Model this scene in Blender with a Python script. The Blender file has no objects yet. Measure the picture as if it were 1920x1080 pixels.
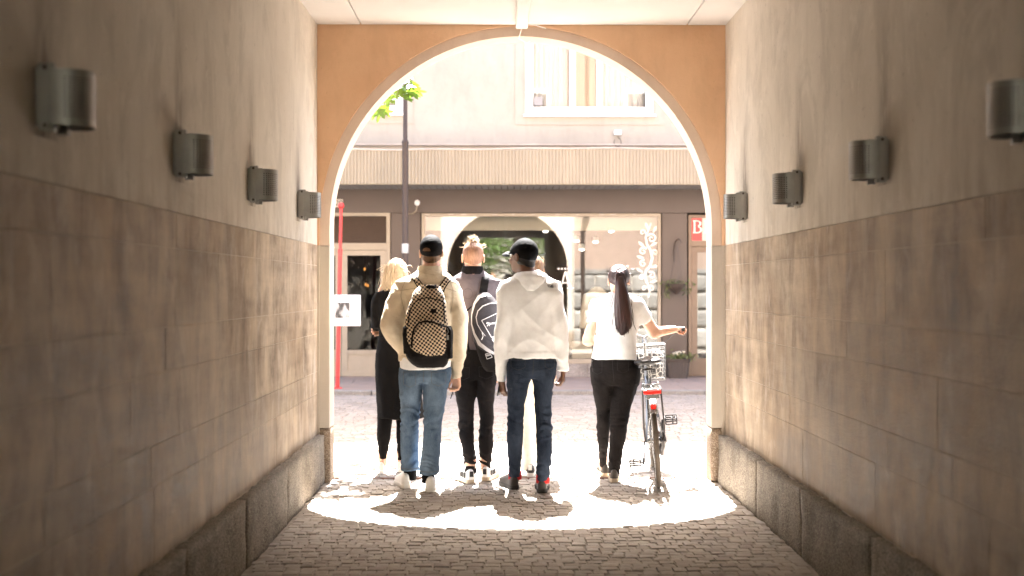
import bpy, bmesh, math, random
import numpy as np
from mathutils import Vector, Matrix, Euler
from mathutils.bvhtree import BVHTree

random.seed(7)
RNG = np.random.default_rng(11)
R = math.radians
SC = bpy.context.scene
COL = SC.collection

# ------------------------------------------------------------------ camera
EYE, FPX, VPX, VPY = 1.45, 2300.0, 940.0, 540.0     # eye height, focal length in photo pixels, vanishing point
cam = bpy.data.cameras.new('camera')
cam_o = bpy.data.objects.new('camera', cam); COL.objects.link(cam_o)
cam.sensor_width = 36.0
cam.lens = 36.0 * FPX / 1920.0
cam.clip_start, cam.clip_end = 0.05, 2000
cam_o.location = (0, 0, EYE)
cam_o.rotation_euler = (R(90), 0, -math.atan((960 - VPX) / FPX))
cam.dof.use_dof = True
cam.dof.focus_distance = 9.0
cam.dof.aperture_fstop = 1.9
SC.camera = cam_o

# ------------------------------------------------------------------ sky, sun, exposure
SUN_EL, SUN_AZ = 58.6, 0.3        # azimuth: degrees towards +X from straight ahead
world = bpy.data.worlds.new('World'); SC.world = world; world.use_nodes = True
wn = world.node_tree
sky = wn.nodes.new('ShaderNodeTexSky'); sky.sky_type = 'NISHITA'
sky.sun_disc = False; sky.sun_elevation = R(SUN_EL); sky.sun_rotation = R(SUN_AZ)
sky.air_density = 1.0; sky.dust_density = 4.0; sky.ozone_density = 1.0
bg = wn.nodes['Background']; bg.inputs[1].default_value = 0.07
wn.links.new(sky.outputs[0], bg.inputs[0])
sun = bpy.data.lights.new('sun', 'SUN'); sun.energy = 5.0; sun.angle = R(0.55); sun.color = (1.0, 0.975, 0.945)
sun_o = bpy.data.objects.new('sun', sun); COL.objects.link(sun_o)
sun_o.rotation_euler = (R(-(90 - SUN_EL)), 0, R(-SUN_AZ)); sun_o.location = (0, 30, 40)
SC.view_settings.view_transform = 'Standard'; SC.view_settings.look = 'None'
SC.view_settings.exposure = 4.38; SC.view_settings.gamma = 1.0
SC.view_settings.use_curve_mapping = False
SC.render.engine = 'CYCLES'
SC.cycles.max_bounces = 14; SC.cycles.diffuse_bounces = 8; SC.cycles.glossy_bounces = 5
SC.cycles.transmission_bounces = 8; SC.cycles.transparent_max_bounces = 12
SC.cycles.use_denoising = True; SC.cycles.sample_clamp_indirect = 6.0
SC.cycles.caustics_reflective = False; SC.cycles.caustics_refractive = False

# ------------------------------------------------------------------ pixel helpers (distance always from the ground or wall touched)
def PX(px, Y): return (px - VPX) * Y / FPX
def PZ(py, Y): return EYE - (py - VPY) * Y / FPX
def GY(py): return EYE * FPX / (py - VPY)          # distance of a ground point seen at row py

# ------------------------------------------------------------------ object helpers
def link(o, parent=None):
    COL.objects.link(o)
    if parent is not None:
        o.parent = parent
    return o
def tag(o, label=None, cat=None, group=None, kind=None):
    if label: o['label'] = label
    if cat: o['category'] = cat
    if group: o['group'] = group
    if kind: o['kind'] = kind
    return o
def thing(name, label, cat, loc=(0, 0, 0), rotz=0, group=None):
    o = bpy.data.objects.new(name, None); o.empty_display_size = 0.1
    COL.objects.link(o); o.location = loc; o.rotation_euler = (0, 0, rotz)
    return tag(o, label, cat, group)
def wmat(o):
    m = Matrix.LocRotScale(o.location, o.rotation_euler, o.scale)
    return m if o.parent is None else wmat(o.parent) @ o.matrix_parent_inverse @ m
def relink(o, parent):
    """parent keeping a world-space mesh where it is (parents here are unscaled)"""
    o.parent = parent
    if parent is not None:
        m = wmat(parent)
        o.matrix_parent_inverse = m.inverted()
    return o
def mesh_obj(name, verts, faces, mat=None, parent=None, smooth=False, world=True):
    me = bpy.data.meshes.new(name)
    if isinstance(verts, np.ndarray) and isinstance(faces, np.ndarray):
        nv, nf, k = len(verts), len(faces), faces.shape[1]
        me.vertices.add(nv); me.vertices.foreach_set('co', verts.astype(np.float32).ravel())
        me.loops.add(nf * k); me.loops.foreach_set('vertex_index', faces.astype(np.int32).ravel())
        me.polygons.add(nf)
        me.polygons.foreach_set('loop_start', np.arange(0, nf * k, k, dtype=np.int32))
        me.polygons.foreach_set('loop_total', np.full(nf, k, dtype=np.int32))
        me.update(calc_edges=True)
    else:
        me.from_pydata([tuple(v) for v in verts], [], [tuple(f) for f in faces]); me.update()
    if smooth:
        me.polygons.foreach_set('use_smooth', np.ones(len(me.polygons), dtype=bool))
    o = bpy.data.objects.new(name, me)
    if mat is not None: me.materials.append(mat)
    COL.objects.link(o)
    if parent is not None:
        if world: relink(o, parent)
        else: o.parent = parent
    return o

class MB:
    """collects shapes, then links them as ONE mesh object"""
    def __init__(s): s.v = []; s.f = []
    def add(s, v, f):
        n = len(s.v); s.v += [tuple(map(float, p)) for p in v]; s.f += [tuple(i + n for i in q) for q in f]; return s
    def box(s, x0, x1, y0, y1, z0, z1):
        return s.add([(x0,y0,z0),(x1,y0,z0),(x1,y1,z0),(x0,y1,z0),(x0,y0,z1),(x1,y0,z1),(x1,y1,z1),(x0,y1,z1)],
                     [(0,3,2,1),(4,5,6,7),(0,1,5,4),(1,2,6,5),(2,3,7,6),(3,0,4,7)])
    def cbox(s, x0, x1, y0, y1, z0, z1, b):
        """box with chamfered edges"""
        bm = bmesh.new()
        bmesh.ops.create_cube(bm, size=1)
        for v in bm.verts:
            v.co = Vector(((x0+x1)/2 + v.co.x*(x1-x0), (y0+y1)/2 + v.co.y*(y1-y0), (z0+z1)/2 + v.co.z*(z1-z0)))
        bmesh.ops.bevel(bm, geom=bm.edges[:], offset=b, segments=1, affect='EDGES', profile=0.5)
        bm.verts.index_update()
        s.add([v.co for v in bm.verts], [[v.index for v in f.verts] for f in bm.faces]); bm.free(); return s
    def tube(s, pts, rad, n=8, closed=False, flat=1.0, up=None):
        pts = [Vector(p) for p in pts]; m = len(pts)
        rads = rad if isinstance(rad, (list, tuple)) else [rad] * m
        base = len(s.v); prev = None
        for i, p in enumerate(pts):
            if closed: t = pts[(i+1) % m] - pts[i-1]
            else: t = pts[min(i+1, m-1)] - pts[max(i-1, 0)]
            if t.length < 1e-9: t = Vector((0, 0, 1))
            t.normalize()
            if prev is None:
                a = Vector(up) if up is not None else (Vector((0, 0, 1)) if abs(t.z) < .9 else Vector((1, 0, 0)))
                u = t.cross(a).normalized()
            else:
                u = (prev - t * prev.dot(t))
                u = u.normalized() if u.length > 1e-6 else t.orthogonal().normalized()
            prev = u; w = t.cross(u)
            for k in range(n):
                an = 2 * math.pi * k / n
                q = p + u * (math.cos(an) * rads[i]) + w * (math.sin(an) * rads[i] * flat)
                s.v.append(tuple(q))
        for i in range(m if closed else m - 1):
            a = base + i * n; b = base + ((i + 1) % m) * n
            for k in range(n):
                s.f.append((a + k, a + (k + 1) % n, b + (k + 1) % n, b + k))
        if not closed:
            s.f.append(tuple(base + k for k in reversed(range(n))))
            s.f.append(tuple(base + (m - 1) * n + k for k in range(n)))
        return s
    def lathe(s, c, prof, n=20, axis='z'):
        """profile of (radius, height) round an axis through c"""
        base = len(s.v); c = Vector(c)
        for r, h in prof:
            for k in range(n):
                a = 2 * math.pi * k / n; x, y = r * math.cos(a), r * math.sin(a)
                d = {'z': (x, y, h), 'y': (x, h, y), 'x': (h, x, y)}[axis]
                s.v.append(tuple(c + Vector(d)))
        for i in range(len(prof) - 1):
            for k in range(n):
                a = base + i*n + k; b = base + i*n + (k+1) % n
                s.f.append((a, b, b + n, a + n))
        s.f.append(tuple(base + k for k in reversed(range(n))))
        s.f.append(tuple(base + (len(prof)-1)*n + k for k in range(n)))
        return s
    def prism(s, poly, y0, y1):
        """an x-z outline given depth along y"""
        n = len(poly)
        v = [(p[0], y0, p[1]) for p in poly] + [(p[0], y1, p[1]) for p in poly]
        f = [tuple(range(n)), tuple(range(2*n-1, n-1, -1))] + [(i, i+n, (i+1) % n + n, (i+1) % n) for i in range(n)]
        return s.add(v, f)
    def build(s, name, mat, parent=None, smooth=False, world=True):
        o = mesh_obj(name, s.v, s.f, mat, parent, smooth, world)
        bm = bmesh.new(); bm.from_mesh(o.data)
        bmesh.ops.recalc_face_normals(bm, faces=bm.faces[:])
        bm.to_mesh(o.data); bm.free()
        if smooth:
            try: o.data.set_sharp_from_angle(angle=R(40))
            except Exception: pass
        return o

# ------------------------------------------------------------------ materials
class NT:
    def __init__(s, name):
        s.m = bpy.data.materials.new(name); s.m.use_nodes = True; s.t = s.m.node_tree
        s.bsdf = s.t.nodes['Principled BSDF']; s.out = s.t.nodes['Material Output']
    def n(s, typ, ins=None, **props):
        nd = s.t.nodes.new('ShaderNode' + typ)
        for k, v in props.items(): setattr(nd, k, v)
        for k, v in (ins or {}).items(): s.set(nd.inputs[k], v)
        return nd
    def set(s, inp, v):
        if isinstance(v, bpy.types.NodeSocket): s.t.links.new(v, inp)
        elif isinstance(v, (tuple, list)) and len(v) == 3 and inp.type == 'RGBA': inp.default_value = (*v, 1)
        else: inp.default_value = v
    def math(s, op, a, b=0.0, clamp=False):
        nd = s.n('Math', {0: a, 1: b}, operation=op); nd.use_clamp = clamp; return nd.outputs[0]
    def mix(s, f, a, b, mode='MIX'):
        nd = s.t.nodes.new('ShaderNodeMix'); nd.data_type = 'RGBA'; nd.blend_type = mode
        s.set(nd.inputs[0], f); s.set(nd.inputs[6], a); s.set(nd.inputs[7], b); return nd.outputs[2]
    def ramp(s, f, stops):
        nd = s.n('ValToRGB', {0: f}); e = nd.color_ramp.elements
        while len(e) < len(stops): e.new(0.5)
        for el, (p, c) in zip(e, stops):
            el.position = p; el.color = (*c, 1) if isinstance(c, (tuple, list)) else (c, c, c, 1)
        return nd.outputs[0]
    def pos(s, scale=(1, 1, 1), world=True, rot=(0, 0, 0), loc=(0, 0, 0)):
        src = s.n('NewGeometry').outputs['Position'] if world else s.n('TexCoord').outputs['Object']
        return s.n('Mapping', {0: src, 1: loc, 2: rot, 3: scale}).outputs[0]
    def noise(s, vec, scale=5.0, detail=4.0, rough=0.55, dist=0.0):
        return s.n('TexNoise', {'Vector': vec, 'Scale': scale, 'Detail': detail, 'Roughness': rough, 'Distortion': dist}).outputs[0]
    def bump(s, h, strength=0.3, dist=0.01, prev=None):
        nd = s.n('Bump', {'Strength': strength, 'Distance': dist, 'Height': h})
        if prev is not None: s.set(nd.inputs['Normal'], prev)
        return nd.outputs[0]
    def fin(s, col=None, rough=None, normal=None, metal=None, **ex):
        b = s.bsdf.inputs
        for k, v in (('Base Color', col), ('Roughness', rough), ('Normal', normal), ('Metallic', metal)):
            if v is not None: s.set(b[k], v)
        for k, v in ex.items(): s.set(b[k.replace('_', ' ')], v)
        return s.m

def mul(c, k): return tuple(min(1.0, x * k) for x in c)
def simple(name, col, rough=0.6, var=0.18, scale=6.0, bump=0.0, bscale=80.0, metal=0.0, stretch=(1, 1, 1), world=True, bdist=0.004, **ex):
    """one colour with uneven tone, uneven gloss and fine relief"""
    g = NT(name); v = g.pos(stretch, world)
    nz = g.noise(v, scale, 5, 0.6)
    c = g.mix(g.ramp(nz, [(0.25, 0.0), (0.75, 1.0)]), mul(col, 1 - var), mul(col, 1 + var))
    rr = g.math('ADD', g.math('MULTIPLY', g.noise(v, scale * 2.7, 3), 0.25), rough - 0.12, True)
    nm = None
    if bump: nm = g.bump(g.noise(g.pos((1, 1, 1), world), bscale, 3), bump, bdist)
    return g.fin(c, rr, nm, metal, **ex)
M = {}
# ------------------------------------------------------------------ materials of the place
def m_plaster(name, a, b, streaks=False):
    g = NT(name); v = g.pos()
    n1 = g.noise(v, 1.1, 6, 0.62); n2 = g.noise(g.pos((1.0, 1.0, 0.25)), 6.0, 4, 0.6)
    c = g.mix(g.ramp(n1, [(0.3, 0.0), (0.72, 1.0)]), a, b)
    c = g.mix(g.math('MULTIPLY', g.ramp(n2, [(0.52, 0.0), (0.8, 1.0)]), 0.35), c, mul(a, 0.72))
    if streaks:      # soot and dust that has crept up the plaster above the lamps, grime above the stone
        xyz = g.n('SeparateXYZ', {0: g.n('NewGeometry').outputs['Position']}).outputs
        jit = g.math('MULTIPLY', g.math('SUBTRACT', g.noise(v, 4.0, 3), 0.5), 0.10)
        right = g.math('MULTIPLY', g.math('GREATER_THAN', xyz[0], 0.0), 0.13)
        ph = g.math('SUBTRACT', g.math('MODULO', g.math('ADD', g.math('SUBTRACT', g.math('SUBTRACT', xyz[1], right), 3.69 - 0.765), jit), 1.53), 0.765)
        near = g.math('POWER', 2.718, g.math('MULTIPLY', g.math('MULTIPLY', ph, ph), -150.0))
        up = g.n('MapRange', {0: xyz[2], 1: 2.1, 2: 2.75, 3: 1.0, 4: 0.0}).outputs[0]
        on = g.math('GREATER_THAN', xyz[2], 1.9)
        st = g.math('MULTIPLY', g.math('MULTIPLY', near, up), on)
        st = g.math('MULTIPLY', st, g.ramp(g.noise(g.pos((1, 14, 3)), 2.0, 3), [(0.3, 0.25), (0.6, 1.0)]))
        low = g.n('MapRange', {0: xyz[2], 1: 1.77, 2: 2.1, 3: 1.0, 4: 0.0}).outputs[0]
        lo = g.math('MULTIPLY', low, g.ramp(g.noise(g.pos((1, 5, 1.2)), 2.2, 5), [(0.45, 0.0), (0.7, 1.0)]))
        c = g.mix(g.math('MULTIPLY', lo, 0.45), c, (0.34, 0.26, 0.18))
    if streaks:
        cr = g.n('TexVoronoi', {'Vector': g.mix(0.12, v, g.n('TexNoise', {'Vector': v, 'Scale': 3.0}).outputs[1]), 'Scale': 0.9}, feature='DISTANCE_TO_EDGE').outputs[0]
        c = g.mix(g.math('MULTIPLY', g.math('MULTIPLY', g.ramp(cr, [(0.0, 1.0), (0.006, 0.0)]), g.ramp(n1, [(0.50, 0.0), (0.58, 1.0)])), 0.0), c, mul(a, 0.5))
        c = g.mix(g.math('MULTIPLY', g.ramp(g.noise(g.pos((1, 1, 0.6)), 2.3, 6, 0.7, 0.8), [(0.50, 0.0), (0.60, 1.0)]), 0.32), c, mul(a, 0.68))
        c = g.mix(g.math('MULTIPLY', g.ramp(g.noise(g.pos((1, 2.4, 1.5)), 4.5, 7, 0.72, 0.4), [(0.56, 0.0), (0.66, 1.0)]), 0.35), c, mul(b, 1.12))
        c = g.mix(g.math('MULTIPLY', g.ramp(g.noise(g.pos((1, 1, 1)), 26, 3, 0.6), [(0.66, 0.0), (0.72, 1.0)]), 0.4), c, mul(a, 0.6))
    else:
        c = g.mix(g.math('MULTIPLY', g.ramp(g.noise(g.pos((1, 1, 0.5)), 3.4, 7, 0.7, 0.6), [(0.48, 0.0), (0.62, 1.0)]), 0.22), c, mul(a, 0.8))
    spots = g.ramp(g.noise(v, 55, 2), [(0.70, 0.0), (0.76, 1.0)])
    c = g.mix(g.math('MULTIPLY', spots, 0.30), c, mul(a, 0.55))
    if streaks: c = g.mix(g.math('MULTIPLY', st, 0.75, True), c, (0.15, 0.11, 0.075))
    b1 = g.bump(g.noise(v, 130, 4, 0.7), 0.35, 0.004); b2 = g.bump(g.noise(v, 7, 4), 0.25, 0.02, b1)
    return g.fin(c, 0.86, b2)
M['plaster'] = m_plaster('cream_plaster', (0.59, 0.535, 0.455), (0.71, 0.66, 0.585), True)
M['orange'] = m_plaster('orange_plaster', (0.68, 0.42, 0.25), (0.80, 0.55, 0.36))
M['street_orange'] = m_plaster('street_front_render', (0.33, 0.235, 0.185), (0.39, 0.285, 0.225))
M['peach'] = m_plaster('peach_plaster', (0.66, 0.53, 0.43), (0.72, 0.59, 0.49))
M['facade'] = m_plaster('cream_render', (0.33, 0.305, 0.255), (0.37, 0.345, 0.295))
M['ceiling'] = simple('ceiling_white', (0.66, 0.64, 0.62), 0.75, 0.05, 2.0, 0.1, 120)

def m_wainscot():
    g = NT('travertine_cladding')
    rnd = g.n('ObjectInfo').outputs['Random']
    v1 = g.pos((1.0, 1.7, 0.75)); v2 = g.pos((1, 1.0, 0.9)); v3 = g.pos((1, 0.5, 5.0))
    big = g.noise(v2, 1.1, 5, 0.62, 0.6); drip = g.math('ADD', g.math('MULTIPLY', g.noise(v1, 2.4, 8, 0.68, 0.5), 0.72), g.math('MULTIPLY', g.noise(g.pos((1, 0.45, 2.6)), 3.0, 6, 0.65), 0.28)); bed = g.noise(v3, 3.0, 3)
    c = g.mix(g.ramp(drip, [(0.36, 0.0), (0.50, 0.6), (0.62, 1.0)]), (0.20, 0.145, 0.095), (0.66, 0.56, 0.435))
    c = g.mix(g.ramp(big, [(0.38, 0.0), (0.66, 1.0)]), g.mix(1.0, c, (0.74, 0.66, 0.57), 'MULTIPLY'), c)
    c = g.mix(g.math('MULTIPLY', g.ramp(g.noise(g.pos((1, 1.8, 0.9)), 3.1, 7, 0.7, 0.5), [(0.54, 0.0), (0.72, 1.0)]), 0.7), c, (0.66, 0.585, 0.50))
    c = g.mix(g.math('MULTIPLY', g.ramp(bed, [(0.45, 0.0), (0.8, 1.0)]), 0.18), c, (0.20, 0.145, 0.10))
    c = g.mix(1.0, c, g.ramp(rnd, [(0.0, (0.86, 0.86, 0.86)), (0.5, (0.97, 0.96, 0.95)), (1.0, (1.0, 1.0, 1.0))]), 'MULTIPLY')
    xyz = g.n('SeparateXYZ', {0: g.n('NewGeometry').outputs['Position']}).outputs
    low = g.n('MapRange', {0: xyz[2], 1: 0.2, 2: 1.3, 3: 1.0, 4: 0.0}).outputs[0]
    dirt = g.math('MULTIPLY', low, g.ramp(g.noise(g.pos((1, 3.5, 0.8)), 1.6, 5), [(0.42, 0.0), (0.62, 1.0)]))
    c = g.mix(g.math('MULTIPLY', dirt, 0.45), c, (0.10, 0.07, 0.045))
    pits = g.ramp(g.noise(g.pos((1, 1, 2.5)), 60, 3), [(0.66, 0.0), (0.74, 1.0)])
    c = g.mix(g.math('MULTIPLY', pits, 0.4), c, (0.12, 0.085, 0.06))
    nm = g.bump(g.noise(g.pos((1, 1, 2)), 45, 5, 0.65), 0.35, 0.006)
    return g.fin(c, g.ramp(drip, [(0.3, 0.55), (0.7, 0.72)]), nm)
M['wainscot'] = m_wainscot()
M['mortar'] = simple('pale_mortar', (0.58, 0.51, 0.42), 0.9, 0.2, 9, 0.3, 150)

def m_granite(name, base, light, dark):
    g = NT(name); v = g.pos()
    rnd = g.n('ObjectInfo').outputs['Random']
    big = g.noise(v, 3.0, 6, 0.65); sp = g.n('TexVoronoi', {'Vector': v, 'Scale': 170.0}).outputs['Color']
    spk = g.n('SeparateColor', {0: sp}).outputs[0]
    c = g.mix(g.ramp(big, [(0.3, 0.0), (0.7, 1.0)]), mul(base, 0.72), mul(base, 1.2))
    c = g.mix(g.ramp(spk, [(0.70, 0.0), (0.72, 0.7)]), c, light)
    c = g.mix(g.ramp(spk, [(0.16, 0.75), (0.19, 0.0)]), c, dark)
    dirt = g.ramp(g.noise(g.pos((1.5, 1.5, 0.7)), 4.0, 5), [(0.50, 0.0), (0.72, 1.0)])
    c = g.mix(g.math('MULTIPLY', dirt, 0.55), c, mul(dark, 1.1))
    c = g.mix(1.0, c, g.ramp(rnd, [(0.0, 0.82), (1.0, 1.1)]), 'MULTIPLY')
    nm = g.bump(g.noise(v, 40, 6, 0.7), 0.6, 0.02)
    return g.fin(c, 0.78, nm)
M['granite'] = m_granite('split_granite', (0.20, 0.165, 0.125), (0.38, 0.34, 0.28), (0.06, 0.046, 0.032))
M['granite_jamb'] = m_granite('jamb_granite', (0.34, 0.255, 0.18), (0.50, 0.42, 0.34), (0.14, 0.09, 0.06))
M['rustic'] = m_granite('rusticated_stone', (0.31, 0.285, 0.255), (0.40, 0.38, 0.345), (0.17, 0.155, 0.135))
M['jamb'] = m_plaster('jamb_limestone', (0.52, 0.465, 0.40), (0.60, 0.545, 0.475))

def m_sett(name, per_object, k=1.0):
    g = NT(name); v = g.pos()
    if per_object: rnd = g.n('ObjectInfo').outputs['Random']
    else: rnd = g.n('Attribute', attribute_name='tone').outputs['Fac']
    c = g.ramp(rnd, [(0.0, (0.33, 0.29, 0.25)), (0.35, (0.39, 0.345, 0.30)), (0.7, (0.44, 0.39, 0.34)), (1.0, (0.38, 0.345, 0.31))])
    if k != 1.0: c = g.mix(1.0, c, (k, k, k), 'MULTIPLY')
    c = g.mix(g.ramp(g.noise(v, 28, 5, 0.7), [(0.3, 0.0), (0.7, 1.0)]), g.mix(1.0, c, (0.75, 0.74, 0.72), 'MULTIPLY'), c)
    c = g.mix(g.math('MULTIPLY', g.ramp(g.noise(v, 0.9, 5, 0.6), [(0.5, 0.0), (0.7, 1.0)]), 0.35), c, (0.14, 0.115, 0.09))
    nm = g.bump(g.noise(v, 90, 5, 0.7), 0.5, 0.006)
    return g.fin(c, g.ramp(g.noise(v, 14, 3), [(0.3, 0.55), (0.7, 0.8)]), nm)
M['sett'] = m_sett('granite_sett', True)
M['sett_far'] = m_sett('granite_sett_field', False)
M['sett_street'] = m_sett('street_sett_field', False, 0.72)
M['street_grout'] = simple('street_joint_sand', (0.21, 0.185, 0.16), 0.95, 0.2, 14, 0.5, 120, bdist=0.008)
M['grout'] = simple('joint_sand', (0.30, 0.265, 0.225), 0.95, 0.3, 14, 0.6, 120, bdist=0.01)
M['asphalt'] = simple('street_surface', (0.22, 0.195, 0.17), 0.85, 0.15, 3, 0.4, 140)
M['pavement'] = simple('pink_paving', (0.24, 0.18, 0.145), 0.8, 0.12, 3, 0.3, 130)
M['kerb'] = m_granite('kerb_granite', (0.24, 0.225, 0.205), (0.34, 0.325, 0.30), (0.12, 0.11, 0.10))
M['soil'] = simple('dark_soil', (0.04, 0.03, 0.02), 0.95, 0.3, 20)
M['steel'] = simple('galvanised_steel', (0.40, 0.395, 0.38), 0.45, 0.12, 9, 0.06, 200, metal=0.5, world=False)
def m_perf():
    """perforated grey sheet: rows of punched holes, a plain border"""
    g = NT('perforated_steel')
    uv = g.n('UVMap').outputs[0]; s = g.n('SeparateXYZ', {0: uv}).outputs
    def cell(x, n):
        f = g.math('SUBTRACT', g.math('FRACT', g.math('MULTIPLY', x, n)), 0.5); return g.math('MULTIPLY', f, f)
    d = g.math('ADD', cell(s[0], 22.0), cell(s[1], 16.0))
    hole = g.math('LESS_THAN', d, 0.062)
    def inside(x, a, b): return g.math('MULTIPLY', g.math('GREATER_THAN', x, a), g.math('LESS_THAN', x, b))
    hole = g.math('MULTIPLY', hole, g.math('MULTIPLY', inside(s[0], 0.09, 0.91), inside(s[1], 0.125, 0.875)))
    nz = g.noise(g.pos((1, 1, 1), False), 12, 4)
    c = g.mix(g.ramp(nz, [(0.3, 0.0), (0.7, 1.0)]), (0.32, 0.317, 0.305), (0.42, 0.417, 0.405))
    c = g.mix(hole, c, (0.025, 0.022, 0.02))
    return g.fin(c, 0.42, None, g.math('MULTIPLY', g.math('SUBTRACT', 1.0, hole), 0.5))
M['perf'] = m_perf()
M['white_metal'] = simple('white_painted_metal', (0.78, 0.77, 0.74), 0.45, 0.05, 4)
M['corrugated'] = simple('corrugated_cream_steel', (0.29, 0.255, 0.195), 0.55, 0.10, 2.5, 0, stretch=(1, 1, 0.3))
M['soffit'] = simple('grey_soffit', (0.26, 0.25, 0.245), 0.6, 0.12, 4)
M['brown'] = simple('brown_painted_panel', (0.062, 0.043, 0.033), 0.42, 0.10, 1.5, 0.05, 90)
M['cream_frame'] = simple('cream_painted_frame', (0.29, 0.245, 0.185), 0.45, 0.08, 6)
M['brass_frame'] = simple('bronze_door_frame', (0.14, 0.098, 0.066), 0.4, 0.10, 6, metal=0.2)
M['louvre'] = simple('brown_louvre', (0.10, 0.072, 0.055), 0.5, 0.1, 5)
M['flashing'] = simple('zinc_flashing', (0.40, 0.35, 0.30), 0.5, 0.2, 5)
M['plinth'] = m_granite('shop_plinth', (0.25, 0.22, 0.20), (0.42, 0.39, 0.35), (0.08, 0.07, 0.06))
M['white_frame'] = simple('white_window_frame', (0.80, 0.80, 0.79), 0.4, 0.04, 6)
M['curtain'] = simple('beige_blind', (0.62, 0.50, 0.40), 0.85, 0.08, 4, stretch=(8, 1, 0.3))
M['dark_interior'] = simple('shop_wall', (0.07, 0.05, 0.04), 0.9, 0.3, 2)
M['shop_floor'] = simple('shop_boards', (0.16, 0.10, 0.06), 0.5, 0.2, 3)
M['valance'] = simple('cream_valance', (0.55, 0.51, 0.45), 0.8, 0.05, 3)
M['red'] = simple('red_paint', (0.62, 0.035, 0.035), 0.38, 0.08, 5)
M['white_board'] = simple('white_board', (0.80, 0.80, 0.80), 0.45, 0.03, 5)
M['pole_brown'] = simple('dark_lamp_post', (0.040, 0.025, 0.018), 0.6, 0.12, 5)
M['gold'] = simple('gold_letter', (0.62, 0.45, 0.15), 0.4, 0.1, 8)
M['decal'] = simple('white_vinyl', (0.80, 0.77, 0.70), 0.5, 0.03, 8)
M['black_plastic'] = simple('black_plastic', (0.022, 0.021, 0.021), 0.42, 0.15, 10, world=False)
M['pot'] = simple('brown_plastic_pot', (0.055, 0.043, 0.036), 0.5, 0.15, 8)
M['iron'] = simple('dark_iron', (0.06, 0.045, 0.038), 0.5, 0.15, 10)

def m_glass(name, tint=(0.92, 0.94, 0.92), ior=1.55):
    g = NT(name); g.t.nodes.remove(g.bsdf)
    tr = g.n('BsdfTransparent', {0: tint}); gl = g.n('BsdfGlossy', {'Color': (1, 1, 1), 'Roughness': 0.0})
    wob = g.bump(g.noise(g.pos(), 0.9, 2), 0.02, 0.02)
    g.set(gl.inputs['Normal'], wob)
    fr = g.n('Fresnel', {'IOR': ior})
    mx = g.n('MixShader', {0: fr.outputs[0], 1: tr.outputs[0], 2: gl.outputs[0]})
    g.t.links.new(mx.outputs[0], g.out.inputs[0]); return g.m
M['glass'] = m_glass('shop_glass', (0.93, 0.94, 0.92), 1.68)
M['door_glass'] = m_glass('dark_door_glass', (0.55, 0.55, 0.55), 1.22)
M['win_glass'] = m_glass('window_glass', (0.92, 0.93, 0.92), 1.5)
def m_emit(name, col, s):
    g = NT(name); return g.fin(col, 0.5, Emission_Color=(*col, 1), Emission_Strength=s)
M['spot'] = m_emit('lit_spotlight', (1.0, 0.9, 0.75), 1.2)
M['warm_bulb'] = m_emit('warm_bulb', (1.0, 0.42, 0.10), 0.25)

def m_leaf(name, a, b, trans=0.35):
    g = NT(name); rnd = g.n('Attribute', attribute_name='tone').outputs['Fac']
    c = g.ramp(rnd, [(0.0, a), (1.0, b)])
    g.fin(c, 0.5)
    t = g.n('BsdfTranslucent', {0: g.mix(0.5, c, (0.10, 0.17, 0.012))})
    mx = g.n('MixShader', {0: trans, 1: g.bsdf.outputs[0], 2: t.outputs[0]})
    g.t.links.new(mx.outputs[0], g.out.inputs[0]); return g.m
M['leaf'] = m_leaf('maple_leaf', (0.045, 0.100, 0.008), (0.10, 0.165, 0.016), 0.35)
M['leaf_dark'] = m_leaf('courtyard_leaf', (0.055, 0.115, 0.016), (0.15, 0.25, 0.045), 0.25)
M['leaf_pot'] = m_leaf('plant_leaf', (0.07, 0.10, 0.03), (0.20, 0.22, 0.09), 0.3)
M['bark'] = simple('bark', (0.14, 0.11, 0.085), 0.9, 0.3, 8, 0.8, 40, stretch=(1, 1, 0.25), bdist=0.02)
M['petal'] = simple('cream_petals', (0.72, 0.66, 0.52), 0.6, 0.1, 20)
# ------------------------------------------------------------------ noise and implicit surfaces
_perm = np.random.default_rng(5).permutation(256); _perm = np.concatenate([_perm, _perm, _perm])
_grad = np.random.default_rng(6).normal(size=(256, 3)); _grad /= np.linalg.norm(_grad, axis=1)[:, None]
def perlin(x, y, z):
    xi, yi, zi = np.floor(x).astype(int), np.floor(y).astype(int), np.floor(z).astype(int)
    xf, yf, zf = x - xi, y - yi, z - zi
    u, v, w = (t * t * t * (t * (t * 6 - 15) + 10) for t in (xf, yf, zf))
    xi &= 255; yi &= 255; zi &= 255
    def gr(dx, dy, dz):
        g = _grad[_perm[_perm[_perm[xi + dx] + yi + dy] + zi + dz] & 255]
        return g[..., 0] * (xf - dx) + g[..., 1] * (yf - dy) + g[..., 2] * (zf - dz)
    def lp(t, a, b): return a + t * (b - a)
    return lp(w, lp(v, lp(u, gr(0,0,0), gr(1,0,0)), lp(u, gr(0,1,0), gr(1,1,0))),
                 lp(v, lp(u, gr(0,0,1), gr(1,0,1)), lp(u, gr(0,1,1), gr(1,1,1))))
def fbm(x, y, z, oct=3):
    s = 0; a = 1.0
    for i in range(oct):
        s = s + a * perlin(x * 2**i + 7.3 * i, y * 2**i + 3.1 * i, z * 2**i); a *= 0.5
    return s

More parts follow.
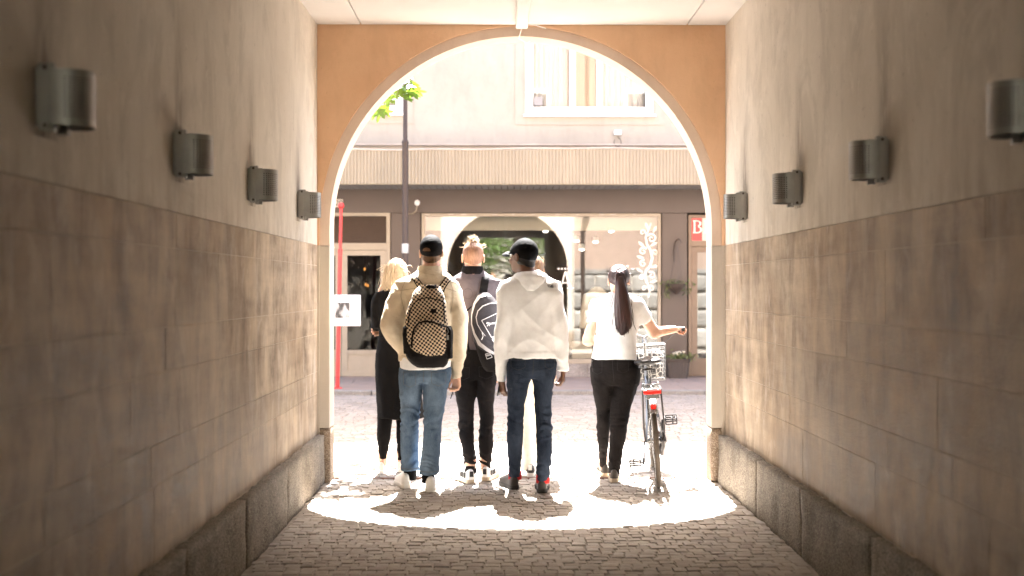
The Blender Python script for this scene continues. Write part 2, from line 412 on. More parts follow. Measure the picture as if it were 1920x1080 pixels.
def surface_nets(F, lo, h):
    nx, ny, nz = F.shape; S = F < 0
    c = [S[i:nx-1+i, j:ny-1+j, k:nz-1+k] for i in (0, 1) for j in (0, 1) for k in (0, 1)]
    cnt = np.zeros(c[0].shape, np.int8)
    for a in c: cnt += a
    act = (cnt > 0) & (cnt < 8)
    ijk = np.argwhere(act); n = len(ijk)
    idx = np.full(act.shape, -1, np.int64); idx[act] = np.arange(n)
    offs = np.array([(i, j, k) for i in (0, 1) for j in (0, 1) for k in (0, 1)])
    val = np.stack([F[ijk[:, 0] + o[0], ijk[:, 1] + o[1], ijk[:, 2] + o[2]] for o in offs], 1)
    acc = np.zeros((n, 3)); w = np.zeros(n)
    for a in range(8):
        for b in range(a + 1, 8):
            if np.abs(offs[a] - offs[b]).sum() != 1: continue
            va, vb = val[:, a], val[:, b]; m = (va < 0) != (vb < 0)
            t = va[m] / (va[m] - vb[m])
            acc[m] += offs[a] + t[:, None] * (offs[b] - offs[a]); w[m] += 1
    V = (ijk + acc / w[:, None]) * h + np.asarray(lo)
    Q = []
    for ax in range(3):
        o = [0, 0, 0]; o[ax] = 1
        A = S[tuple(slice(0, s - d) for s, d in zip(S.shape, o))]; B = S[tuple(slice(d, s) for s, d in zip(S.shape, o))]
        e = np.argwhere(A != B); b1, b2 = (ax + 1) % 3, (ax + 2) % 3
        ok = (e[:, b1] > 0) & (e[:, b2] > 0) & (e[:, b1] < S.shape[b1] - 1) & (e[:, b2] < S.shape[b2] - 1); e = e[ok]
        def cell(d1, d2):
            q = e.copy(); q[:, b1] -= d1; q[:, b2] -= d2; return idx[q[:, 0], q[:, 1], q[:, 2]]
        q = np.stack([cell(1, 1), cell(0, 1), cell(0, 0), cell(1, 0)], 1)
        flip = ~A[e[:, 0], e[:, 1], e[:, 2]]; q[flip] = q[flip][:, ::-1]
        Q.append(q)
    return V, np.concatenate(Q)

class Prim:
    def __init__(s, lo, hi, fn): s.lo = np.array(lo, float); s.hi = np.array(hi, float); s.fn = fn
def loft(rows, n=2.0, sm=0.02, cap=0.0):
    """upright limb: rows of (z, centre x, centre y, half width, half depth)"""
    r = np.array(sorted(rows), float); z = r[:, 0]
    zz = np.linspace(z[0], z[-1], 160); k = max(1, int(sm / max(1e-6, zz[1] - zz[0])))
    ker = np.hanning(2 * k + 3)[1:-1]; ker /= ker.sum()
    cols = []
    for j in range(1, 5):
        a = np.interp(zz, z, r[:, j]); p = np.pad(a, len(ker) // 2, mode='reflect', reflect_type='odd')
        cols.append(np.convolve(p, ker, 'valid'))
    cx, cy, rx, ry = cols; rx = np.maximum(rx, 0.004); ry = np.maximum(ry, 0.004)
    def fn(X, Y, Z):
        a, b, c, d = (np.interp(Z, zz, q) for q in (cx, cy, rx, ry))
        u = np.abs((X - a) / c); v = np.abs((Y - b) / d)
        rr = np.sqrt(u * u + v * v) if n == 2.0 else (u ** n + v ** n) ** (1 / n)
        dd = (rr - 1) * np.minimum(c, d)
        return np.maximum(dd, np.maximum(Z - z[-1], z[0] - Z) + cap)
    return Prim(((cx - rx).min(), (cy - ry).min(), z[0]), ((cx + rx).max(), (cy + ry).max(), z[-1]), fn)
def cone(a, b, ra, rb):
    a = np.array(a, float); b = np.array(b, float); d = b - a; L2 = max(1e-12, d @ d)
    def fn(X, Y, Z):
        t = np.clip(((X - a[0]) * d[0] + (Y - a[1]) * d[1] + (Z - a[2]) * d[2]) / L2, 0, 1)
        return np.sqrt((X - a[0] - t*d[0])**2 + (Y - a[1] - t*d[1])**2 + (Z - a[2] - t*d[2])**2) - (ra + t * (rb - ra))
    rm = max(ra, rb); return Prim(np.minimum(a, b) - rm, np.maximum(a, b) + rm, fn)
def ell(c, r, rot=None):
    c = np.array(c, float); r = np.array(r, float); Rm = np.eye(3) if rot is None else np.array(rot)
    def fn(X, Y, Z):
        x, y, z = X - c[0], Y - c[1], Z - c[2]
        p = [Rm[0, i] * x + Rm[1, i] * y + Rm[2, i] * z for i in range(3)]
        k0 = np.sqrt(sum((p[i] / r[i])**2 for i in range(3))); k1 = np.sqrt(sum((p[i] / r[i]**2)**2 for i in range(3))) + 1e-9
        return np.where(k0 < 0.3, (k0 - 1) * r.min(), k0 * (k0 - 1) / k1)
    rm = r.max(); return Prim(c - rm, c + rm, fn)
def chain(pts, rads): return [cone(pts[i], pts[i+1], rads[i], rads[i+1]) for i in range(len(pts) - 1)]

class Field:
    def __init__(s, prims, h, pad=0.05):
        lo = np.min([p.lo for p in prims], 0) - pad; hi = np.max([p.hi for p in prims], 0) + pad
        s.h = h; s.lo = lo; s.n = np.ceil((hi - lo) / h).astype(int) + 1
        s.ax = [lo[i] + h * np.arange(s.n[i]) for i in range(3)]
        s.F = np.full(tuple(s.n), 0.3, np.float32)
    def _sl(s, p, pad):
        i0 = np.clip(np.floor((p.lo - pad - s.lo) / s.h).astype(int), 0, s.n); i1 = np.clip(np.ceil((p.hi + pad - s.lo) / s.h).astype(int) + 1, 0, s.n)
        sl = tuple(slice(a, b) for a, b in zip(i0, i1))
        g = (s.ax[0][sl[0]][:, None, None], s.ax[1][sl[1]][None, :, None], s.ax[2][sl[2]][None, None, :])
        return sl, g
    def add(s, p, k=0.02, off=0.0):
        sl, g = s._sl(p, k + 3 * s.h + max(0, off))
        if 0 in s.F[sl].shape: return s
        a = s.F[sl]; b = p.fn(*g) - off
        if k <= 0: s.F[sl] = np.minimum(a, b); return s
        t = np.clip(0.5 + 0.5 * (b - a) / k, 0, 1); s.F[sl] = b + t * (a - b) - k * t * (1 - t)
        return s
    def sub(s, p, k=0.01):
        sl, g = s._sl(p, k + 3 * s.h)
        if 0 in s.F[sl].shape: return s
        a = s.F[sl]; b = -p.fn(*g)
        t = np.clip(0.5 - 0.5 * (b - a) / k, 0, 1); s.F[sl] = b + t * (a - b) + k * t * (1 - t)
        return s
    def warp(s, fn, band=0.05):
        i = np.argwhere(np.abs(s.F) < band)
        x, y, z = s.ax[0][i[:, 0]], s.ax[1][i[:, 1]], s.ax[2][i[:, 2]]
        s.F[i[:, 0], i[:, 1], i[:, 2]] += fn(x, y, z)
        return s
    def mesh(s): return surface_nets(s.F, s.lo, s.h)

def compact(V, Q):
    u, inv = np.unique(Q, return_inverse=True); return V[u], inv.reshape(Q.shape)
def part_of(name, V, Q, sel, mat, parent):
    v, q = compact(V, Q[sel]); return mesh_obj(name, v, q, mat, parent, True)

class Surf:
    """a finished surface one can lay patches, seams and straps on, seen along +y"""
    def __init__(s, V, Q): s.b = BVHTree.FromPolygons([tuple(v) for v in V], [tuple(q) for q in Q])
    def y(s, x, z, d=1, fall=None):
        hit = s.b.ray_cast(Vector((x, -60 * d if d > 0 else 60, z)), Vector((0, d, 0)))
        return hit[0].y if hit[0] is not None else fall
# ================================================================== the gateway building with its passage
XL, XR = -1.37, 1.672           # wall faces of the passage
YA, YB = 9.14, 9.41            # arch wall, passage side and street side
YC = -9.5                      # courtyard end
ZC, ZW, ZP = 3.41, 1.768, 0.36 # ceiling, top of stone cladding, top of granite plinth
ACX, AR, AZ = 0.146, 1.428, 1.902
AO, YR = 1.502, 9.165          # outer radius of the set-back arch ring, its face   # arch centre, radius, springing
gate = thing('gateway_building', 'orange rendered gateway building with arched stone lined passage', 'building', (0, 9.3, 0))

def rough_block(name, x0, x1, y0, y1, z0, z1, mat, parent, amp=0.02, step=0.07, seed=0.0, bev=0.02):
    """stone with split, uneven faces"""
    nx, ny, nz = (max(2, int((b - a) / step)) for a, b in ((x0, x1), (y0, y1), (z0, z1)))
    bm = bmesh.new(); cache = {}
    def vert(i, j, k):
        key = (i, j, k)
        if key not in cache:
            p = np.array([x0 + (x1-x0)*i/nx, y0 + (y1-y0)*j/ny, z0 + (z1-z0)*k/nz])
            c = np.array([(x0+x1)/2, (y0+y1)/2, (z0+z1)/2]); hs = np.array([(x1-x0)/2, (y1-y0)/2, (z1-z0)/2])
            d = p - c; edge = sum(abs(d) > hs * 0.999)
            if edge >= 2: p = p - np.sign(d) * (np.abs(d) > hs * 0.999) * bev * 0.5
            q = p * 4.2 + seed
            nrm = np.sign(d) * (np.abs(d) > hs * 0.999)
            n1 = float(fbm(q[0:1], q[1:2], q[2:3], 3)[0]); n2 = float(fbm(q[0:1]*3+5, q[1:2]*3, q[2:3]*3, 2)[0])
            p = p + nrm / max(1, edge) * amp * (n1 + 0.35 * n2)
            cache[key] = bm.verts.new(p)
        return cache[key]
    for a, b, c, fn in ((nx, ny, (0, nz), lambda i, j, k: (i, j, k)), (nx, nz, (0, ny), lambda i, j, k: (i, k, j)), (ny, nz, (0, nx), lambda i, j, k: (k, i, j))):
        for k in c:
            for i in range(a):
                for j in range(b):
                    bm.faces.new([vert(*fn(*t, k)) for t in ((i, j), (i+1, j), (i+1, j+1), (i, j+1))])
    bmesh.ops.recalc_face_normals(bm, faces=bm.faces[:])
    me = bpy.data.meshes.new(name); bm.to_mesh(me); bm.free(); me.materials.append(mat)
    me.polygons.foreach_set('use_smooth', np.ones(len(me.polygons), dtype=bool))
    o = bpy.data.objects.new(name, me); COL.objects.link(o); relink(o, parent); return o

COURSES = [(ZP, 0.667), (0.667, 0.83), (0.83, 1.11), (1.11, 1.29), (1.29, 1.617), (1.617, ZW)]
rs = random.Random(3)
for side, X in ((-1, XL), (1, XR)):
    out = X + side * 0.45
    # plaster wall above, solid core behind the cladding
    MB().box(min(X, out), max(X, out), YC, YA - 0.002, ZW + 0.002, ZC + 0.05).build('plaster_wall', M['plaster'], gate)
    MB().box(min(X + side*0.0003, out), max(X + side*0.0003, out), YC, YA - 0.002, 0, ZW).build('wall_core', M['mortar'], gate)
    MB().box(min(X - side*0.001, X + side*0.0002), max(X - side*0.001, X + side*0.0002), YC + 0.01, 2.35, ZP, ZW - 0.003).build('stone_cladding', M['wainscot'], gate)
    for ci, (z0, z1) in enumerate(COURSES):
        y = 2.36 - rs.random() * 0.0
        first = True
        while y < YA - 0.01:
            L = rs.uniform(0.55, 0.95) if (z1 - z0) > 0.2 else rs.uniform(0.6, 1.2)
            if first: L *= rs.uniform(0.4, 1.0); first = False
            y1 = min(YA - 0.004, y + L)
            if YA - y1 < 0.22: y1 = YA - 0.004
            pr = rs.uniform(0.0010, 0.0024)
            xa, xb = sorted((X - side * pr, X + side * 0.0002))
            MB().cbox(xa, xb, y + 0.0012, y1 - 0.0012, z0 + 0.0016, z1 - 0.0016, 0.0005).build('stone_block', M['wainscot'], gate)
            y = y1
    # split granite plinth
    y = 2.2; k = 0
    MB().box(min(X - side*0.05, out), max(X - side*0.05, out), YC, 2.19, 0, ZP - 0.004).build('granite_plinth', M['granite'], gate)
    while y < YA - 0.05:
        L = rs.uniform(0.85, 1.35); y1 = min(YA - 0.006, y + L)
        if YA - y1 < 0.5: y1 = YA - 0.006
        xi = X - side * rs.uniform(0.054, 0.058)
        xa, xb = sorted((xi, X + side * 0.2))
        rough_block('plinth_stone', xa, xb, y + 0.0008, y1 - 0.0008, -0.03, ZP + rs.uniform(-0.002, 0.002), M['granite'], gate, 0.022, 0.055, side * 3.3, 0.003)
        y = y1; k += 1

# ceiling panels with open joints, a white conduit channel along the middle
xs = [XL - 0.3, -1.045, 0.17, 1.385, XR + 0.3]
for a, b in zip(xs[:-1], xs[1:]):
    y = YC
    while y < YA - 0.05:
        y1 = min(YA - 0.002, y + 2.36)
        MB().cbox(a + 0.004, b - 0.004, y + 0.003, y1 - 0.003, ZC, ZC + 0.03, 0.003).build('ceiling_panel', M['ceiling'], gate)
        y = y1
MB().box(XL - 0.3, XR + 0.3, YC, YA, ZC + 0.034, ZC + 0.2).build('ceiling_slab', M['mortar'], gate)
MB().cbox(0.105, 0.195, YC, YA - 0.12, ZC - 0.055, ZC - 0.001, 0.006).build('ceiling_conduit', M['white_metal'], gate)
MB().tube([(0.19, YA - 0.1, ZC - 0.02), (0.25, YA - 0.06, ZC - 0.012), (0.33, YA - 0.02, ZC - 0.03)], 0.004, 6).tube(
    [(0.15, YA - 0.12, ZC - 0.05), (0.13, YA + 0.0, ZC - 0.10), (0.19, YA + 0.1, ZC - 0.115), (0.27, YA + 0.2, ZC - 0.06)], 0.003, 6).build('loose_cable', M['white_metal'], gate, True)

# the arch wall: outline with a round-headed opening
def arch_wall(y0, y1, x0, x1, zt, z0, r, mat, name, rmat, rname):
    n = 60
    arc = [(ACX - r, z0)] + [(ACX - r * math.cos(math.pi * i / n), AZ + r * math.sin(math.pi * i / n)) for i in range(n + 1)] + [(ACX + r, z0)]
    outer = []
    for (x, z) in arc:
        if z <= z0 + 1e-6: outer.append((x0 if x < ACX else x1, z0))
        else:
            a = math.atan2(z - AZ, x - ACX); ca, sa = math.cos(a), math.sin(a)
            tx = ((x1 if ca > 0 else x0) - ACX) / ca if abs(ca) > 1e-4 else 1e9
            t = min(tx, (zt - AZ) / sa if sa > 1e-4 else 1e9)
            outer.append((ACX + t * ca, AZ + t * sa))
    m = len(arc); v = []; f = []
    for y in (y0, y1): v += [(x, y, z) for x, z in arc] + [(x, y, z) for x, z in outer]
    for i in range(m - 1):
        f.append((i, i + 1, m + i + 1, m + i)); f.append((2*m + i, 3*m + i, 3*m + i + 1, 2*m + i + 1))
    MB().add(v, f).build(name, mat, gate)
    MB().add([(p[0], y0 + 0.0005, p[1]) for p in arc] + [(p[0], y1 - 0.0005, p[1]) for p in arc], [(i, i + m, i + m + 1, i + 1) for i in range(m - 1)]).build(rname, rmat, gate, True)
arch_wall(YA, YR - 0.001, XL - 0.06, XR + 0.06, ZC + 0.03, ZW, AO, M['orange'], 'arch_wall', M['orange'], 'arch_step')
arch_wall(YR, YB, XL - 0.06, XR + 0.06, ZC + 0.03, ZW, AR, M['peach'], 'arch_ring', M['peach'], 'arch_reveal')
ZG = 0.40
for side in (-1, 1):
    xo, xr = ACX + side * AO, ACX + side * AR; X = (XL - 0.06) if side < 0 else (XR + 0.06)
    MB().box(min(xo, X), max(xo, X), YA + 0.001, YR - 0.002, 0, ZW - 0.002).build('wall_edge', M['jamb'], gate)
    MB().cbox(min(xr - side*0.002, X), max(xr - side*0.002, X), YR - 0.001, YB - 0.006, ZG + 0.003, ZW - 0.002, 0.005).build('jamb_stone', M['jamb'], gate)
    rough_block('jamb_base', min(xr - side*0.006, X), max(xr - side*0.006, X), YR - 0.006, YB - 0.004, -0.02, ZG, M['granite_jamb'], gate, 0.005, 0.04, side, 0.008)

# street front (mirrored in the shop window opposite): rusticated stone below, orange render above
H = 9.4
def stone_run(x0, x1):
    z = 0.0
    for ci, hh in enumerate((0.5, 0.42, 0.42, 0.44)):
        x = x0 - 0.001
        off = 0.45 if ci % 2 else 0.0
        first = True
        while x < x1 - 0.02:
            x2 = min(x1, x + (0.95 - off if first else rs.uniform(0.8, 1.1))); first = False
            if x1 - x2 < 0.25: x2 = x1
            rough_block('rusticated_block', x + 0.004, x2 - 0.004, YB - 0.25, YB + 0.05, z + 0.004, z + hh - 0.004, M['rustic'], gate, 0.022, 0.10, x + z, 0.008)
            x = x2
        z += hh
MB().box(-6.4, XL - 0.061, YB - 0.255, YB + 0.02, 0, 1.779).box(XR + 0.061, 6.4, YB - 0.255, YB + 0.02, 0, 1.779).build('stone_backing', M['mortar'], gate)
stone_run(XR + 0.061, 6.4)
MB().box(-9, XL - 0.46, YC, YB - 0.26, 0, ZC + 0.2).box(XR + 0.46, 9, YC, YB - 0.26, 0, ZC + 0.2).build('ground_storey', M['mortar'], gate)
for a, b in ((-9, XL - 0.061), (XR + 0.061, 9)):
    MB().cbox(a, b, YB - 0.25, YB + 0.07, 1.782, 1.90, 0.01).build('string_course', M['kerb'], gate)
    MB().box(a, b, YB - 0.25, YB, 1.902, ZC + 0.03).build('street_wall', M['street_orange'], gate)
MB().box(-9, 9, YC, YB, ZC + 0.21, H).build('upper_storey', M['street_orange'], gate)
MB().box(-9, 9, YB - 0.24, YB - 0.001, ZC + 0.031, ZC + 0.209).build('wall_strip', M['street_orange'], gate)
MB().prism([(-9.3, H), (9.3, H), (9.3, H + 0.15), (-9.3, H + 0.15)], YC - 0.3, YB + 0.35).build('roof', M['brown'], gate)
for x in (-5.2, -2.3, 0.6, 3.5):
    w = MB(); w.box(x - 0.55, x + 0.55, YB + 0.001, YB + 0.06, 4.6, 6.2)
    wf = w.build('window', M['white_frame'], gate)
    for k in (-1, 1):
        MB().box(x + (0.05 if k > 0 else -0.49), x + (0.49 if k > 0 else -0.05), YB + 0.062, YB + 0.07, 4.68, 6.12).build('pane', M['win_glass'], wf)
MB().tube([(1.93, YB + 0.13, 0.05), (1.93, YB + 0.13, 3.0), (2.05, YB + 0.13, 3.25), (2.05, YB + 0.13, H)], 0.05, 10).build('downpipe', M['pole_brown'], gate, True)

# wall lamps: four on each wall
def make_lamp(label, group):
    root = thing('wall_lamp', label, 'lamp', group=group)
    # local: +x out of the wall, y along the wall, z up
    MB().cbox(0.0, 0.018, -0.075, 0.075, -0.088, 0.088, 0.003).build('back_plate', M['steel'], root, world=False)
    for s in (-1, 1):
        fl = MB()
        fl.cbox(0.012, 0.045, s*0.078 - 0.005, s*0.078 + 0.005, -0.098, 0.098, 0.002)
        o = fl.build('side_flange', M['steel'], root, world=False)
        for z in (-0.085, 0.085):
            MB().lathe((0.032, s*0.083, z), [(0.007, -0.001), (0.007, 0.004), (0.003, 0.005)], 8, 'y').build('bolt', M['iron'], o, world=False)
        for z in (-1, 1):
            MB().cbox(0.02, 0.055, s*0.060 - 0.012, s*0.060 + 0.012, z*0.090 - 0.010, z*0.090 + 0.010, 0.002).build('bracket', M['steel'], root, world=False)
    # half-round perforated shade
    n, m = 22, 2; v = []; f = []; uv = []
    for k, r in enumerate((1.0, 0.96)):
        for i in range(n + 1):
            a = math.pi * i / n - math.pi / 2
            x = 0.04 + 0.108 * max(0, math.cos(a)) ** 0.75 * r; y = 0.082 * math.copysign(abs(math.sin(a)) ** 0.8, math.sin(a)) * r
            for z in (-0.083, 0.083):
                v.append((x, y, z)); uv.append((i / n, 0 if z < 0 else 1))
    N1 = (n + 1) * 2
    for i in range(n):
        f.append((i*2, i*2 + 2, i*2 + 3, i*2 + 1)); f.append((N1 + i*2, N1 + i*2 + 1, N1 + i*2 + 3, N1 + i*2 + 2))
        f.append((i*2, N1 + i*2, N1 + i*2 + 2, i*2 + 2)); f.append((i*2 + 1, i*2 + 3, N1 + i*2 + 3, N1 + i*2 + 1))
    o = mesh_obj('lamp_shade', v, f, M['perf'], root, True, False)
    ul = o.data.uv_layers.new(name='UVMap')
    for lp in o.data.loops: ul.data[lp.index].uv = uv[lp.vertex_index]
    o.data.set_sharp_from_angle(angle=R(50))
    MB().lathe((0.08, 0, 0), [(0.03, -0.06), (0.034, -0.05), (0.034, 0.05), (0.03, 0.06)], 14).build('lamp_glass', M['white_board'], root, True, False)
    return root
def copy_tree(o, parent=None):
    c = o.copy(); COL.objects.link(c); c.parent = parent
    if parent is not None: c.matrix_parent_inverse = o.matrix_parent_inverse.copy()
    for ch in [q for q in bpy.data.objects if q.parent == o]: copy_tree(ch, c)
    return c
ORD = ['fourth from the arch', 'third from the arch', 'second from the arch', 'nearest to the arch']
lamp0 = None
YL = [3.69, 5.20, 6.71, 8.32]
for side, X, nm in ((-1, XL, 'blond-haired woman'), (1, XR, 'bicycle')):
    for i, y in enumerate(YL):
        lab = 'grey half-round steel wall lamp, %s on the %s side wall' % (ORD[i], nm)
        if lamp0 is None: lamp0 = o = make_lamp(lab, 'wall lamps along the passage')
        else: o = copy_tree(lamp0); o['label'] = lab
        y += 0.0 if side < 0 else (0.13, 0.15, 0.16, 0.07)[i]
        zz = 2.01 + rs.uniform(-0.004, 0.004)
        o.location = (X, y, zz); o.rotation_euler = (R(rs.uniform(-0.8, 0.8)), 0, 0 if side < 0 else math.pi)

# ================================================================== ground
g0 = MB().box(-60, 60, -60, 80, -0.35, -0.05).build('ground', M['asphalt']); tag(g0, kind='structure')
pv = MB().box(XL - 0.1, XR + 0.1, YC - 0.5, YB + 0.1, -0.049, -0.0065).build('passage_floor', M['grout']); tag(pv, kind='structure')
st = MB().box(-30, 30, YB + 0.104, 16.6, -0.049, -0.0075).build('street', M['street_grout']); tag(st, kind='structure')
# setts
def sett_mesh(w, d, seed):
    r = random.Random(seed); b = 0.005
    lo = [(-w/2, -d/2), (w/2, -d/2), (w/2, d/2), (-w/2, d/2)]
    v = [(x, y, -0.045) for x, y in lo]
    v += [(x * 0.99, y * 0.99, -0.006 + r.uniform(-.002, .002)) for x, y in lo]
    v += [(x - math.copysign(b, x) + r.uniform(-.004, .004), y - math.copysign(b, y) + r.uniform(-.004, .004), r.uniform(-0.002, 0.002)) for x, y in lo]
    v += [(r.uniform(-.01, .01), r.uniform(-.01, .01), 0.003 + r.uniform(-.002, .003))]
    f = [(i, (i+1) % 4, 4 + (i+1) % 4, 4 + i) for i in range(4)] + [(4+i, 4+(i+1) % 4, 8+(i+1) % 4, 8+i) for i in range(4)] + [(8+i, 8+(i+1) % 4, 12) for i in range(4)]
    return v, f
def lay(x0, x1, y0, y1, seed, size=0.1, wav=0.015):
    r = random.Random(seed); out = []; y = y0; row = 0
    while y < y1:
        d = size * r.uniform(0.88, 1.12); x = x0 - r.random() * size
        while x < x1:
            w = size * r.uniform(0.8, 1.35); cx = x + w / 2
            if x0 + 0.03 < cx < x1 - 0.03:
                yy = y + d / 2 + wav * math.sin(cx * 2.1 + y * 0.35) + wav * 0.5 * math.sin(cx * 5.3 + y * 2)
                out.append((cx, yy, w, d, r.uniform(-0.05, 0.05), r.uniform(-0.004, 0.003), r.random()))
            x += w
        y += d; row += 1
    return out
allset = lay(XL + 0.03, XR - 0.03, 5.7, YB + 0.1, 21, 0.077)
vis = [s for s in allset if s[1] > 6.08]
near = sorted(vis, key=lambda s: s[1])[:300]; nset = set(id(s) for s in near)
variants = []
for k in range(10):
    v, f = sett_mesh(1.0, 1.0, k); v = [(x * 0.1, y * 0.1, z) for x, y, z in v]
    rr = random.Random(k)
    v, f = sett_mesh(0.1, 0.1, k + 40)
    me = bpy.data.meshes.new('sett'); me.from_pydata(v, [], f); me.update(); me.materials.append(M['sett']); variants.append(me)
for i, (x, y, w, d, a, dz, tn) in enumerate(near):
    o = bpy.data.objects.new('sett', variants[i % 10]); COL.objects.link(o)
    o.location = (x, y, dz); o.rotation_euler = (0, 0, a); o.scale = ((w - 0.003) / 0.1, (d - 0.003) / 0.1, 1)
    o.parent = pv
def sett_field(name, lst, parent, mat):
    V = []; F3 = []; F4 = []; tone = []
    protos = [sett_mesh(0.1, 0.1, 90 + k) for k in range(12)]
    faces = []; n = 0
    for i, (x, y, w, d, a, dz, tn) in enumerate(lst):
        v, f = protos[i % 12]; ca, sa = math.cos(a), math.sin(a); sx, sy = (w - .004) / .1, (d - .004) / .1
        for p in v:
            px, py = p[0] * sx, p[1] * sy; V.append((x + px * ca - py * sa, y + px * sa + py * ca, p[2] + dz)); tone.append(tn)
        faces += [tuple(q + n for q in ff) for ff in f]; n += len(v)
    o = mesh_obj(name, V, faces, mat, parent)
    at = o.data.attributes.new('tone', 'FLOAT', 'POINT'); at.data.foreach_set('value', tone)
    tag(o, kind='stuff'); return o
sett_field('sett_field', [s for s in allset if id(s) not in nset], pv, M['sett_far'])
sett_field('sett_field', lay(-5.2, 5.6, YB + 0.12, 16.58, 33, 0.11, 0.04), st, M['sett_street'])
MB().box(-1.275, 1.56, 9.325, 9.36, -0.006, 0.0065).build('threshold_strip', simple('rusty_steel', (0.16, 0.075, 0.045), 0.8, 0.4, 12), pv)
# pavement in front of the shop, with kerb stones
pav = MB().box(-30, 30, 16.75, 19.42, -0.049, 0.052).build('pavement', M['grout']); tag(pav, kind='structure')
x = -5.0
while x < 5.6:
    L = rs.uniform(0.9, 1.2)
    MB().cbox(x + 0.004, x + L - 0.004, 16.6, 16.748, -0.04, 0.06, 0.008).build('kerb_stone', M['kerb'], pav); x += L
MB().box(-30, -5.0, 16.6, 16.748, -0.04, 0.06).box(x, 30, 16.6, 16.748, -0.04, 0.06).build('kerb_line', M['kerb'], pav)
y = 16.752
while y < 19.3:
    x = -4.2 + rs.random() * 0.3
    while x < 4.6:
        MB().cbox(x + 0.003, x + 0.597, y + 0.003, y + 0.397, 0.03, 0.058 + rs.uniform(-0.001, 0.001), 0.003).build('paving_slab', M['pavement'], pav); x += 0.6
    y += 0.4
# ================================================================== the shop building across the street
FY = 19.3
def SX(px): return PX(px, FY)
def SZ(py): return PZ(py, FY)
shop = thing('shop_building', 'cream rendered shop building with corrugated canopy and brown shopfront', 'building', (0, FY, 0))
w1 = (SX(985), SX(1226), SZ(215), 5.9); w2 = (-3.7, SX(756), SZ(213), 5.9)
zb = min(w1[2], w2[2])
MB().box(-11, 11, FY, FY + 0.4, 3.0, zb).box(-11, w2[0], FY, FY + 0.4, zb, 5.9).box(w2[1], w1[0], FY, FY + 0.4, zb, 5.9).box(w1[1], 11, FY, FY + 0.4, zb, 5.9).box(-11, 11, FY, FY + 0.4, 5.9, 12.4).build('upper_wall', M['facade'], shop)
MB().box(-11.3, 11.3, FY - 0.12, FY + 9, 12.4, 12.62).build('roof', M['brown'], shop)
MB().box(-11, -10.6, FY + 0.4, FY + 8, 0, 12.4).box(10.6, 11, FY + 0.4, FY + 8, 0, 12.4).box(-11, 11, FY + 8, FY + 8.4, 0, 12.4).build('rear_wall', M['facade'], shop)
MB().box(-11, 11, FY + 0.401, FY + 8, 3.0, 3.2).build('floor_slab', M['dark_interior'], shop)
for w, wide in ((w1, True), (w2, False)):
    a, b, z0, z1 = w; y0 = FY + 0.05
    wf = MB().box(a, b, y0, y0 + 0.09, z0 + 0.001, z0 + 0.13).box(a, b, y0, y0 + 0.09, z1 - 0.1, z1 - 0.001).box(a + 0.001, a + 0.12, y0, y0 + 0.09, z0 + 0.13, z1 - 0.1).box(b - 0.12, b - 0.001, y0, y0 + 0.09, z0 + 0.13, z1 - 0.1).build('window_frame', M['white_frame'], shop)
    m1, m2 = a + (b - a) * 0.37, a + (b - a) * 0.58
    for x in (m1, m2):
        MB().box(x - 0.045, x + 0.045, y0 + 0.004, y0 + 0.086, z0 + 0.13, z1 - 0.1).build('mullion', M['white_frame'], wf)
    for p, q in ((a + 0.12, m1 - 0.045), (m1 + 0.045, m2 - 0.045), (m2 + 0.045, b - 0.12)):
        MB().box(p, q, y0 + 0.05, y0 + 0.058, z0 + 0.13, z1 - 0.1).build('pane', M['win_glass'], wf)
    MB().box(m1 + 0.05, m2 - 0.05, y0 + 0.10, y0 + 0.12, z0 + 0.1, z1 - 0.1).build('blind', M['curtain'], wf)
    cu = MB(); nn = 40
    for p, q in ((a + 0.12, m1 - 0.05), (m2 + 0.05, b - 0.12)):
        pts = [(p + (q - p) * i / nn, y0 + 0.2 + 0.025 * math.sin(i * 1.3) + 0.01 * math.sin(i * 0.4)) for i in range(nn + 1)]
        vv = [(x, y, z0 + 0.05) for x, y in pts] + [(x, y, z1 - 0.05) for x, y in pts]
        cu.add(vv, [(i, i + 1, nn + 2 + i, nn + 1 + i) for i in range(nn)])
    cu.build('curtain', M['white_board'], wf, True)
    MB().box(a - 0.03, b + 0.03, FY - 0.07, FY + 0.05, z0 - 0.035, z0 - 0.001).build('window_sill', M['white_frame'], wf)
    sr = MB(); t = 0.16
    sr.box(a - t, a - 0.03, FY - 0.012, FY - 0.001, z0 - t, z1 + t).box(b + 0.03, b + t, FY - 0.012, FY - 0.001, z0 - t, z1 + t).box(a - 0.03, b + 0.03, FY - 0.012, FY - 0.001, z0 - t, z0 - 0.036).build('window_surround', M['facade'], shop)
MB().cbox(SX(1001), SX(1017), FY + 0.02, FY + 0.049, SZ(197), SZ(181), 0.004).build('air_vent', M['soffit'], shop)
# security lamp with loose cable
MB().cbox(SX(1151), SX(1165), FY - 0.09, FY - 0.001, SZ(254), SZ(245), 0.01).build('sensor_box', M['white_metal'], shop)
lc = [(SX(1158) + 0.055 * math.sin(a) , FY - 0.03, SZ(267) + 0.07 * math.cos(a)) for a in np.linspace(0.2, 5.4, 18)]
MB().tube([(SX(1158), FY - 0.03, SZ(254))] + lc, 0.006, 6).build('loose_cable', M['iron'], shop, True)
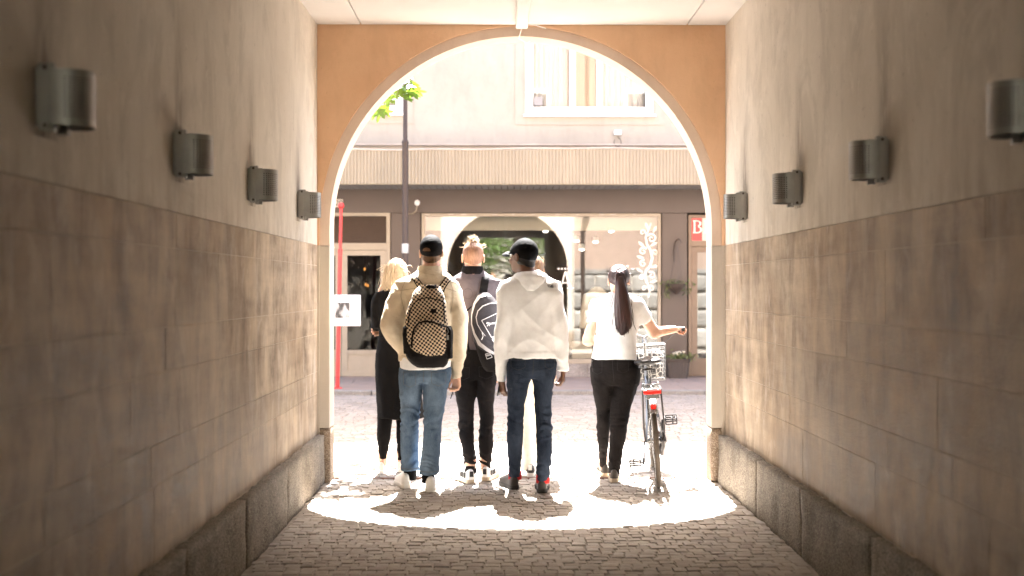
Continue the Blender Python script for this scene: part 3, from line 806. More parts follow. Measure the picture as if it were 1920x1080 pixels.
# canopy: zinc ledge, corrugated fascia sheets, slatted soffit
CY = 18.3
def CZ(py): return PZ(py, CY)
zt, z_b = CZ(281), CZ(345)
MB().box(-6, 6.4, FY - 0.06, FY - 0.001, SZ(273), SZ(270)).build('wall_flashing', M['flashing'], shop)
MB().add([(-6, CY + 0.04, zt - 0.02), (6.4, CY + 0.04, zt - 0.02), (6.4, FY - 0.002, zt + 0.08), (-6, FY - 0.002, zt + 0.08), (-6, CY + 0.04, zt - 0.04), (6.4, CY + 0.04, zt - 0.04), (6.4, FY - 0.002, zt + 0.06), (-6, FY - 0.002, zt + 0.06)],
         [(0, 1, 2, 3), (7, 6, 5, 4), (0, 4, 5, 1), (1, 5, 6, 2), (2, 6, 7, 3), (3, 7, 4, 0)]).build('canopy_roof', M['flashing'], shop)
x = -5.4; pitch = 0.05
while x < 6.0:
    n = 24; v = []; pts = []
    for i in range(n):
        for fx, fy in ((0.0, 0), (0.32, 0), (0.46, 1), (0.84, 1), (1.0, 0)):
            if fx == 1.0 and i < n - 1: continue
            pts.append((x + (i + fx) * pitch, CY - 0.017 * fy))
    m = len(pts); dzz = rs.uniform(-0.006, 0.006)
    v = [(p, q, z_b) for p, q in pts] + [(p, q, zt + dzz) for p, q in pts] + [(p, q + 0.004, z_b) for p, q in pts] + [(p, q + 0.004, zt + dzz) for p, q in pts]
    f = [(i, i + 1, m + i + 1, m + i) for i in range(m - 1)] + [(2*m + i, 3*m + i, 3*m + i + 1, 2*m + i + 1) for i in range(m - 1)]
    mesh_obj('corrugated_sheet', v, f, M['corrugated'], shop)
    x += n * pitch
fl = MB(); xs2 = np.linspace(-5.4, 6.0, 60)
fl.tube([(x, CY - 0.012, zt + 0.012 + 0.012 * math.sin(x * 1.1) + 0.006 * math.sin(x * 4.7)) for x in xs2], 0.016, 6).build('canopy_edge', M['flashing'], shop, True)
MB().box(-5.4, 6.0, CY + 0.006, CY + 0.05, z_b - 0.008, z_b + 0.03).build('canopy_rail', M['corrugated'], shop)
x = -3.6
while x < 4.6:
    MB().cbox(x + 0.006, x + 0.094, CY + 0.052, FY - 0.05, z_b - 0.004, z_b + 0.012, 0.003).build('soffit_board', M['soffit'], shop); x += 0.1
# brown fascia and pilasters
ztop = SZ(353)
MB().box(-6, 6.4, FY - 0.03, FY + 0.3, SZ(399), ztop + 0.02).build('fascia', M['brown'], shop)
zs = 0.052
for a, b in ((733, 789), (1241, 1289)):
    MB().cbox(SX(a), SX(b), FY - 0.02, FY + 0.3, zs, SZ(399) - 0.002, 0.006).build('pilaster', M['brown'], shop)
# display window
wa, wb, wz0, wz1 = SX(791), SX(1239), SZ(673), SZ(400)
fr = MB(); t = 0.05
fr.box(wa, wb, FY - 0.035, FY + 0.06, wz1 - t, wz1 - 0.003).box(wa, wa + t, FY - 0.035, FY + 0.06, wz0, wz1 - t).box(wb - t, wb, FY - 0.035, FY + 0.06, wz0, wz1 - t).box(wa, wb, FY - 0.05, FY + 0.06, wz0 - 0.07, wz0)
dw = fr.build('display_window', M['cream_frame'], shop)
xm = SX(1074)
for a, b in ((wa + t, xm - 0.003), (xm + 0.003, wb - t)):
    MB().box(a, b, FY, FY + 0.008, wz0, wz1 - t).build('pane', M['glass'], dw)
x = wa + 0.05
while x < wb - 0.1:
    MB().box(x, x + rs.uniform(0.03, 0.10), FY - 0.037, FY - 0.035, wz1 - 0.028, wz1 - 0.012).build('vent_slot', M['flashing'], dw); x += rs.uniform(0.1, 0.5)
x = wa
while x < wb - 0.05:
    L = min(rs.uniform(0.45, 0.6), wb - x)
    MB().cbox(x + 0.003, x + L - 0.003, FY - 0.045, FY + 0.05, zs, wz0 - 0.072, 0.006).build('plinth_stone', M['plinth'], shop); x += L
# left entrance: louvre panel over a glazed double door
la, lb = SX(560), SX(732)
fr = MB(); z1 = SZ(399) - 0.003
fr.box(lb - 0.06, lb, FY - 0.03, FY + 0.06, zs, z1).box(la, lb - 0.06, FY - 0.03, FY + 0.06, z1 - 0.05, z1).box(la, lb - 0.06, FY - 0.03, FY + 0.06, SZ(469), SZ(456)).box(la, la + 0.06, FY - 0.03, FY + 0.06, zs, z1 - 0.05)
lf = fr.build('entrance_frame', M['cream_frame'], shop)
z = SZ(455)
while z < z1 - 0.09:
    o = MB().add([(la + 0.06, FY - 0.02, z), (lb - 0.06, FY - 0.02, z), (lb - 0.06, FY + 0.015, z + 0.036), (la + 0.06, FY + 0.015, z + 0.036), (la + 0.06, FY - 0.012, z - 0.002), (lb - 0.06, FY - 0.012, z - 0.002), (lb - 0.06, FY + 0.023, z + 0.034), (la + 0.06, FY + 0.023, z + 0.034)],
                 [(0, 1, 2, 3), (7, 6, 5, 4), (0, 4, 5, 1), (2, 6, 7, 3), (1, 5, 6, 2), (0, 3, 7, 4)]).build('louvre_slat', M['louvre'], lf); z += 0.034
MB().box(la + 0.06, lb - 0.06, FY + 0.03, FY + 0.05, SZ(456), z1 - 0.05).build('louvre_back', M['brown'], lf)
for a, b in ((SX(641), lb - 0.062), (la + 0.062, SX(640))):
    d = MB(); zt2 = SZ(469) - 0.004; s = 0.09
    d.box(a, a + s, FY - 0.015, FY + 0.035, zs + 0.01, zt2).box(b - s, b, FY - 0.015, FY + 0.035, zs + 0.01, zt2).box(a + s, b - s, FY - 0.015, FY + 0.035, zt2 - s * 0.9, zt2).box(a + s, b - s, FY - 0.015, FY + 0.035, zs + 0.01, zs + 0.08).box(a + s, b - s, FY - 0.015, FY + 0.035, SZ(664), SZ(656))
    do = d.build('entrance_door', M['cream_frame'], shop)
    MB().box(a + s, b - s, FY + 0.005, FY + 0.012, SZ(656), zt2 - s * 0.9).build('pane', M['door_glass'], do)
    MB().box(a + s, b - s, FY + 0.0, FY + 0.02, zs + 0.08, SZ(664)).build('kick_panel', M['cream_frame'], do)
    MB().tube([(a + 0.045, FY - 0.016, 1.12), (a + 0.045, FY - 0.06, 1.12), (a + 0.045, FY - 0.06, 1.02)], 0.012, 8).build('handle', M['brass_frame'], do, True)
# right entrance: bronze framed door, transom above
ra, rb = SX(1291), SX(1420)
fr = MB()
fr.box(ra, ra + 0.05, FY - 0.03, FY + 0.06, zs, SZ(403)).box(ra + 0.05, rb, FY - 0.03, FY + 0.06, SZ(408), SZ(403)).box(ra + 0.05, rb, FY - 0.03, FY + 0.06, SZ(462), SZ(452)).box(rb - 0.05, rb, FY - 0.03, FY + 0.06, zs, SZ(462))
rf = fr.build('doorway_frame', M['brass_frame'], shop)
d = MB(); a, b = ra + 0.055, rb - 0.055; zt2 = SZ(463); s = 0.085
d.box(a, a + s, FY - 0.015, FY + 0.035, zs + 0.015, zt2).box(b - s, b, FY - 0.015, FY + 0.035, zs + 0.015, zt2).box(a + s, b - s, FY - 0.015, FY + 0.035, zt2 - s, zt2).box(a + s, b - s, FY - 0.015, FY + 0.035, zs + 0.015, SZ(672))
do = d.build('glazed_door', M['brass_frame'], shop)
MB().box(a + s, b - s, FY + 0.005, FY + 0.012, SZ(672), zt2 - s).build('pane', M['glass'], do)
MB().box(ra + 0.05, rb - 0.02, FY + 0.012, FY + 0.018, SZ(452), SZ(408)).build('transom_pane', M['glass'], rf)
MB().box(ra + 0.055, SX(1317), FY - 0.006, FY + 0.010, SZ(451), SZ(409)).build('transom_sign', M['red'], rf)
MB().box(SX(1317) + 0.001, rb - 0.1, FY - 0.006, FY + 0.010, SZ(451), SZ(409)).build('transom_sign', M['valance'], rf)
def serif(ch, x, z, h):
    """small serif capitals as flat outlines"""
    k = h; P = []
    if ch == 'B':
        P = [[(0, 0), (.12, 0), (.12, 1), (0, 1)], [(-.06, 0), (.4, 0), (.4, .07), (-.06, .07)], [(-.06, .93), (.36, .93), (.36, 1), (-.06, 1)]]
        for c, r, x0 in ((.27, .25, .36), (.75, .22, .33)):
            n = 10; o = [(x0 + (r + .04) * math.cos(t), c + r * math.sin(t)) for t in np.linspace(-math.pi/2, math.pi/2, n)]
            i = [(x0 + (r - .09) * math.cos(t), c + (r - .06) * math.sin(t)) for t in np.linspace(math.pi/2, -math.pi/2, n)]
            for q in range(n - 1): P.append([o[q], o[q + 1], i[n - 2 - q], i[n - 1 - q]])
    if ch == 'I': P = [[(.06, 0), (.18, 0), (.18, 1), (.06, 1)], [(-.04, 0), (.28, 0), (.28, .06), (-.04, .06)], [(-.04, .94), (.28, .94), (.28, 1), (-.04, 1)]]
    if ch == 'A': P = [[(.10, 0), (.15, 0), (.42, .93), (.37, 1)], [(.60, 0), (.76, 0), (.46, 1), (.37, 1)], [(.22, .30), (.62, .30), (.62, .36), (.22, .36)], [(0, 0), (.26, 0), (.26, .045), (0, .045)], [(.50, 0), (.88, 0), (.88, .045), (.50, .045)]]
    return [[(x + a * k, z + b * k) for a, b in q] for q in P]
L = MB(); e = 0
for q in serif('B', SX(1301), SZ(437), 0.20) + serif('I', SX(1321), SZ(437), 0.20):
    L.prism(q, FY - 0.010 - e, FY - 0.007); e += 0.0001
L.build('sign_letter', M['decal'], rf)
L = MB(); e = 0
for q in serif('A', SX(1047), SZ(541), 0.272):
    L.prism(q, FY - 0.003 - e, FY - 0.0005); e += 0.0001
L.build('window_letter', M['decal'], dw)
for px in (1047.5, 1053.5, 1060, 1065.5):
    st5 = [(SX(px) + (0.021 if i % 2 == 0 else 0.011) * math.sin(i * math.pi / 5), SZ(504) + (0.021 if i % 2 == 0 else 0.011) * math.cos(i * math.pi / 5)) for i in range(10)]
    MB().prism(st5, FY - 0.003, FY - 0.0005).build('window_star', M['decal'], dw)
# white scroll ornament on the glass
sc = MB()
def spiral(cx, cz, r0, turns, a0, sgn, n=26):
    return [(SX(cx) + r0 / 119.2 * (1 - 0.86 * t) * math.cos(a0 + sgn * turns * 2 * math.pi * t), FY - 0.004, SZ(cz) + r0 / 119.2 * (1 - 0.86 * t) * math.sin(a0 + sgn * turns * 2 * math.pi * t)) for t in np.linspace(0, 1, n)]
def ribbon(pts, w):
    sc.tube(pts, w, 5, flat=0.25, up=(0, 1, 0))
stem = [(1221, 418), (1216, 430), (1211, 444), (1213, 458), (1220, 470), (1223, 484), (1219, 498), (1211, 508), (1209, 520), (1214, 532), (1218, 546), (1216, 558)]
ribbon([(SX(a), FY - 0.004, SZ(b)) for a, b in stem], [0.008 + 0.014 * math.sin(math.pi * i / 11) for i in range(12)])
for cx, cz, r0, tn, a0, sg in ((1222, 447, 9, 1.4, 2.6, -1), (1206, 471, 8, 1.3, 0.6, 1), (1228, 474, 6, 1.2, 3.4, -1), (1206, 494, 7, 1.3, 1.2, 1), (1222, 516, 7, 1.3, 2.4, -1), (1204, 520, 6, 1.2, 0.4, 1), (1221, 541, 6, 1.2, 2.8, -1), (1208, 541, 5, 1.2, 0.2, 1), (1205, 436, 6, 1.1, -0.4, 1)):
    p = spiral(cx, cz, r0, tn, a0, sg); ribbon(p, [0.016 - 0.010 * i / len(p) for i in range(len(p))])
for cx, cz, an in ((1226, 458, .5), (1203, 458, 2.4), (1228, 430, 1.1), (1201, 482, 2.9), (1200, 507, 2.6), (1227, 500, .3), (1226, 528, .2), (1213, 424, 1.9)):
    d0 = Vector((math.cos(an), 0, math.sin(an))) * 0.06; c0 = Vector((SX(cx), FY - 0.004, SZ(cz)))
    ribbon([c0 - d0, c0 - d0 * .3, c0 + d0 * .4, c0 + d0], [0.004, 0.020, 0.024, 0.004])
sc.build('scroll_ornament', M['decal'], dw)
# shopfront going on beyond the two entrances
for a, b in ((-11.0, la - 0.002), (rb + 0.002, 11.0)):
    z1 = SZ(399) - 0.002; q = MB(); w0, w1_ = (b - 3.6, b - 0.5) if a < 0 else (a + 0.5, a + 3.6)
    q.box(a, b, FY, FY + 0.3, zs, 0.45).box(a, b, FY, FY + 0.3, z1 - 0.12, z1).box(a, w0, FY, FY + 0.3, 0.45, z1 - 0.12).box(w1_, b, FY, FY + 0.3, 0.45, z1 - 0.12).build('front_panel', M['brown'], shop)
    MB().box(w0, w1_, FY + 0.04, FY + 0.048, 0.45, z1 - 0.12).build('side_pane', M['glass'], shop)
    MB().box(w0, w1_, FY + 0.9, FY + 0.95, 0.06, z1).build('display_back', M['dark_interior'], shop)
# inside of the shop
MB().box(-10.5, 10.5, FY + 0.42, FY + 7.9, 0.0, 0.051).build('shop_floor', M['shop_floor'], shop)
MB().box(wa, wb, FY + 0.10, FY + 0.9, 0.06, wz0 - 0.01).build('display_shelf', M['cream_frame'], shop)
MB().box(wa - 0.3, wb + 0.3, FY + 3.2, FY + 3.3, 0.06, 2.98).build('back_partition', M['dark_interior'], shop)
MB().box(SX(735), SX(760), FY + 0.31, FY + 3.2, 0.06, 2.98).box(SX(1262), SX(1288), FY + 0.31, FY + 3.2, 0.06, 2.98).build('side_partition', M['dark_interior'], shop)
MB().box(wa + 0.02, wb - 0.02, FY + 0.22, FY + 0.24, SZ(431), SZ(405)).build('window_valance', M['valance'], dw)
for i, (px, py) in enumerate(((1023, 434), (1081, 452), (1091, 468), (1117, 454), (1146, 434))):
    Y = FY + (0.9, 1.2, 1.5, 1.7, 1.0)[i]; p = (PX(px, Y), Y, PZ(py, Y))
    sp = thing('ceiling_spotlight', 'lit spotlight hanging inside the shop window', 'lamp', (p[0], p[1], 2.99), group='spotlights in the shop window')
    MB().tube([(p[0], p[1], 2.99), (p[0], p[1], p[2] + 0.08)], 0.008, 6).build('stem', M['iron'], sp)
    MB().lathe((p[0], p[1], p[2]), [(0.02, 0.10), (0.045, 0.09), (0.05, 0.008), (0.046, 0.006)], 14).build('lamp_housing', M['white_metal'], sp, True)
    MB().lathe((p[0], p[1] - 0.0, p[2]), [(0.005, -0.016), (0.03, -0.012), (0.042, 0.0), (0.042, 0.006)], 14).build('bulb', M['spot'], sp, True)
# dress form in a white shirt, price card
def sdf_thing(prims, h, k=0.02, warp=None):
    F = Field(prims, h)
    for p in prims: F.add(p, k)
    if warp: F.warp(warp)
    return F.mesh()
X0, Y0 = PX(1120, FY + 0.5), FY + 0.55
df = thing('dress_form', 'headless display form in a pale shirt inside the shop window', 'dress form', (X0, Y0, wz0 - 0.01))
V, Q = sdf_thing([loft([(0.78, X0, Y0, .17, .11), (0.95, X0, Y0, .15, .10), (1.15, X0, Y0, .17, .12), (1.32, X0, Y0, .19, .10), (1.40, X0, Y0, .14, .08), (1.47, X0, Y0, .055, .055)]),
                  loft([(0.80, X0 - .24, Y0, .05, .05), (1.05, X0 - .22, Y0, .055, .055), (1.36, X0 - .16, Y0, .06, .06)]), loft([(0.80, X0 + .24, Y0, .05, .05), (1.05, X0 + .22, Y0, .055, .055), (1.36, X0 + .16, Y0, .06, .06)])], 0.014, 0.03, lambda x, y, z: 0.006 * perlin(x * 14, y * 14, z * 9))
M['shirt_pale'] = simple('pale_shirt', (0.72, 0.66, 0.56), 0.85, 0.06, 6, 0.2, 90)
mesh_obj('torso', V, Q, M['shirt_pale'], df, True)
MB().lathe((X0, Y0, wz0 - 0.01), [(0.13, 0), (0.13, 0.015), (0.015, 0.03), (0.015, 0.5)], 16).build('stand', M['iron'], df, True)
pc = MB().add([(SX(1074), FY + 0.14, wz0), (SX(1112), FY + 0.14, wz0), (SX(1112), FY + 0.22, SZ(641)), (SX(1074), FY + 0.22, SZ(641)), (SX(1074), FY + 0.16, wz0), (SX(1112), FY + 0.16, wz0), (SX(1112), FY + 0.24, SZ(641)), (SX(1074), FY + 0.24, SZ(641))],
              [(0, 1, 2, 3), (7, 6, 5, 4), (0, 4, 5, 1), (2, 6, 7, 3), (1, 5, 6, 2), (0, 3, 7, 4)]).build('display_card', M['valance'])
tag(pc, 'blank cream card leaning low inside the shop window', 'card')
# warm bulbs far inside behind the entrance door
for px, py in ((684, 505), (686, 534), (690, 536)):
    Y = FY + 2.4; p = (PX(px, Y), Y, PZ(py, Y))
    b = thing('pendant_lamp', 'small warm lamp glowing behind the entrance door', 'lamp', (p[0], p[1], 2.99), group='lamps behind the entrance door')
    MB().tube([(p[0], p[1], 2.99), (p[0], p[1], p[2] + 0.04)], 0.005, 6).build('cord', M['iron'], b)
    MB().lathe(p, [(0.005, -0.02), (0.015, -0.008), (0.015, 0.008), (0.006, 0.03)], 12).build('bulb', M['warm_bulb'], b, True)
# house number, globe lamp
hn = thing('house_number_sign', 'small cream number plate reading 20 on the brown fascia', 'sign', (SX(637), FY - 0.03, SZ(381)))
MB().cbox(SX(629), SX(644), FY - 0.05, FY - 0.031, SZ(389), SZ(374), 0.004).build('plate', M['valance'], hn)
def text_part(txt, size, loc, mat, name, parent, rot=(R(90), 0, 0), depth=0.001, align='CENTER'):
    cu = bpy.data.curves.new(name, 'FONT'); cu.body = txt; cu.size = size; cu.align_x = align; cu.align_y = 'CENTER'; cu.extrude = depth
    t = bpy.data.objects.new(name, cu); COL.objects.link(t)
    dg = bpy.context.evaluated_depsgraph_get(); me = bpy.data.meshes.new_from_object(t.evaluated_get(dg))
    bpy.data.objects.remove(t); bpy.data.curves.remove(cu)
    me.materials.clear(); me.materials.append(mat)
    mt = Matrix.LocRotScale(Vector(loc), Euler(rot), None); me.transform(mt)
    o = bpy.data.objects.new(name, me); COL.objects.link(o); relink(o, parent); return o
text_part('20', 0.12, (SX(636.5), FY - 0.052, SZ(381.5)), M['iron'], 'digits', hn)
gl = thing('globe_lamp', 'small white globe lamp on curved arm over the brown pilaster', 'lamp', (SX(765), FY - 0.02, SZ(400)))
MB().tube([(SX(766), FY - 0.03, SZ(402)), (SX(776), FY - 0.2, SZ(402)), (SX(783), FY - 0.3, SZ(398)), (SX(785), FY - 0.32, SZ(388))], 0.010, 8).build('arm', M['cream_frame'], gl, True)
MB().lathe((SX(785), FY - 0.32, SZ(383)), [(0.01, -0.045), (0.032, -0.034), (0.045, 0), (0.032, 0.034), (0.005, 0.046)], 16).build('globe', M['white_board'], gl, True)

# ================================================================== things in the street
# lamp post
LY = 17.7; LX = PX(760, LY)
lp = thing('street_lamp', 'tall dark brown lamp post standing before the pilaster', 'lamp post', (LX, LY, 0.058))
MB().lathe((LX, LY, 0.058), [(0.085, 0), (0.085, 0.05), (0.06, 0.06), (0.056, 0.9), (0.044, 0.93), (0.044, PZ(266, LY) - 0.06)], 18).build('lower_shaft', M['pole_brown'], lp, True)
zz = PZ(266, LY)
MB().lathe((LX, LY, zz), [(0.05, -0.03), (0.05, 0.0), (0.036, 0.025), (0.032, 0.03), (0.030, 1.6)], 18).build('upper_shaft', M['pole_brown'], lp, True)
MB().lathe((LX, LY, PZ(466, LY)), [(0.046, -0.07), (0.052, -0.065), (0.052, 0.065), (0.046, 0.07)], 18).build('collar', M['steel'], lp, True)
MB().lathe((LX, LY, zz + 1.6), [(0.03, 0), (0.14, 0.05), (0.2, 0.3), (0.24, 0.32), (0.1, 0.45), (0.01, 0.5)], 18).build('lantern', M['pole_brown'], lp, True)
# red sign post with a photograph on a white board
SY = GY(736); bx, tx = PX(633, SY), PX(640, SY)
sp = thing('sign_post', 'slim red sign post with ball top beside the archway', 'sign post', (bx, SY, 0.058))
zt, zj = PZ(386, SY), PZ(470, SY); xj = bx + (tx - bx) * (zj / zt)
MB().tube([(bx, SY, 0.058), (xj, SY, zj)], 0.027, 14).build('lower_tube', M['red'], sp, True)
MB().tube([(xj, SY, zj - 0.03), (xj + 0.0005, SY, zj + 0.02)], 0.031, 14).build('sleeve', M['red'], sp, True)
MB().tube([(xj, SY, zj), (tx, SY, zt)], 0.021, 14).build('upper_tube', M['red'], sp, True)
MB().lathe((tx, SY, zt), [(0.012, -0.045), (0.036, -0.026), (0.045, 0), (0.036, 0.03), (0.012, 0.045)], 16).build('ball_finial', M['red'], sp, True)
MB().lathe((bx, SY, 0.058), [(0.07, 0), (0.07, 0.012), (0.03, 0.02)], 18).build('foot_plate', M['red'], sp, True)
sb = thing('photo_board', 'white square board with small black and white photograph on red post', 'sign', (PX(647, SY), SY - 0.035, PZ(611, SY)))
a, b, z0, z1 = PX(617, SY), PX(677, SY), PZ(611, SY), PZ(553, SY)
MB().cbox(a, b, SY - 0.055, SY - 0.033, z0, z1, 0.006).build('board', M['white_board'], sb)
def m_photo():
    g = NT('printed_photograph'); v = g.pos((1, 1, 1))
    n = g.noise(g.pos((1, 1, 0.5)), 13, 3, 0.5, 0.6)
    c = g.ramp(n, [(0.30, 0.012), (0.50, 0.07), (0.56, 0.30), (0.72, 0.55)])
    return g.fin(c, 0.5)
MB().box(PX(630, SY), PX(657, SY), SY - 0.058, SY - 0.0552, PZ(596, SY), PZ(567, SY)).build('photograph', m_photo(), sb)

# leaves: many small faces with their own tilt
def leaf_shape(kind):
    if kind == 'maple':
        pts = []
        for i in range(5):
            a = R(90) + (i - 2) * R(52); L = (0.62, 0.88, 1.0, 0.88, 0.62)[i]
            if i > 0:
                am = a - R(26); pts.append((0.46 * math.cos(am), 0.46 * math.sin(am)))
            else: pts.append((0.22 * math.cos(a - R(50)), 0.22 * math.sin(a - R(50))))
            for da, l in ((-0.20, L * 0.80), (0, L), (0.20, L * 0.80)): pts.append((l * math.cos(a + da), l * math.sin(a + da)))
        pts.append((0.22 * math.cos(R(90) + 2*R(52) + R(50)), 0.22 * math.sin(R(90) + 2*R(52) + R(50))))
        pts = pts[::-1] if False else pts
        v = [(0, 0.12, 0.03)] + [(-x, y, -0.12 * abs(x) ** 1.3) for x, y in pts]
        f = [(0, i, i + 1) for i in range(1, len(pts))] + [(0, len(pts), 1)]
        return np.array(v), f
    v = np.array([(0, 0, 0), (0.26, 0.35, -0.05), (0.22, 0.75, -0.06), (0, 1.05, -0.02), (-0.22, 0.75, -0.06), (-0.26, 0.35, -0.05), (0, 0.55, 0.05)])
    return v, [(0, 1, 6), (1, 2, 6), (2, 3, 6), (3, 4, 6), (4, 5, 6), (5, 0, 6)]
def leaf_cloud(name, P, size, kind, mat, parent, seed=0, flat=0.5):
    rg = np.random.default_rng(seed); v0, f0 = leaf_shape(kind); n = len(P)
    sz = size * rg.uniform(0.65, 1.25, n); yaw = rg.uniform(0, 2*np.pi, n); pit = rg.normal(-0.35, flat, n); rol = rg.normal(0, flat, n)
    x, y, z = (v0[None, :, i] * sz[:, None] for i in range(3))
    c, s = np.cos(rol)[:, None], np.sin(rol)[:, None]; x, z = x*c + z*s, -x*s + z*c
    c, s = np.cos(pit)[:, None], np.sin(pit)[:, None]; y, z = y*c - z*s, y*s + z*c
    c, s = np.cos(yaw)[:, None], np.sin(yaw)[:, None]; x, y = x*c - y*s, x*s + y*c
    V = np.stack([x, y, z], -1) + P[:, None, :]; k = len(v0)
    Fc = (np.array(f0)[None] + (np.arange(n) * k)[:, None, None]).reshape(-1, 3)
    o = mesh_obj(name, V.reshape(-1, 3), Fc, mat, parent)
    at = o.data.attributes.new('tone', 'FLOAT', 'POINT'); at.data.foreach_set('value', np.repeat(np.clip(rg.normal(0.5, 0.25, n), 0, 1), k).astype(np.float32))
    return o
def clumps(cs, n, seed):
    rg = np.random.default_rng(seed); out = []
    for (c, r) in cs:
        d = rg.normal(size=(n, 3)); d /= np.linalg.norm(d, axis=1)[:, None]
        out.append(np.array(c) + d * (rg.uniform(0.25, 1.0, n) ** 0.5)[:, None] * np.array(r))
    return np.concatenate(out)
# maple by the street, its trunk out of view beyond the jamb
TX, TY = -4.3, 12.6
tr = thing('maple_tree', 'street maple with bright green leaves hanging before the arch', 'tree', (TX, TY, 0))
tm = MB(); tm.tube([(TX, TY, -0.05), (TX + .03, TY, 1.2), (TX + .1, TY - .05, 2.6), (TX + .12, TY, 4.2), (TX, TY + .1, 6.2), (TX + .1, TY, 7.6)], [.17, .13, .115, .095, .06, .02], 12)
tips = []
rb = random.Random(9)
limbs = [[(TX + .1, TY, 3.0), (TX + 1.2, TY - .25, 3.9), (TX + 2.3, TY - .45, 4.05), (TX + 3.0, TY - .55, 3.75), (TX + 3.38, TY - .6, 3.5)],
         [(TX + .1, TY, 3.5), (TX + 1.0, TY - .5, 4.4), (TX + 2.4, TY - .9, 4.7), (TX + 3.4, TY - .8, 4.55)]]
for k in range(9):
    a = k * 2.4; z = 3.6 + k * 0.42; r = 1.9 - 0.10 * k
    limbs.append([(TX + .08, TY, z), (TX + .6*r*math.cos(a), TY + .6*r*math.sin(a), z + .5), (TX + r*math.cos(a), TY + r*math.sin(a), z + .75)])
for L in limbs:
    tm.tube(L, [0.05 * (1 - 0.8 * i / (len(L) - 1)) for i in range(len(L))], 7); tips.append(L)
tm.build('trunk', M['bark'], tr, True)
cs = []
for li, L in enumerate(tips[2:]):
    for t in (0.55, 0.8, 1.0):
        q = Vector(L[1]).lerp(Vector(L[2]), max(0, t * 2 - 1)); cs.append(((q.x + rb.uniform(-.3, .3), q.y + rb.uniform(-.3, .3), q.z + rb.uniform(-.2, .4)), (0.55, 0.55, 0.42)))
P = clumps(cs, 75, 4)
hang = np.array([(PX(x, 12.0), 12.0 + rb.uniform(-.12, .12), PZ(y, 12.0)) for x, y in ((758, 150), (766, 160), (755, 166), (772, 155), (762, 178), (748, 172), (778, 166), (768, 146), (752, 156), (711, 206), (718, 201), (706, 212), (730, 186), (738, 180), (745, 164), (742, 190), (765, 186), (752, 148), (760, 170), (774, 176), (770, 168), (757, 160), (750, 180), (764, 152), (714, 210), (722, 207), (780, 158))])
up = clumps([((TX + 2.2, TY - .5, 4.2), (.55, .45, .3)), ((TX + 2.9, TY - .6, 4.35), (.5, .4, .35)), ((TX + 1.4, TY - .5, 4.3), (.5, .5, .3)), ((TX + 3.1, TY - .8, 4.75), (.45, .4, .25)), ((TX + 2.5, TY - .85, 4.85), (.5, .4, .3)), ((TX + 3.15, TY - .7, 5.2), (.42, .32, .2)), ((TX + 2.8, TY - .65, 5.1), (.4, .3, .2))], 46, 8)
leaf_cloud('crown', np.concatenate([P, hang, up]), 0.10, 'maple', M['leaf'], tr, 3)
tw = MB()
for p in hang[::3]:
    tw.tube([(TX + 3.38, TY - .6, 3.5), tuple((Vector((TX + 3.38, TY - .6, 3.5)) + Vector(p)) / 2 + Vector((0, 0, .05))), tuple(p)], [0.006, 0.004, 0.002], 5)
tw.build('twig', M['bark'], tr)
# courtyard tree behind the passage, seen mirrored in the shop window
CX, CYd = 0.6, -19.5
ct = thing('courtyard_tree', 'leafy courtyard tree mirrored in the shop window through the passage', 'tree', (CX, CYd, 0))
tm = MB(); tm.tube([(CX, CYd, -0.05), (CX + .05, CYd, 1.0), (CX, CYd, 2.0), (CX + .1, CYd, 4.5), (CX, CYd, 6.5)], [.2, .15, .13, .09, .02], 12)
cs = []
for k in range(26):
    a = k * 2.4; z = 1.75 + 0.19 * k; r = 2.9 * math.sin(math.pi * (0.22 + 0.75 * k / 26))
    e0 = (CX + r*math.cos(a), CYd + r*math.sin(a), z + .5)
    tm.tube([(CX, CYd, z), (CX + .5*r*math.cos(a), CYd + .5*r*math.sin(a), z + .35), e0], [.045, .03, .01], 6)
    cs.append((e0, (.75, .75, .55))); cs.append(((CX + .55*r*math.cos(a + .5), CYd + .55*r*math.sin(a + .5), z + .5), (.7, .7, .5)))
tm.build('trunk', M['bark'], ct, True)
leaf_cloud('crown', clumps(cs, 330, 12), 0.13, 'oval', M['leaf_dark'], ct, 5, 0.7)
cw = thing('courtyard_house', 'plain rendered house closing the courtyard behind the passage', 'building', (0, -28, 0))
MB().box(-14, 14, -28.4, -28, 0, 9).box(-14.4, -14, -28, YC, 0, 9).box(14, 14.4, -28, YC, 0, 9).build('wall', M['facade'], cw)
MB().box(-14.6, 14.6, -30, -27.7, 9.002, 9.2).build('roof', M['brown'], cw)
for x in (-4, -1, 2, 5):
    wo = MB().box(x - .5, x + .5, -27.999, -27.95, 1.2, 2.6).build('window', M['white_frame'], cw)
    MB().box(x - .42, x + .42, -27.949, -27.94, 1.28, 2.52).build('pane', M['win_glass'], wo)

# hanging basket on an iron bracket
HY = FY - 0.02
hb = thing('hanging_basket', 'dark cone basket of trailing plants hanging on the brown pilaster', 'plant', (PX(1268, FY - .24), FY - .24, PZ(552, FY - .24)))
def hp(px, py, y=FY - 0.24): return (PX(px, y), y, PZ(py, y))
MB().tube([(SX(1264), FY - 0.03, SZ(492)), (SX(1264), FY - 0.03, SZ(470)), (SX(1265), FY - 0.07, SZ(456)), (SX(1268), FY - 0.16, SZ(449)), (SX(1272), FY - .24, SZ(451)), (SX(1273), FY - .25, SZ(457))], 0.010, 8).tube([(SX(1260), FY - 0.03, SZ(474)), (SX(1268), FY - 0.03, SZ(474))], 0.009, 6).build('iron_bracket', M['iron'], hb, True)
ch = MB()
for px in (1256, 1280): ch.tube([hp(1271, 458), hp(px, 532)], 0.003, 5)
ch.tube([hp(1271, 458), (hp(1270, 532)[0], FY - .36, hp(1270, 532)[2])], 0.003, 5).build('chain', M['iron'], hb)
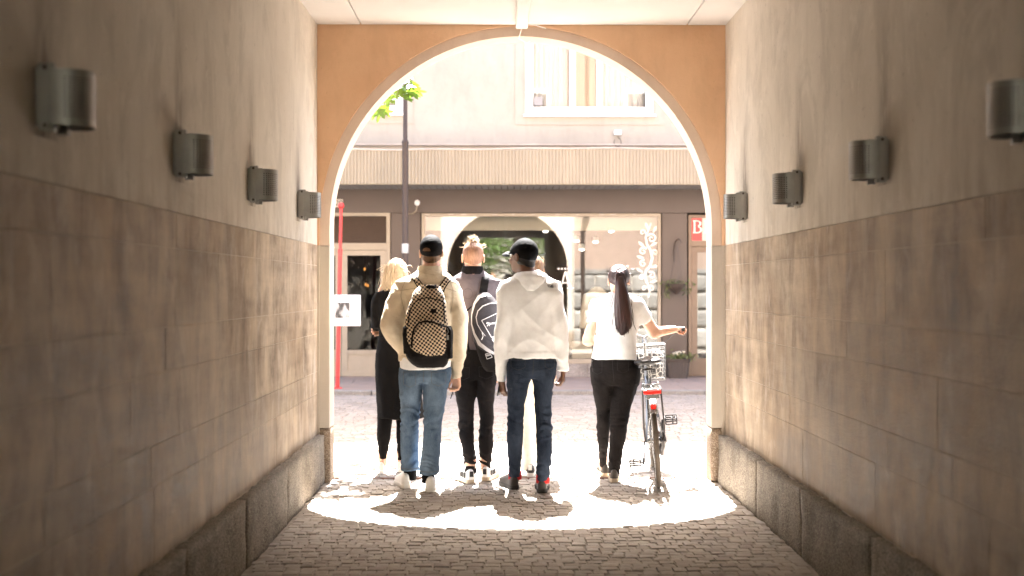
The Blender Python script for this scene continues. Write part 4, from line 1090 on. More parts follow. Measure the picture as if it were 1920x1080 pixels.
MB().lathe(hp(1268, 552), [(0.012, 0), (0.07, 0.055), (0.13, 0.115), (0.15, 0.15), (0.155, 0.165), (0.145, 0.165)], 14).build('cone_basket', M['iron'], hb)
rg = np.random.default_rng(2); c0 = np.array(hp(1268, 532))
Pl = np.concatenate([c0 + rg.normal(size=(170, 3)) * (0.10, 0.06, 0.03), np.array(hp(1249, 546)) + rg.normal(size=(26, 3)) * (.03, .03, .06), np.array(hp(1288, 542)) + rg.normal(size=(34, 3)) * (.05, .03, .05)])
leaf_cloud('trailing_leaves', Pl, 0.042, 'oval', M['leaf_pot'], hb, 6, 0.8)
# planter
PY = FY - 0.32; X0 = PX(1270, PY); zf = 0.058; k = PY / FPX
pl = thing('planter', 'dark ribbed square planter with pale flowers beside the bronze door', 'plant', (X0, PY, zf))
htop = PZ(672, PY); hw0, hw1 = 17.5 * k, 22.5 * k
def taper(f): return hw0 + (hw1 - hw0) * f
pm = MB(); n = 60; V = []; F = []
rows = [(0, 1.0), (0.03, 1.0), (0.06, 1.0), (0.86, 1.0), (0.88, 1.06), (1.0, 1.08), (1.0, 0.98), (0.9, 0.96)]
def sq(a, r):
    c, s = math.cos(a), math.sin(a); m = (abs(c)**6 + abs(s)**6) ** (1/6); return (r * c / m, r * s / m)
for f_, s_ in rows:
    for i in range(n):
        rib = (1.018 if i % 2 else 0.985) if 0.05 < f_ < 0.87 else 1.0
        a, b = sq(2 * math.pi * (i + .5) / n, taper(f_) * s_ * rib); V.append((X0 + a, PY + b, zf + f_ * (htop - zf)))
for r_ in range(len(rows) - 1):
    for i in range(n): F.append((r_*n + i, r_*n + (i+1) % n, (r_+1)*n + (i+1) % n, (r_+1)*n + i))
F.append(tuple(reversed(range(n))))
pm.add(V, F).build('pot', M['pot'], pl)
MB().box(X0 - hw1 * .9, X0 + hw1 * .9, PY - hw1 * .9, PY + hw1 * .9, htop - 0.06, htop - 0.03).build('soil', M['soil'], pl)
c0 = np.array((X0, PY, htop + 0.03))
leaf_cloud('foliage', np.concatenate([c0 + rg.normal(size=(220, 3)) * (.10, .08, .03), np.array((PX(1293, PY), PY, PZ(668, PY))) + rg.normal(size=(50, 3)) * (.035, .03, .03)]), 0.045, 'oval', M['leaf_pot'], pl, 8, 0.8)
fl = MB()
for i in range(9):
    p = c0 + rg.normal(size=3) * (.08, .06, .01) + (-.03, 0, .05)
    fl.lathe(tuple(p), [(0.004, -0.02), (0.022, 0.0), (0.026, 0.012), (0.012, 0.02)], 8)
fl.build('blossom', M['petal'], pl, True)
# ================================================================== people
def m_cloth(name, col, rough=0.85, var=0.10, weave=420.0, wb=0.25, sheen=0.0, scale=9.0, wrinkle=0.5, stretch=(1, 1, 1)):
    g = NT(name); spec = 0.08 if max(col) < 0.05 else 0.25; v = g.pos(stretch, True)
    c = g.mix(g.ramp(g.noise(v, scale, 5, 0.6), [(0.3, 0.0), (0.7, 1.0)]), mul(col, 1 - var), mul(col, 1 + var))
    b1 = g.bump(g.noise(g.pos(), weave, 2), wb, 0.002)
    b2 = g.bump(g.noise(g.pos((1, 1, 1.6)), 24, 4, 0.6, 0.4), wrinkle, 0.012, b1)
    return g.fin(c, rough, b2, Sheen_Weight=sheen, Specular_IOR_Level=spec)
def m_denim(name, dark, light):
    g = NT(name)
    c = g.mix(g.ramp(g.noise(g.pos((1, 1, 0.5)), 7, 6, 0.65), [(0.34, 0.0), (0.68, 1.0)]), dark, light)
    c = g.mix(g.math('MULTIPLY', g.ramp(g.noise(g.pos((6, 6, 0.6)), 60, 3), [(0.4, 0.0), (0.7, 1.0)]), 0.25), c, mul(light, 1.25))
    b1 = g.bump(g.noise(g.pos(), 500, 2), 0.3, 0.002); b2 = g.bump(g.noise(g.pos((1, 1, 2.2)), 22, 5, 0.65, 0.5), 0.65, 0.014, b1)
    return g.fin(c, 0.9, b2, Specular_IOR_Level=0.08)
def m_skin(name, col):
    g = NT(name)
    c = g.mix(g.ramp(g.noise(g.pos(), 30, 4), [(0.3, 0.0), (0.7, 1.0)]), mul(col, 0.9), mul(col, 1.08))
    return g.fin(c, 0.5, g.bump(g.noise(g.pos(), 400, 2), 0.15, 0.001), Subsurface_Weight=0.12, Subsurface_Radius=(0.012, 0.004, 0.002))
def m_hair(name, a, b, rough=0.42):
    g = NT(name); v = g.pos((60, 60, 4))
    c = g.mix(g.ramp(g.noise(v, 2.0, 4), [(0.3, 0.0), (0.7, 1.0)]), a, b)
    return g.fin(c, rough, g.bump(g.noise(g.pos((90, 90, 6)), 3.0, 3), 0.5, 0.004))
def m_knit(name, a, b, sx, sz, rot=0):
    """woven squares in two colours"""
    g = NT(name); v = g.pos((sx, sx, sz), True, (0, rot, 0))
    s = g.n('SeparateXYZ', {0: v}).outputs
    q = g.math('ADD', g.math('FLOOR', s[0]), g.math('FLOOR', s[2]))
    f = g.math('GREATER_THAN', g.math('FRACT', g.math('MULTIPLY', q, 0.5)), 0.25)
    return g.fin(g.mix(f, a, b), 0.85, g.bump(g.noise(g.pos(), 300, 2), 0.2, 0.002))
SK_PALE, SK_DARK = m_skin('fair_skin', (0.62, 0.36, 0.25)), m_skin('brown_skin', (0.13, 0.06, 0.032))
C = dict(beige=m_cloth('beige_cotton', (0.62, 0.53, 0.40)), tee=m_cloth('white_cotton', (0.78, 0.79, 0.805), wrinkle=0.25),
         hood=m_cloth('white_fleece', (0.80, 0.815, 0.835), wrinkle=0.10), mauve=m_cloth('mauve_cotton', (0.075, 0.060, 0.067)),
         black=m_cloth('black_jersey', (0.0045, 0.0038, 0.0036), 0.9, 0.2, sheen=0), blackden=m_denim('black_denim', (0.0075, 0.0065, 0.0065), (0.019, 0.016, 0.0155)),
         blue=m_denim('blue_denim', (0.048, 0.080, 0.132), (0.15, 0.212, 0.29)), navy=m_denim('navy_denim', (0.011, 0.016, 0.028), (0.036, 0.049, 0.075)),
         cream=m_cloth('cream_twill', (0.70, 0.65, 0.55)), cap=m_cloth('black_cap_cloth', (0.004, 0.0036, 0.0038), 0.8, sheen=0), strap=m_cloth('black_webbing', (0.006, 0.005, 0.005), 0.6),
         collar=m_cloth('black_collar', (0.006, 0.005, 0.005)), red=m_cloth('red_sock', (0.50, 0.02, 0.02)), pale=m_cloth('pale_blouse', (0.66, 0.60, 0.55)))
HAIR = dict(brown=m_hair('brown_hair', (0.075, 0.035, 0.014), (0.15, 0.075, 0.03)), blond=m_hair('blond_hair', (0.44, 0.32, 0.20), (0.72, 0.60, 0.45)),
            fair=m_hair('fair_hair', (0.26, 0.14, 0.06), (0.60, 0.43, 0.25)), dark=m_hair('dark_hair', (0.016, 0.006, 0.006), (0.055, 0.020, 0.016), 0.33),
            black=m_hair('black_hair', (0.006, 0.005, 0.005), (0.014, 0.011, 0.010)), stubble=m_hair('shaved_hair', (0.17, 0.082, 0.046), (0.30, 0.155, 0.095), 0.7))
SHOE = dict(white=simple('white_leather', (0.76, 0.75, 0.72), 0.5, 0.05, 20, world=True), offwhite=simple('cream_rubber', (0.45, 0.37, 0.27), 0.6, 0.1, 20),
            black=simple('black_suede', (0.02, 0.018, 0.017), 0.7, 0.2, 20), brown=simple('dark_brown_leather', (0.020, 0.013, 0.010), 0.5, 0.2, 20), grey=simple('grey_canvas', (0.055, 0.047, 0.040), 0.8, 0.2, 20),
            rubber=simple('dark_rubber', (0.014, 0.012, 0.011), 0.7, 0.2, 20), pink=simple('pale_leather', (0.70, 0.60, 0.55), 0.55, 0.06, 20))

def rows(tab, Y, yc):
    out = []
    for r in tab:
        py, xl, xr = r[:3]; dy = r[3] if len(r) > 3 else 0; ry = r[4] if len(r) > 4 else None
        x0, x1 = PX(xl, Y), PX(xr, Y); rx = (x1 - x0) / 2
        out.append((PZ(py, Y), (x0 + x1) / 2, yc + dy, rx, ry if ry else rx))
    return out
def gs(t, s): return np.exp(-(t / s) ** 2)
def tf(zk, za, zh, amp=0.006, seed=0.0):
    """creases of trousers: bunched behind the knee, at the ankle and under the seat"""
    def fn(x, y, z):
        w = perlin(x * 6 + seed, y * 6, z * 5) * 1.6
        return amp * (1.7 * gs(z - zk, .10) * perlin(x * 7 + 3, y * 7, z * 34 + w * 3 + seed) + 1.9 * gs(z - za, .09) * perlin(x * 7, y * 7, z * 38 + w * 3)
                      + 1.0 * gs(z - zh, .09) * perlin(x * 9, y * 6, z * 22 + x * 14 + w) + 0.8 * perlin(x * 10 + seed, y * 9, z * 7 + w)
                      + 0.25 - 0.4 * (gs(z - zk, .16) + gs(z - zh, .12)) * ridge(perlin(x * 6 + 3.5 * z + seed, y * 4, z * 9 + w)))
    return fn
def ridge(n): return np.clip(1 - 3.2 * np.abs(n), 0, 1) ** 1.5
def sf(amp=0.007, seed=0.0, zs=10, lean=5.0):
    def fn(x, y, z):
        w = perlin(x * 4 + seed, y * 4, z * 4) * 2
        return amp * (1.1 * perlin(x * 9 + lean * z + seed, y * 8, z * zs * 0.7 + w) + 0.6 * perlin(x * 18 + seed, y * 16, z * zs * 2.2 + w * 2) + 0.35 - 0.6 * ridge(perlin(x * 5 - 4.5 * z + seed, y * 3, z * 2.5 + 0.5 * w)) - 0.6 * ridge(perlin(x * 6 + 5 * z + 9 + seed, y * 3, z * 3)))
    return fn
def solid(name, prims, h, mat, parent, warp=None, k=0.025, subs=()):
    F = Field([p[0] if isinstance(p, tuple) else p for p in prims], h)
    for p in prims:
        if isinstance(p, tuple): F.add(p[0], p[1])
        else: F.add(p, k)
    for p in subs: F.sub(p, 0.008)
    if warp: F.warp(warp)
    V, Q = F.mesh()
    o = mesh_obj(name, V, Q, mat, parent, True); o['_'] = 0; del o['_']
    return o, V, Q
class Head:
    def __init__(s, px, py, Y, yc, yaw=0, nod=0, roll=0, sc=1.0):
        s.c = Vector((PX(px, Y), yc, PZ(py, Y))); s.sc = sc
        s.R = (Matrix.Rotation(R(yaw), 3, 'Z') @ Matrix.Rotation(R(nod), 3, 'X') @ Matrix.Rotation(R(roll), 3, 'Y'))
    def w(s, p): return s.c + s.R @ (Vector(p) * s.sc)
    def e(s, p, r): return ell(s.w(p), [q * s.sc for q in r], s.R)
    def k(s, a, b, ra, rb): return cone(s.w(a), s.w(b), ra * s.sc, rb * s.sc)
    def prims(s):
        L = [(s.e((0, -.012, .035), (.076, .097, .090)), .01), (s.e((0, .03, -.03), (.062, .070, .085)), .03), (s.e((0, .045, -.077), (.046, .044, .032)), .03),
             (s.k((0, .097, .014), (0, .116, -.026), .008, .013), .012), (s.e((0, .096, -.064), (.022, .012, .008)), .008), (s.e((0, .088, .032), (.05, .015, .011)), .015),
             (s.k((0, -.025, -.05), (0, -.04, -.15), .056, .060), .03)]
        for t in (-1, 1):
            L.append((s.e((t * .081, -.012, -.004), (.009, .024, .033)), .008)); L.append((s.e((t * .042, .075, -.028), (.02, .02, .018)), .02))
        return L
    def subs(s): return [s.e((t * .031, .107, .009), (.017, .016, .011)) for t in (-1, 1)] + [s.e((t * .089, -.006, -.004), (.006, .012, .018)) for t in (-1, 1)]
def hand(wrist, d, n, t, s=1.0, curl=0.7):
    """palm, four fingers of unequal length and a thumb leaving the side of the palm"""
    W = Vector(wrist); d = Vector(d).normalized(); n = Vector(n); n = (n - d * n.dot(d)).normalized(); t = Vector(t); t = (t - d * t.dot(d) - n * t.dot(n)).normalized()
    out = []
    for i, L in enumerate((.072, .080, .074, .058)):
        o = (.030 - .0205 * i) * s; K = W + d * (.088 - .004 * abs(i - 1)) * s + t * o
        out.append((cone(W + t * o * .6 + d * .012 * s, K, .0135 * s, .0112 * s), .010))
        p = K; r = .0094 * s; a = 0
        for j, f in enumerate((.46, .31, .23)):
            a += curl * (.55, .95, .7)[j]; q = p + (d * math.cos(a) + n * math.sin(a)) * L * f * s
            out.append((cone(p, q, r, r * .9), .004)); p = q; r *= .9
    a = W + d * .022 * s + t * .024 * s; b = a + (d * .030 + t * .020 + n * .012) * s; c = b + (d * .026 + t * .002 + n * .016) * s; e = c + (d * .020 - t * .004 + n * .012) * s
    out += [(cone(a, b, .014 * s, .0115 * s), .008), (cone(b, c, .0112 * s, .010 * s), .004), (cone(c, e, .0098 * s, .0082 * s), .004)]
    return out
def body(prims_clothed, prims_skin, subs, mat, root, h=0.0058, off=0.013):
    P = [p[0] if isinstance(p, tuple) else p for p in prims_clothed] + [p[0] for p in prims_skin]
    F = Field(P, h, 0.03)
    for p in prims_clothed: F.add(p[0] if isinstance(p, tuple) else p, 0.02, -off)
    for p, k in prims_skin: F.add(p, k)
    for p in subs: F.sub(p, 0.006)
    V, Q = F.mesh(); return mesh_obj('body', V, Q, mat, root, True), V, Q
def strands(name, lines, r, mat, parent, n=3):
    """lines: list of (m,3) arrays; thin tapering tubes joined into one mesh"""
    V = []; F = []; b = 0
    for L in lines:
        L = np.asarray(L, float); m = len(L); t = np.gradient(L, axis=0); t /= np.linalg.norm(t, axis=1)[:, None] + 1e-9
        a = np.cross(t, (0.3, 0.9, 0.1)); a /= np.linalg.norm(a, axis=1)[:, None] + 1e-9; c = np.cross(t, a)
        rr = r * (0.35 + 0.65 * np.sin(np.pi * np.clip(np.linspace(0.12, 0.99, m), 0, 1)) ** 0.6)
        ring = [L + rr[:, None] * (a * math.cos(2*math.pi*k/n) + c * math.sin(2*math.pi*k/n)) for k in range(n)]
        V.append(np.stack(ring, 1).reshape(-1, 3))
        i = np.arange(m - 1)[:, None] * n + np.arange(n)[None]; j = np.arange(m - 1)[:, None] * n + (np.arange(n)[None] + 1) % n
        F.append(np.stack([i, j, j + n, i + n], -1).reshape(-1, 4) + b); b += m * n
    return mesh_obj(name, np.concatenate(V), np.concatenate(F), mat, parent, True)
def bez(p0, p1, p2, p3, m=10):
    t = np.linspace(0, 1, m)[:, None]; p0, p1, p2, p3 = (np.asarray(q, float) for q in (p0, p1, p2, p3))
    return (1-t)**3*p0 + 3*(1-t)**2*t*p1 + 3*(1-t)*t*t*p2 + t**3*p3
def shoe(root, hx, hpy, ang, upper, sole, L=0.285, W=0.100, hgt=0.085, ztoe=0.0, lift=0.0, Yb=None, accent=None, lace=None):
    """hx: photo column of the heel, hpy: row where its sole meets the ground"""
    Y = Yb if Yb else GY(hpy); X = PX(hx, Y); a = R(ang); ca, sa = math.cos(a), math.sin(a)
    ts = [0, .02, .06, .14, .24, .36, .48, .60, .72, .84, .93, .98, 1.0]
    wid = [.30, .50, .62, .70, .68, .66, .74, .88, .98, .98, .82, .50, .15]
    top = [.62, .88, .98, 1.0, .96, .98, .92, .76, .62, .54, .46, .36, .20]
    side = [0, 0, 0, 0, -.03, -.05, -.04, 0, .02, .03, .02, 0, 0]
    def tr(x, y, z):
        z2 = z + lift * max(0.0, 1 - y / L) + ztoe * (y / L)
        return (X + x * ca - y * sa, Y + x * sa + y * ca, z2 + 0.004)
    sh = 0.026; n = 18; V = []; F = []
    for t, w, tp in zip(ts, wid, top):
        for k in range(n):
            th = math.pi * k / (n - 1); c, s_ = math.cos(th), math.sin(th)
            x = W / 2 * w * math.copysign(abs(c) ** .6, c) * (0.97 if s_ < .3 else 1); z = sh + (hgt * tp) * (s_ ** .75)
            x *= 1 - 0.38 * (s_ ** 2.5) * (1 if t > .03 else .5)
            V.append(tr(x, t * L, z))
    m = len(ts)
    for i in range(m - 1):
        for k in range(n - 1): F.append((i*n + k, i*n + k + 1, (i+1)*n + k + 1, (i+1)*n + k))
    F.append(tuple(range(n))); F.append(tuple((m-1)*n + k for k in reversed(range(n))))
    up = MB().add(V, F).build('shoe', upper, root, True)
    V = []; F = []; pr = [(t * L, W / 2 * (w + .05)) for t, w in zip(ts, wid)]
    outl = [(-w, y - (.004 if i == 0 else 0)) for i, (y, w) in enumerate(pr)] + [(w, y) for y, w in reversed(pr)]
    k = len(outl)
    for z, g in ((0, .96), (.006, 1.0), (sh - .004, 1.02), (sh + .003, .98)):
        V += [tr(x * g, y, z) for x, y in outl]
    for r_ in range(3):
        for i in range(k): F.append((r_*k + i, r_*k + (i+1) % k, (r_+1)*k + (i+1) % k, (r_+1)*k + i))
    F.append(tuple(reversed(range(k)))); F.append(tuple(3*k + i for i in range(k)))
    MB().add(V, F).build('sole', sole, up)
    if accent is not None:
        for sx in (-1, 1):
            ac = MB()
            for t0, t1 in ((.10, .22), (.28, .40), (.44, .52)):
                q = [tr(sx * (W / 2 * .72 + .002), t0 * L, sh + .012), tr(sx * (W / 2 * .74 + .002), t1 * L, sh + .012), tr(sx * (W / 2 * .60 + .003), t1 * L + .012, sh + .05), tr(sx * (W / 2 * .60 + .003), t0 * L + .012, sh + .05)]
                ac.add(q + [(p[0] + sx * .003, p[1], p[2]) for p in q], [(0, 1, 2, 3), (7, 6, 5, 4), (0, 4, 5, 1), (1, 5, 6, 2), (2, 6, 7, 3), (3, 7, 4, 0)])
            ac.build('side_stripe', accent, up)
        MB().cbox(-.014, .014, -.004, .004, -.02, .02, .002).build('heel_tab', accent, up).data.transform(Matrix.Translation(Vector(tr(0, -.004, sh + .045))) @ Matrix.Rotation(a, 4, 'Z'))
    return up
def ruled(surf, A, B, Y, thick, mat, name, parent, m=4, d=1, lift=0.002, sub=6):
    """a patch lying on a surface, between two edges given in photo pixels"""
    def dens(E):
        E = np.array(E, float); t = np.linspace(0, len(E) - 1, (len(E) - 1) * sub + 1)
        return np.stack([np.interp(t, range(len(E)), E[:, i]) for i in (0, 1)], 1)
    A, B = dens(A), dens(B); n = len(A); V = []; last = None
    for i in range(n):
        for j in range(m + 1):
            p = A[i] + (B[i] - A[i]) * j / m; x, z = PX(p[0], Y), PZ(p[1], Y)
            y = surf.y(x, z, d, last if last is not None else Y); last = y; V.append((x, y - d * lift, z))
    k = len(V); V += [(x, y - d * thick, z) for x, y, z in V]; F = []; w = m + 1
    for i in range(n - 1):
        for j in range(m):
            q = (i*w + j, i*w + j + 1, (i+1)*w + j + 1, (i+1)*w + j); F.append(tuple(k + t for t in q)); F.append(q[::-1])
    for i in range(n - 1):
        for j in (0, m): F.append((i*w + j, (i+1)*w + j, k + (i+1)*w + j, k + i*w + j))
    for i in (0, n - 1):
        for j in range(m): F.append((i*w + j, i*w + j + 1, k + i*w + j + 1, k + i*w + j))
    return MB().add(V, F).build(name, mat, parent, True)
def band(surf, pts, wpx, Y, thick, mat, name, parent, m=2, d=1, lift=0.002, sub=5, closed=False):
    P = np.array(pts, float); ws = np.broadcast_to(np.asarray(wpx, float), (len(P),))
    t = np.gradient(P, axis=0); t /= np.linalg.norm(t, axis=1)[:, None] + 1e-9; nn = np.stack([-t[:, 1], t[:, 0]], 1)
    return ruled(surf, P + nn * ws[:, None] / 2, P - nn * ws[:, None] / 2, Y, thick, mat, name, parent, m, d, lift, sub)
STITCH_B = simple('tan_thread', (0.11, 0.115, 0.12), 0.8); SEAM_J = simple('beige_seam', (0.40, 0.335, 0.245), 0.9); STITCH_K = simple('dark_thread', (0.014, 0.012, 0.012), 0.8); STITCH_N = simple('rust_thread', (0.03, 0.032, 0.036), 0.8)
def pockets(surf, boxes, Y, mat, parent, w=0.7):
    for x0, x1, y0, y1 in boxes:
        c = (x0 + x1) / 2
        band(surf, [(x0, y0), (x0 + .5, y1 - 5), (c, y1), (x1 - .5, y1 - 5), (x1, y0), (c, y0 - .4), (x0, y0)], w, Y, 0.0025, mat, 'pocket_seam', parent, 1)
def person(label, px, Y):
    return thing('person', label, 'person', (PX(px, Y), Y, 0))

# ---------------------------------------------------------------- man with the chequered backpack
Y, yc = 8.84, 8.87
p2 = person('man in beige jacket, blue jeans and black cap wearing a chequered backpack', 800, Y)
tor = loft(rows([(498, 788, 826, 0, .062), (506, 783, 830, 0, .066), (512, 774, 838, -.005, .08), (520, 757, 847, -.01, .098), (530, 746, 855, -.01, .115), (548, 744, 857, -.01, .125), (575, 750, 852, 0, .135), (610, 752, 848, 0, .135), (645, 750, 849, 0, .14), (676, 749, 848, 0, .14)], Y, yc), 2.3)
aL = loft(rows([(530, 742, 774, 0, .065), (550, 731, 770, -.02, .075), (575, 722, 763, -.05, .075), (597, 717, 757, -.08, .075), (611, 715, 754, -.09, .072), (625, 718, 753, -.07, .066), (640, 727, 755, -.03, .06), (655, 739, 760, .01, .056), (666, 747, 765, .04, .05)], Y, yc), 2.1)
aR = loft(rows([(530, 832, 858, 0, .062), (548, 836, 866, 0, .07), (575, 842, 872, 0, .07), (605, 846, 877, .0, .068), (640, 847, 876, .02, .064), (675, 846, 870, .04, .058), (704, 845, 865, .055, .052), (710, 845, 865, .055, .050)], Y, yc), 2.1)
jk, V, Q = solid('jacket', [tor, (aL, .03), (aR, .03)], 0.0065, C['beige'], p2, sf(.0105, 2.0, 9, 6)); jS = Surf(V, Q)
legs = [loft(rows([(684, 751, 845, 0, .125), (694, 750, 846, 0, .128), (706, 749, 845, -.005, .13), (716, 752, 842, 0, .115)], Y, yc), 2.4),
        loft(rows([(690, 749, 800, 0, .115), (712, 748, 795, -.005, .125), (740, 749, 790, 0, .105), (777, 750, 786.5, .01, .085), (805, 750, 784.5, .01, .078), (850, 750, 785, .02, .078), (884, 750.5, 786, .045, .085)], Y, yc)),
        loft(rows([(690, 794, 846, 0, .115), (712, 794, 843, -.01, .125), (751, 793, 836, -.02, .098), (790, 795, 829, -.05, .082), (828, 793, 828, -.07, .078), (860, 789, 826, -.09, .08), (886, 785.5, 824.5, -.10, .085)], Y, yc))]
tr2, V, Q = solid('trousers', [legs[0], (legs[1], .02), (legs[2], .02)], 0.0065, C['blue'], p2, tf(PZ(785, Y), PZ(866, Y), PZ(730, Y), .0095, 1.0)); tS = Surf(V, Q)
pockets(tS, [(756, 780, 698, 726), (809, 836, 698, 724)], Y - .1, STITCH_B, tr2)
for e, (a, b) in enumerate(((751, 785.5), (787, 823.5))):
    band(tS, [(a + 1, 880.5), ((a + b) / 2, 881), (b - 1, 880.5)], 0.9, Y - .05, .003, STITCH_B, 'hem_seam', tr2, 1)
band(tS, [(795, 694), (794, 706), (794, 716)], 0.9, Y - .1, .003, STITCH_B, 'seat_seam', tr2, 1)
tee = loft(rows([(662, 752, 846, 0, .128), (680, 750, 846, 0, .137), (692, 751, 845, 0, .138)], Y, yc), 2.4)
solid('t_shirt', [tee], 0.007, C['tee'], p2, sf(.004, 5.0, 8))
h2 = Head(808, 474.5, Y, yc + .02, 3, 2, 0, 1.0)
armR_w = Vector((PX(856, Y), yc + .06, PZ(704, Y)))
hd = hand(armR_w, (-.05, .25, -1), (-.6, -.6, -.2), (-.5, .6, 0), 1.0, 1.05)
anks = [(cone((PX(769, Y), yc + .05, .09), (PX(769, Y), yc + .04, .17), .040, .05), .02), (cone((PX(805, Y), yc - .09, .09), (PX(805, Y), yc - .08, .17), .040, .05), .02)]
body([tor, aL, aR] + legs, h2.prims() + hd + anks, h2.subs(), SK_PALE, p2)
# collar: a folded band standing round the neck
def collar(name, mat, parent, X, yc_, z0, z1, rx, ry, flare=1.12, n=40, thick=.006, dip=.012):
    V = []; F = []
    prof = [(z0, 1.02), ((z0 + z1) / 2, 1.0), (z1, 0.96), (z1 + .002, 1.0), ((z0 + z1) / 2, 1.09), (z0 - .008, flare + .06)]
    for z, s in prof:
        for i in range(n):
            a = 2 * math.pi * i / n; f = math.sin(a)      # f=1 at the front
            V.append((X + rx * s * math.cos(a), yc_ + ry * s * f, z - dip * max(0, f) ** 2 * 2.2))
    for r_ in range(len(prof) - 1):
        for i in range(n): F.append((r_*n + i, r_*n + (i+1) % n, (r_+1)*n + (i+1) % n, (r_+1)*n + i))
    return MB().add(V, F).build(name, mat, parent, True)
collar('jacket_collar', C['beige'], jk, PX(806.5, Y), yc - .008, PZ(513, Y), PZ(499.5, Y), .087, .080, 1.10)
band(jS, [(749, 545), (775, 541), (806, 539), (838, 541), (855, 547)], 1.0, Y - .12, .003, SEAM_J, 'yoke_seam', jk, 1)
band(jS, [(760, 527), (754, 540), (752, 556), (756, 574), (759, 588)], .8, Y - .08, .003, SEAM_J, 'armhole_seam', jk, 1)
band(jS, [(843, 527), (848, 540), (850, 556), (847, 574), (844, 588)], .8, Y - .08, .003, SEAM_J, 'armhole_seam', jk, 1)
band(jS, [(751, 668), (800, 672), (847, 669)], 1.0, Y - .12, .003, SEAM_J, 'hem_seam', jk, 1)
# cap
def cap(H, mat, parent, brim_dir=1, low=-0.012, brim_mat=None):
    prims = [(H.e((0, -.012, .037), (.084, .106, .098)), .005), (H.e((0, .03, .02), (.078, .08, .075)), .02)]
    F = Field([p for p, _ in prims], .0055)
    for p, k in prims: F.add(p, k)
    up = np.array(H.R.col[2]); fw = np.array(H.R.col[1]); c = np.array(H.c)
    def cut(x, y, z):
        d = (np.stack([x, y, z], -1) - c) / H.sc; q = d @ up; f = d @ fw
        return 0.0 * q
    gx, gy, gz = np.meshgrid(*F.ax, indexing='ij')
    d0 = [(g - c[i]) / H.sc for i, g in enumerate((gx, gy, gz))]
    q = sum(d0[i] * up[i] for i in range(3)); f = sum(d0[i] * fw[i] for i in range(3))
    F.F = np.maximum(F.F, ((low + 0.30 * (f + 0.02)) - q).astype(np.float32) * H.sc)
    V, Q = F.mesh(); o = mesh_obj('cap', V, Q, mat, parent, True)
    n = 22; VV = []; FF = []
    for k, (r, dz) in enumerate(((.0, 0), (.5, .006), (1.0, 0.0))):
        for i in range(n + 1):
            a = math.pi * (i / n) ; x = .074 * math.cos(a) * (1 + .05 * r); y = .065 + .055 * math.sin(a) + r * .072 * math.sin(a) ** .6
            VV.append(H.w((x, y, .034 - .012 * r + dz - .02 * (x / .074) ** 2 + low * .3)))
    for k in range(2):
        for i in range(n): FF.append((k*(n+1) + i, k*(n+1) + i + 1, (k+1)*(n+1) + i + 1, (k+1)*(n+1) + i))
    m = len(VV); VV += [v + H.R @ Vector((0, 0, .004)) for v in VV]; FF += [tuple(t + m for t in q_[::-1]) for q_ in FF]
    FF += [(2*(n+1) + i, 2*(n+1) + i + 1, m + 2*(n+1) + i + 1, m + 2*(n+1) + i) for i in range(n)]
    MB().add(VV, FF).build('brim', brim_mat or mat, o, True)
    MB().lathe(H.w((0, -.012, .134)), [(.009, -.003), (.009, .002), (.004, .005)], 10).build('button', mat, o, True)
    return o, V, Q
cp, V, Q = cap(h2, C['cap'], p2, low=-.004); cS = Surf(V, Q)
hole = [(799 + 8 * math.cos(t), 470.5 - 6.5 * math.sin(t)) for t in np.linspace(math.pi, 0, 9)]
ruled(cS, hole, [(x, 470.8) for x, y in hole], Y - .1, .0015, HAIR['brown'], 'strap_opening', cp, 3)
band(cS, [(789, 470), (795, 473), (806, 474.5), (814, 473)], 3.2, Y - .1, .005, C['strap'], 'back_strap', cp)
def hair_shell(H, mat, parent, grow=.004, zlo=-.055, zhi=.2, front=.02, name='hair', h=.0055, fade=0.0):
    prims = [(H.e((0, -.012, .035), (.076 + grow, .097 + grow, .090 + grow)), .01), (H.e((0, .0, -.03), (.062 + grow, .070 + grow, .065 + grow)), .02), (H.k((0, -.03, -.05), (0, -.04, -.10), .056 + grow, .056 + grow), .02)]
    F = Field([p for p, _ in prims], h)
    for p, k in prims: F.add(p, k)
    up = np.array(H.R.col[2]); fw = np.array(H.R.col[1]); sd = np.array(H.R.col[0]); c = np.array(H.c)
    g = np.meshgrid(*F.ax, indexing='ij'); d0 = [(g[i] - c[i]) / H.sc for i in range(3)]
    q, f, s = (sum(d0[i] * a[i] for i in range(3)) for a in (up, fw, sd))
    lim = zlo + 0.02 * (np.abs(s) / .06) ** 2 + np.maximum(0, f + .01) * 1.2
    F.F = np.maximum(F.F, (lim - q).astype(np.float32)); F.F = np.maximum(F.F, (q - zhi).astype(np.float32)); F.F = np.maximum(F.F, (f - front - .6 * np.maximum(0, q - .03)).astype(np.float32))
    F.warp(lambda x, y, z: .0022 * perlin(x * 70, y * 70, z * 60))
    V, Q = F.mesh(); return mesh_obj(name, V, Q, mat, parent, True)
hair_shell(h2, HAIR['brown'], p2, .0045, -.070)
shoe(p2, 763, 917, 14, SHOE['white'], SHOE['white'], .29, .105, .085)
shoe(p2, 806, 924, -3, SHOE['white'], SHOE['white'], .29, .108, .085)
for px, yy in ((768, yc + .03), (804, yc - .11)):
    so = MB(); so.lathe((PX(px, Y), yy, .06), [(.046, 0), (.046, .10), (.042, .12)], 16).build('sock', C['collar'], p2, True)

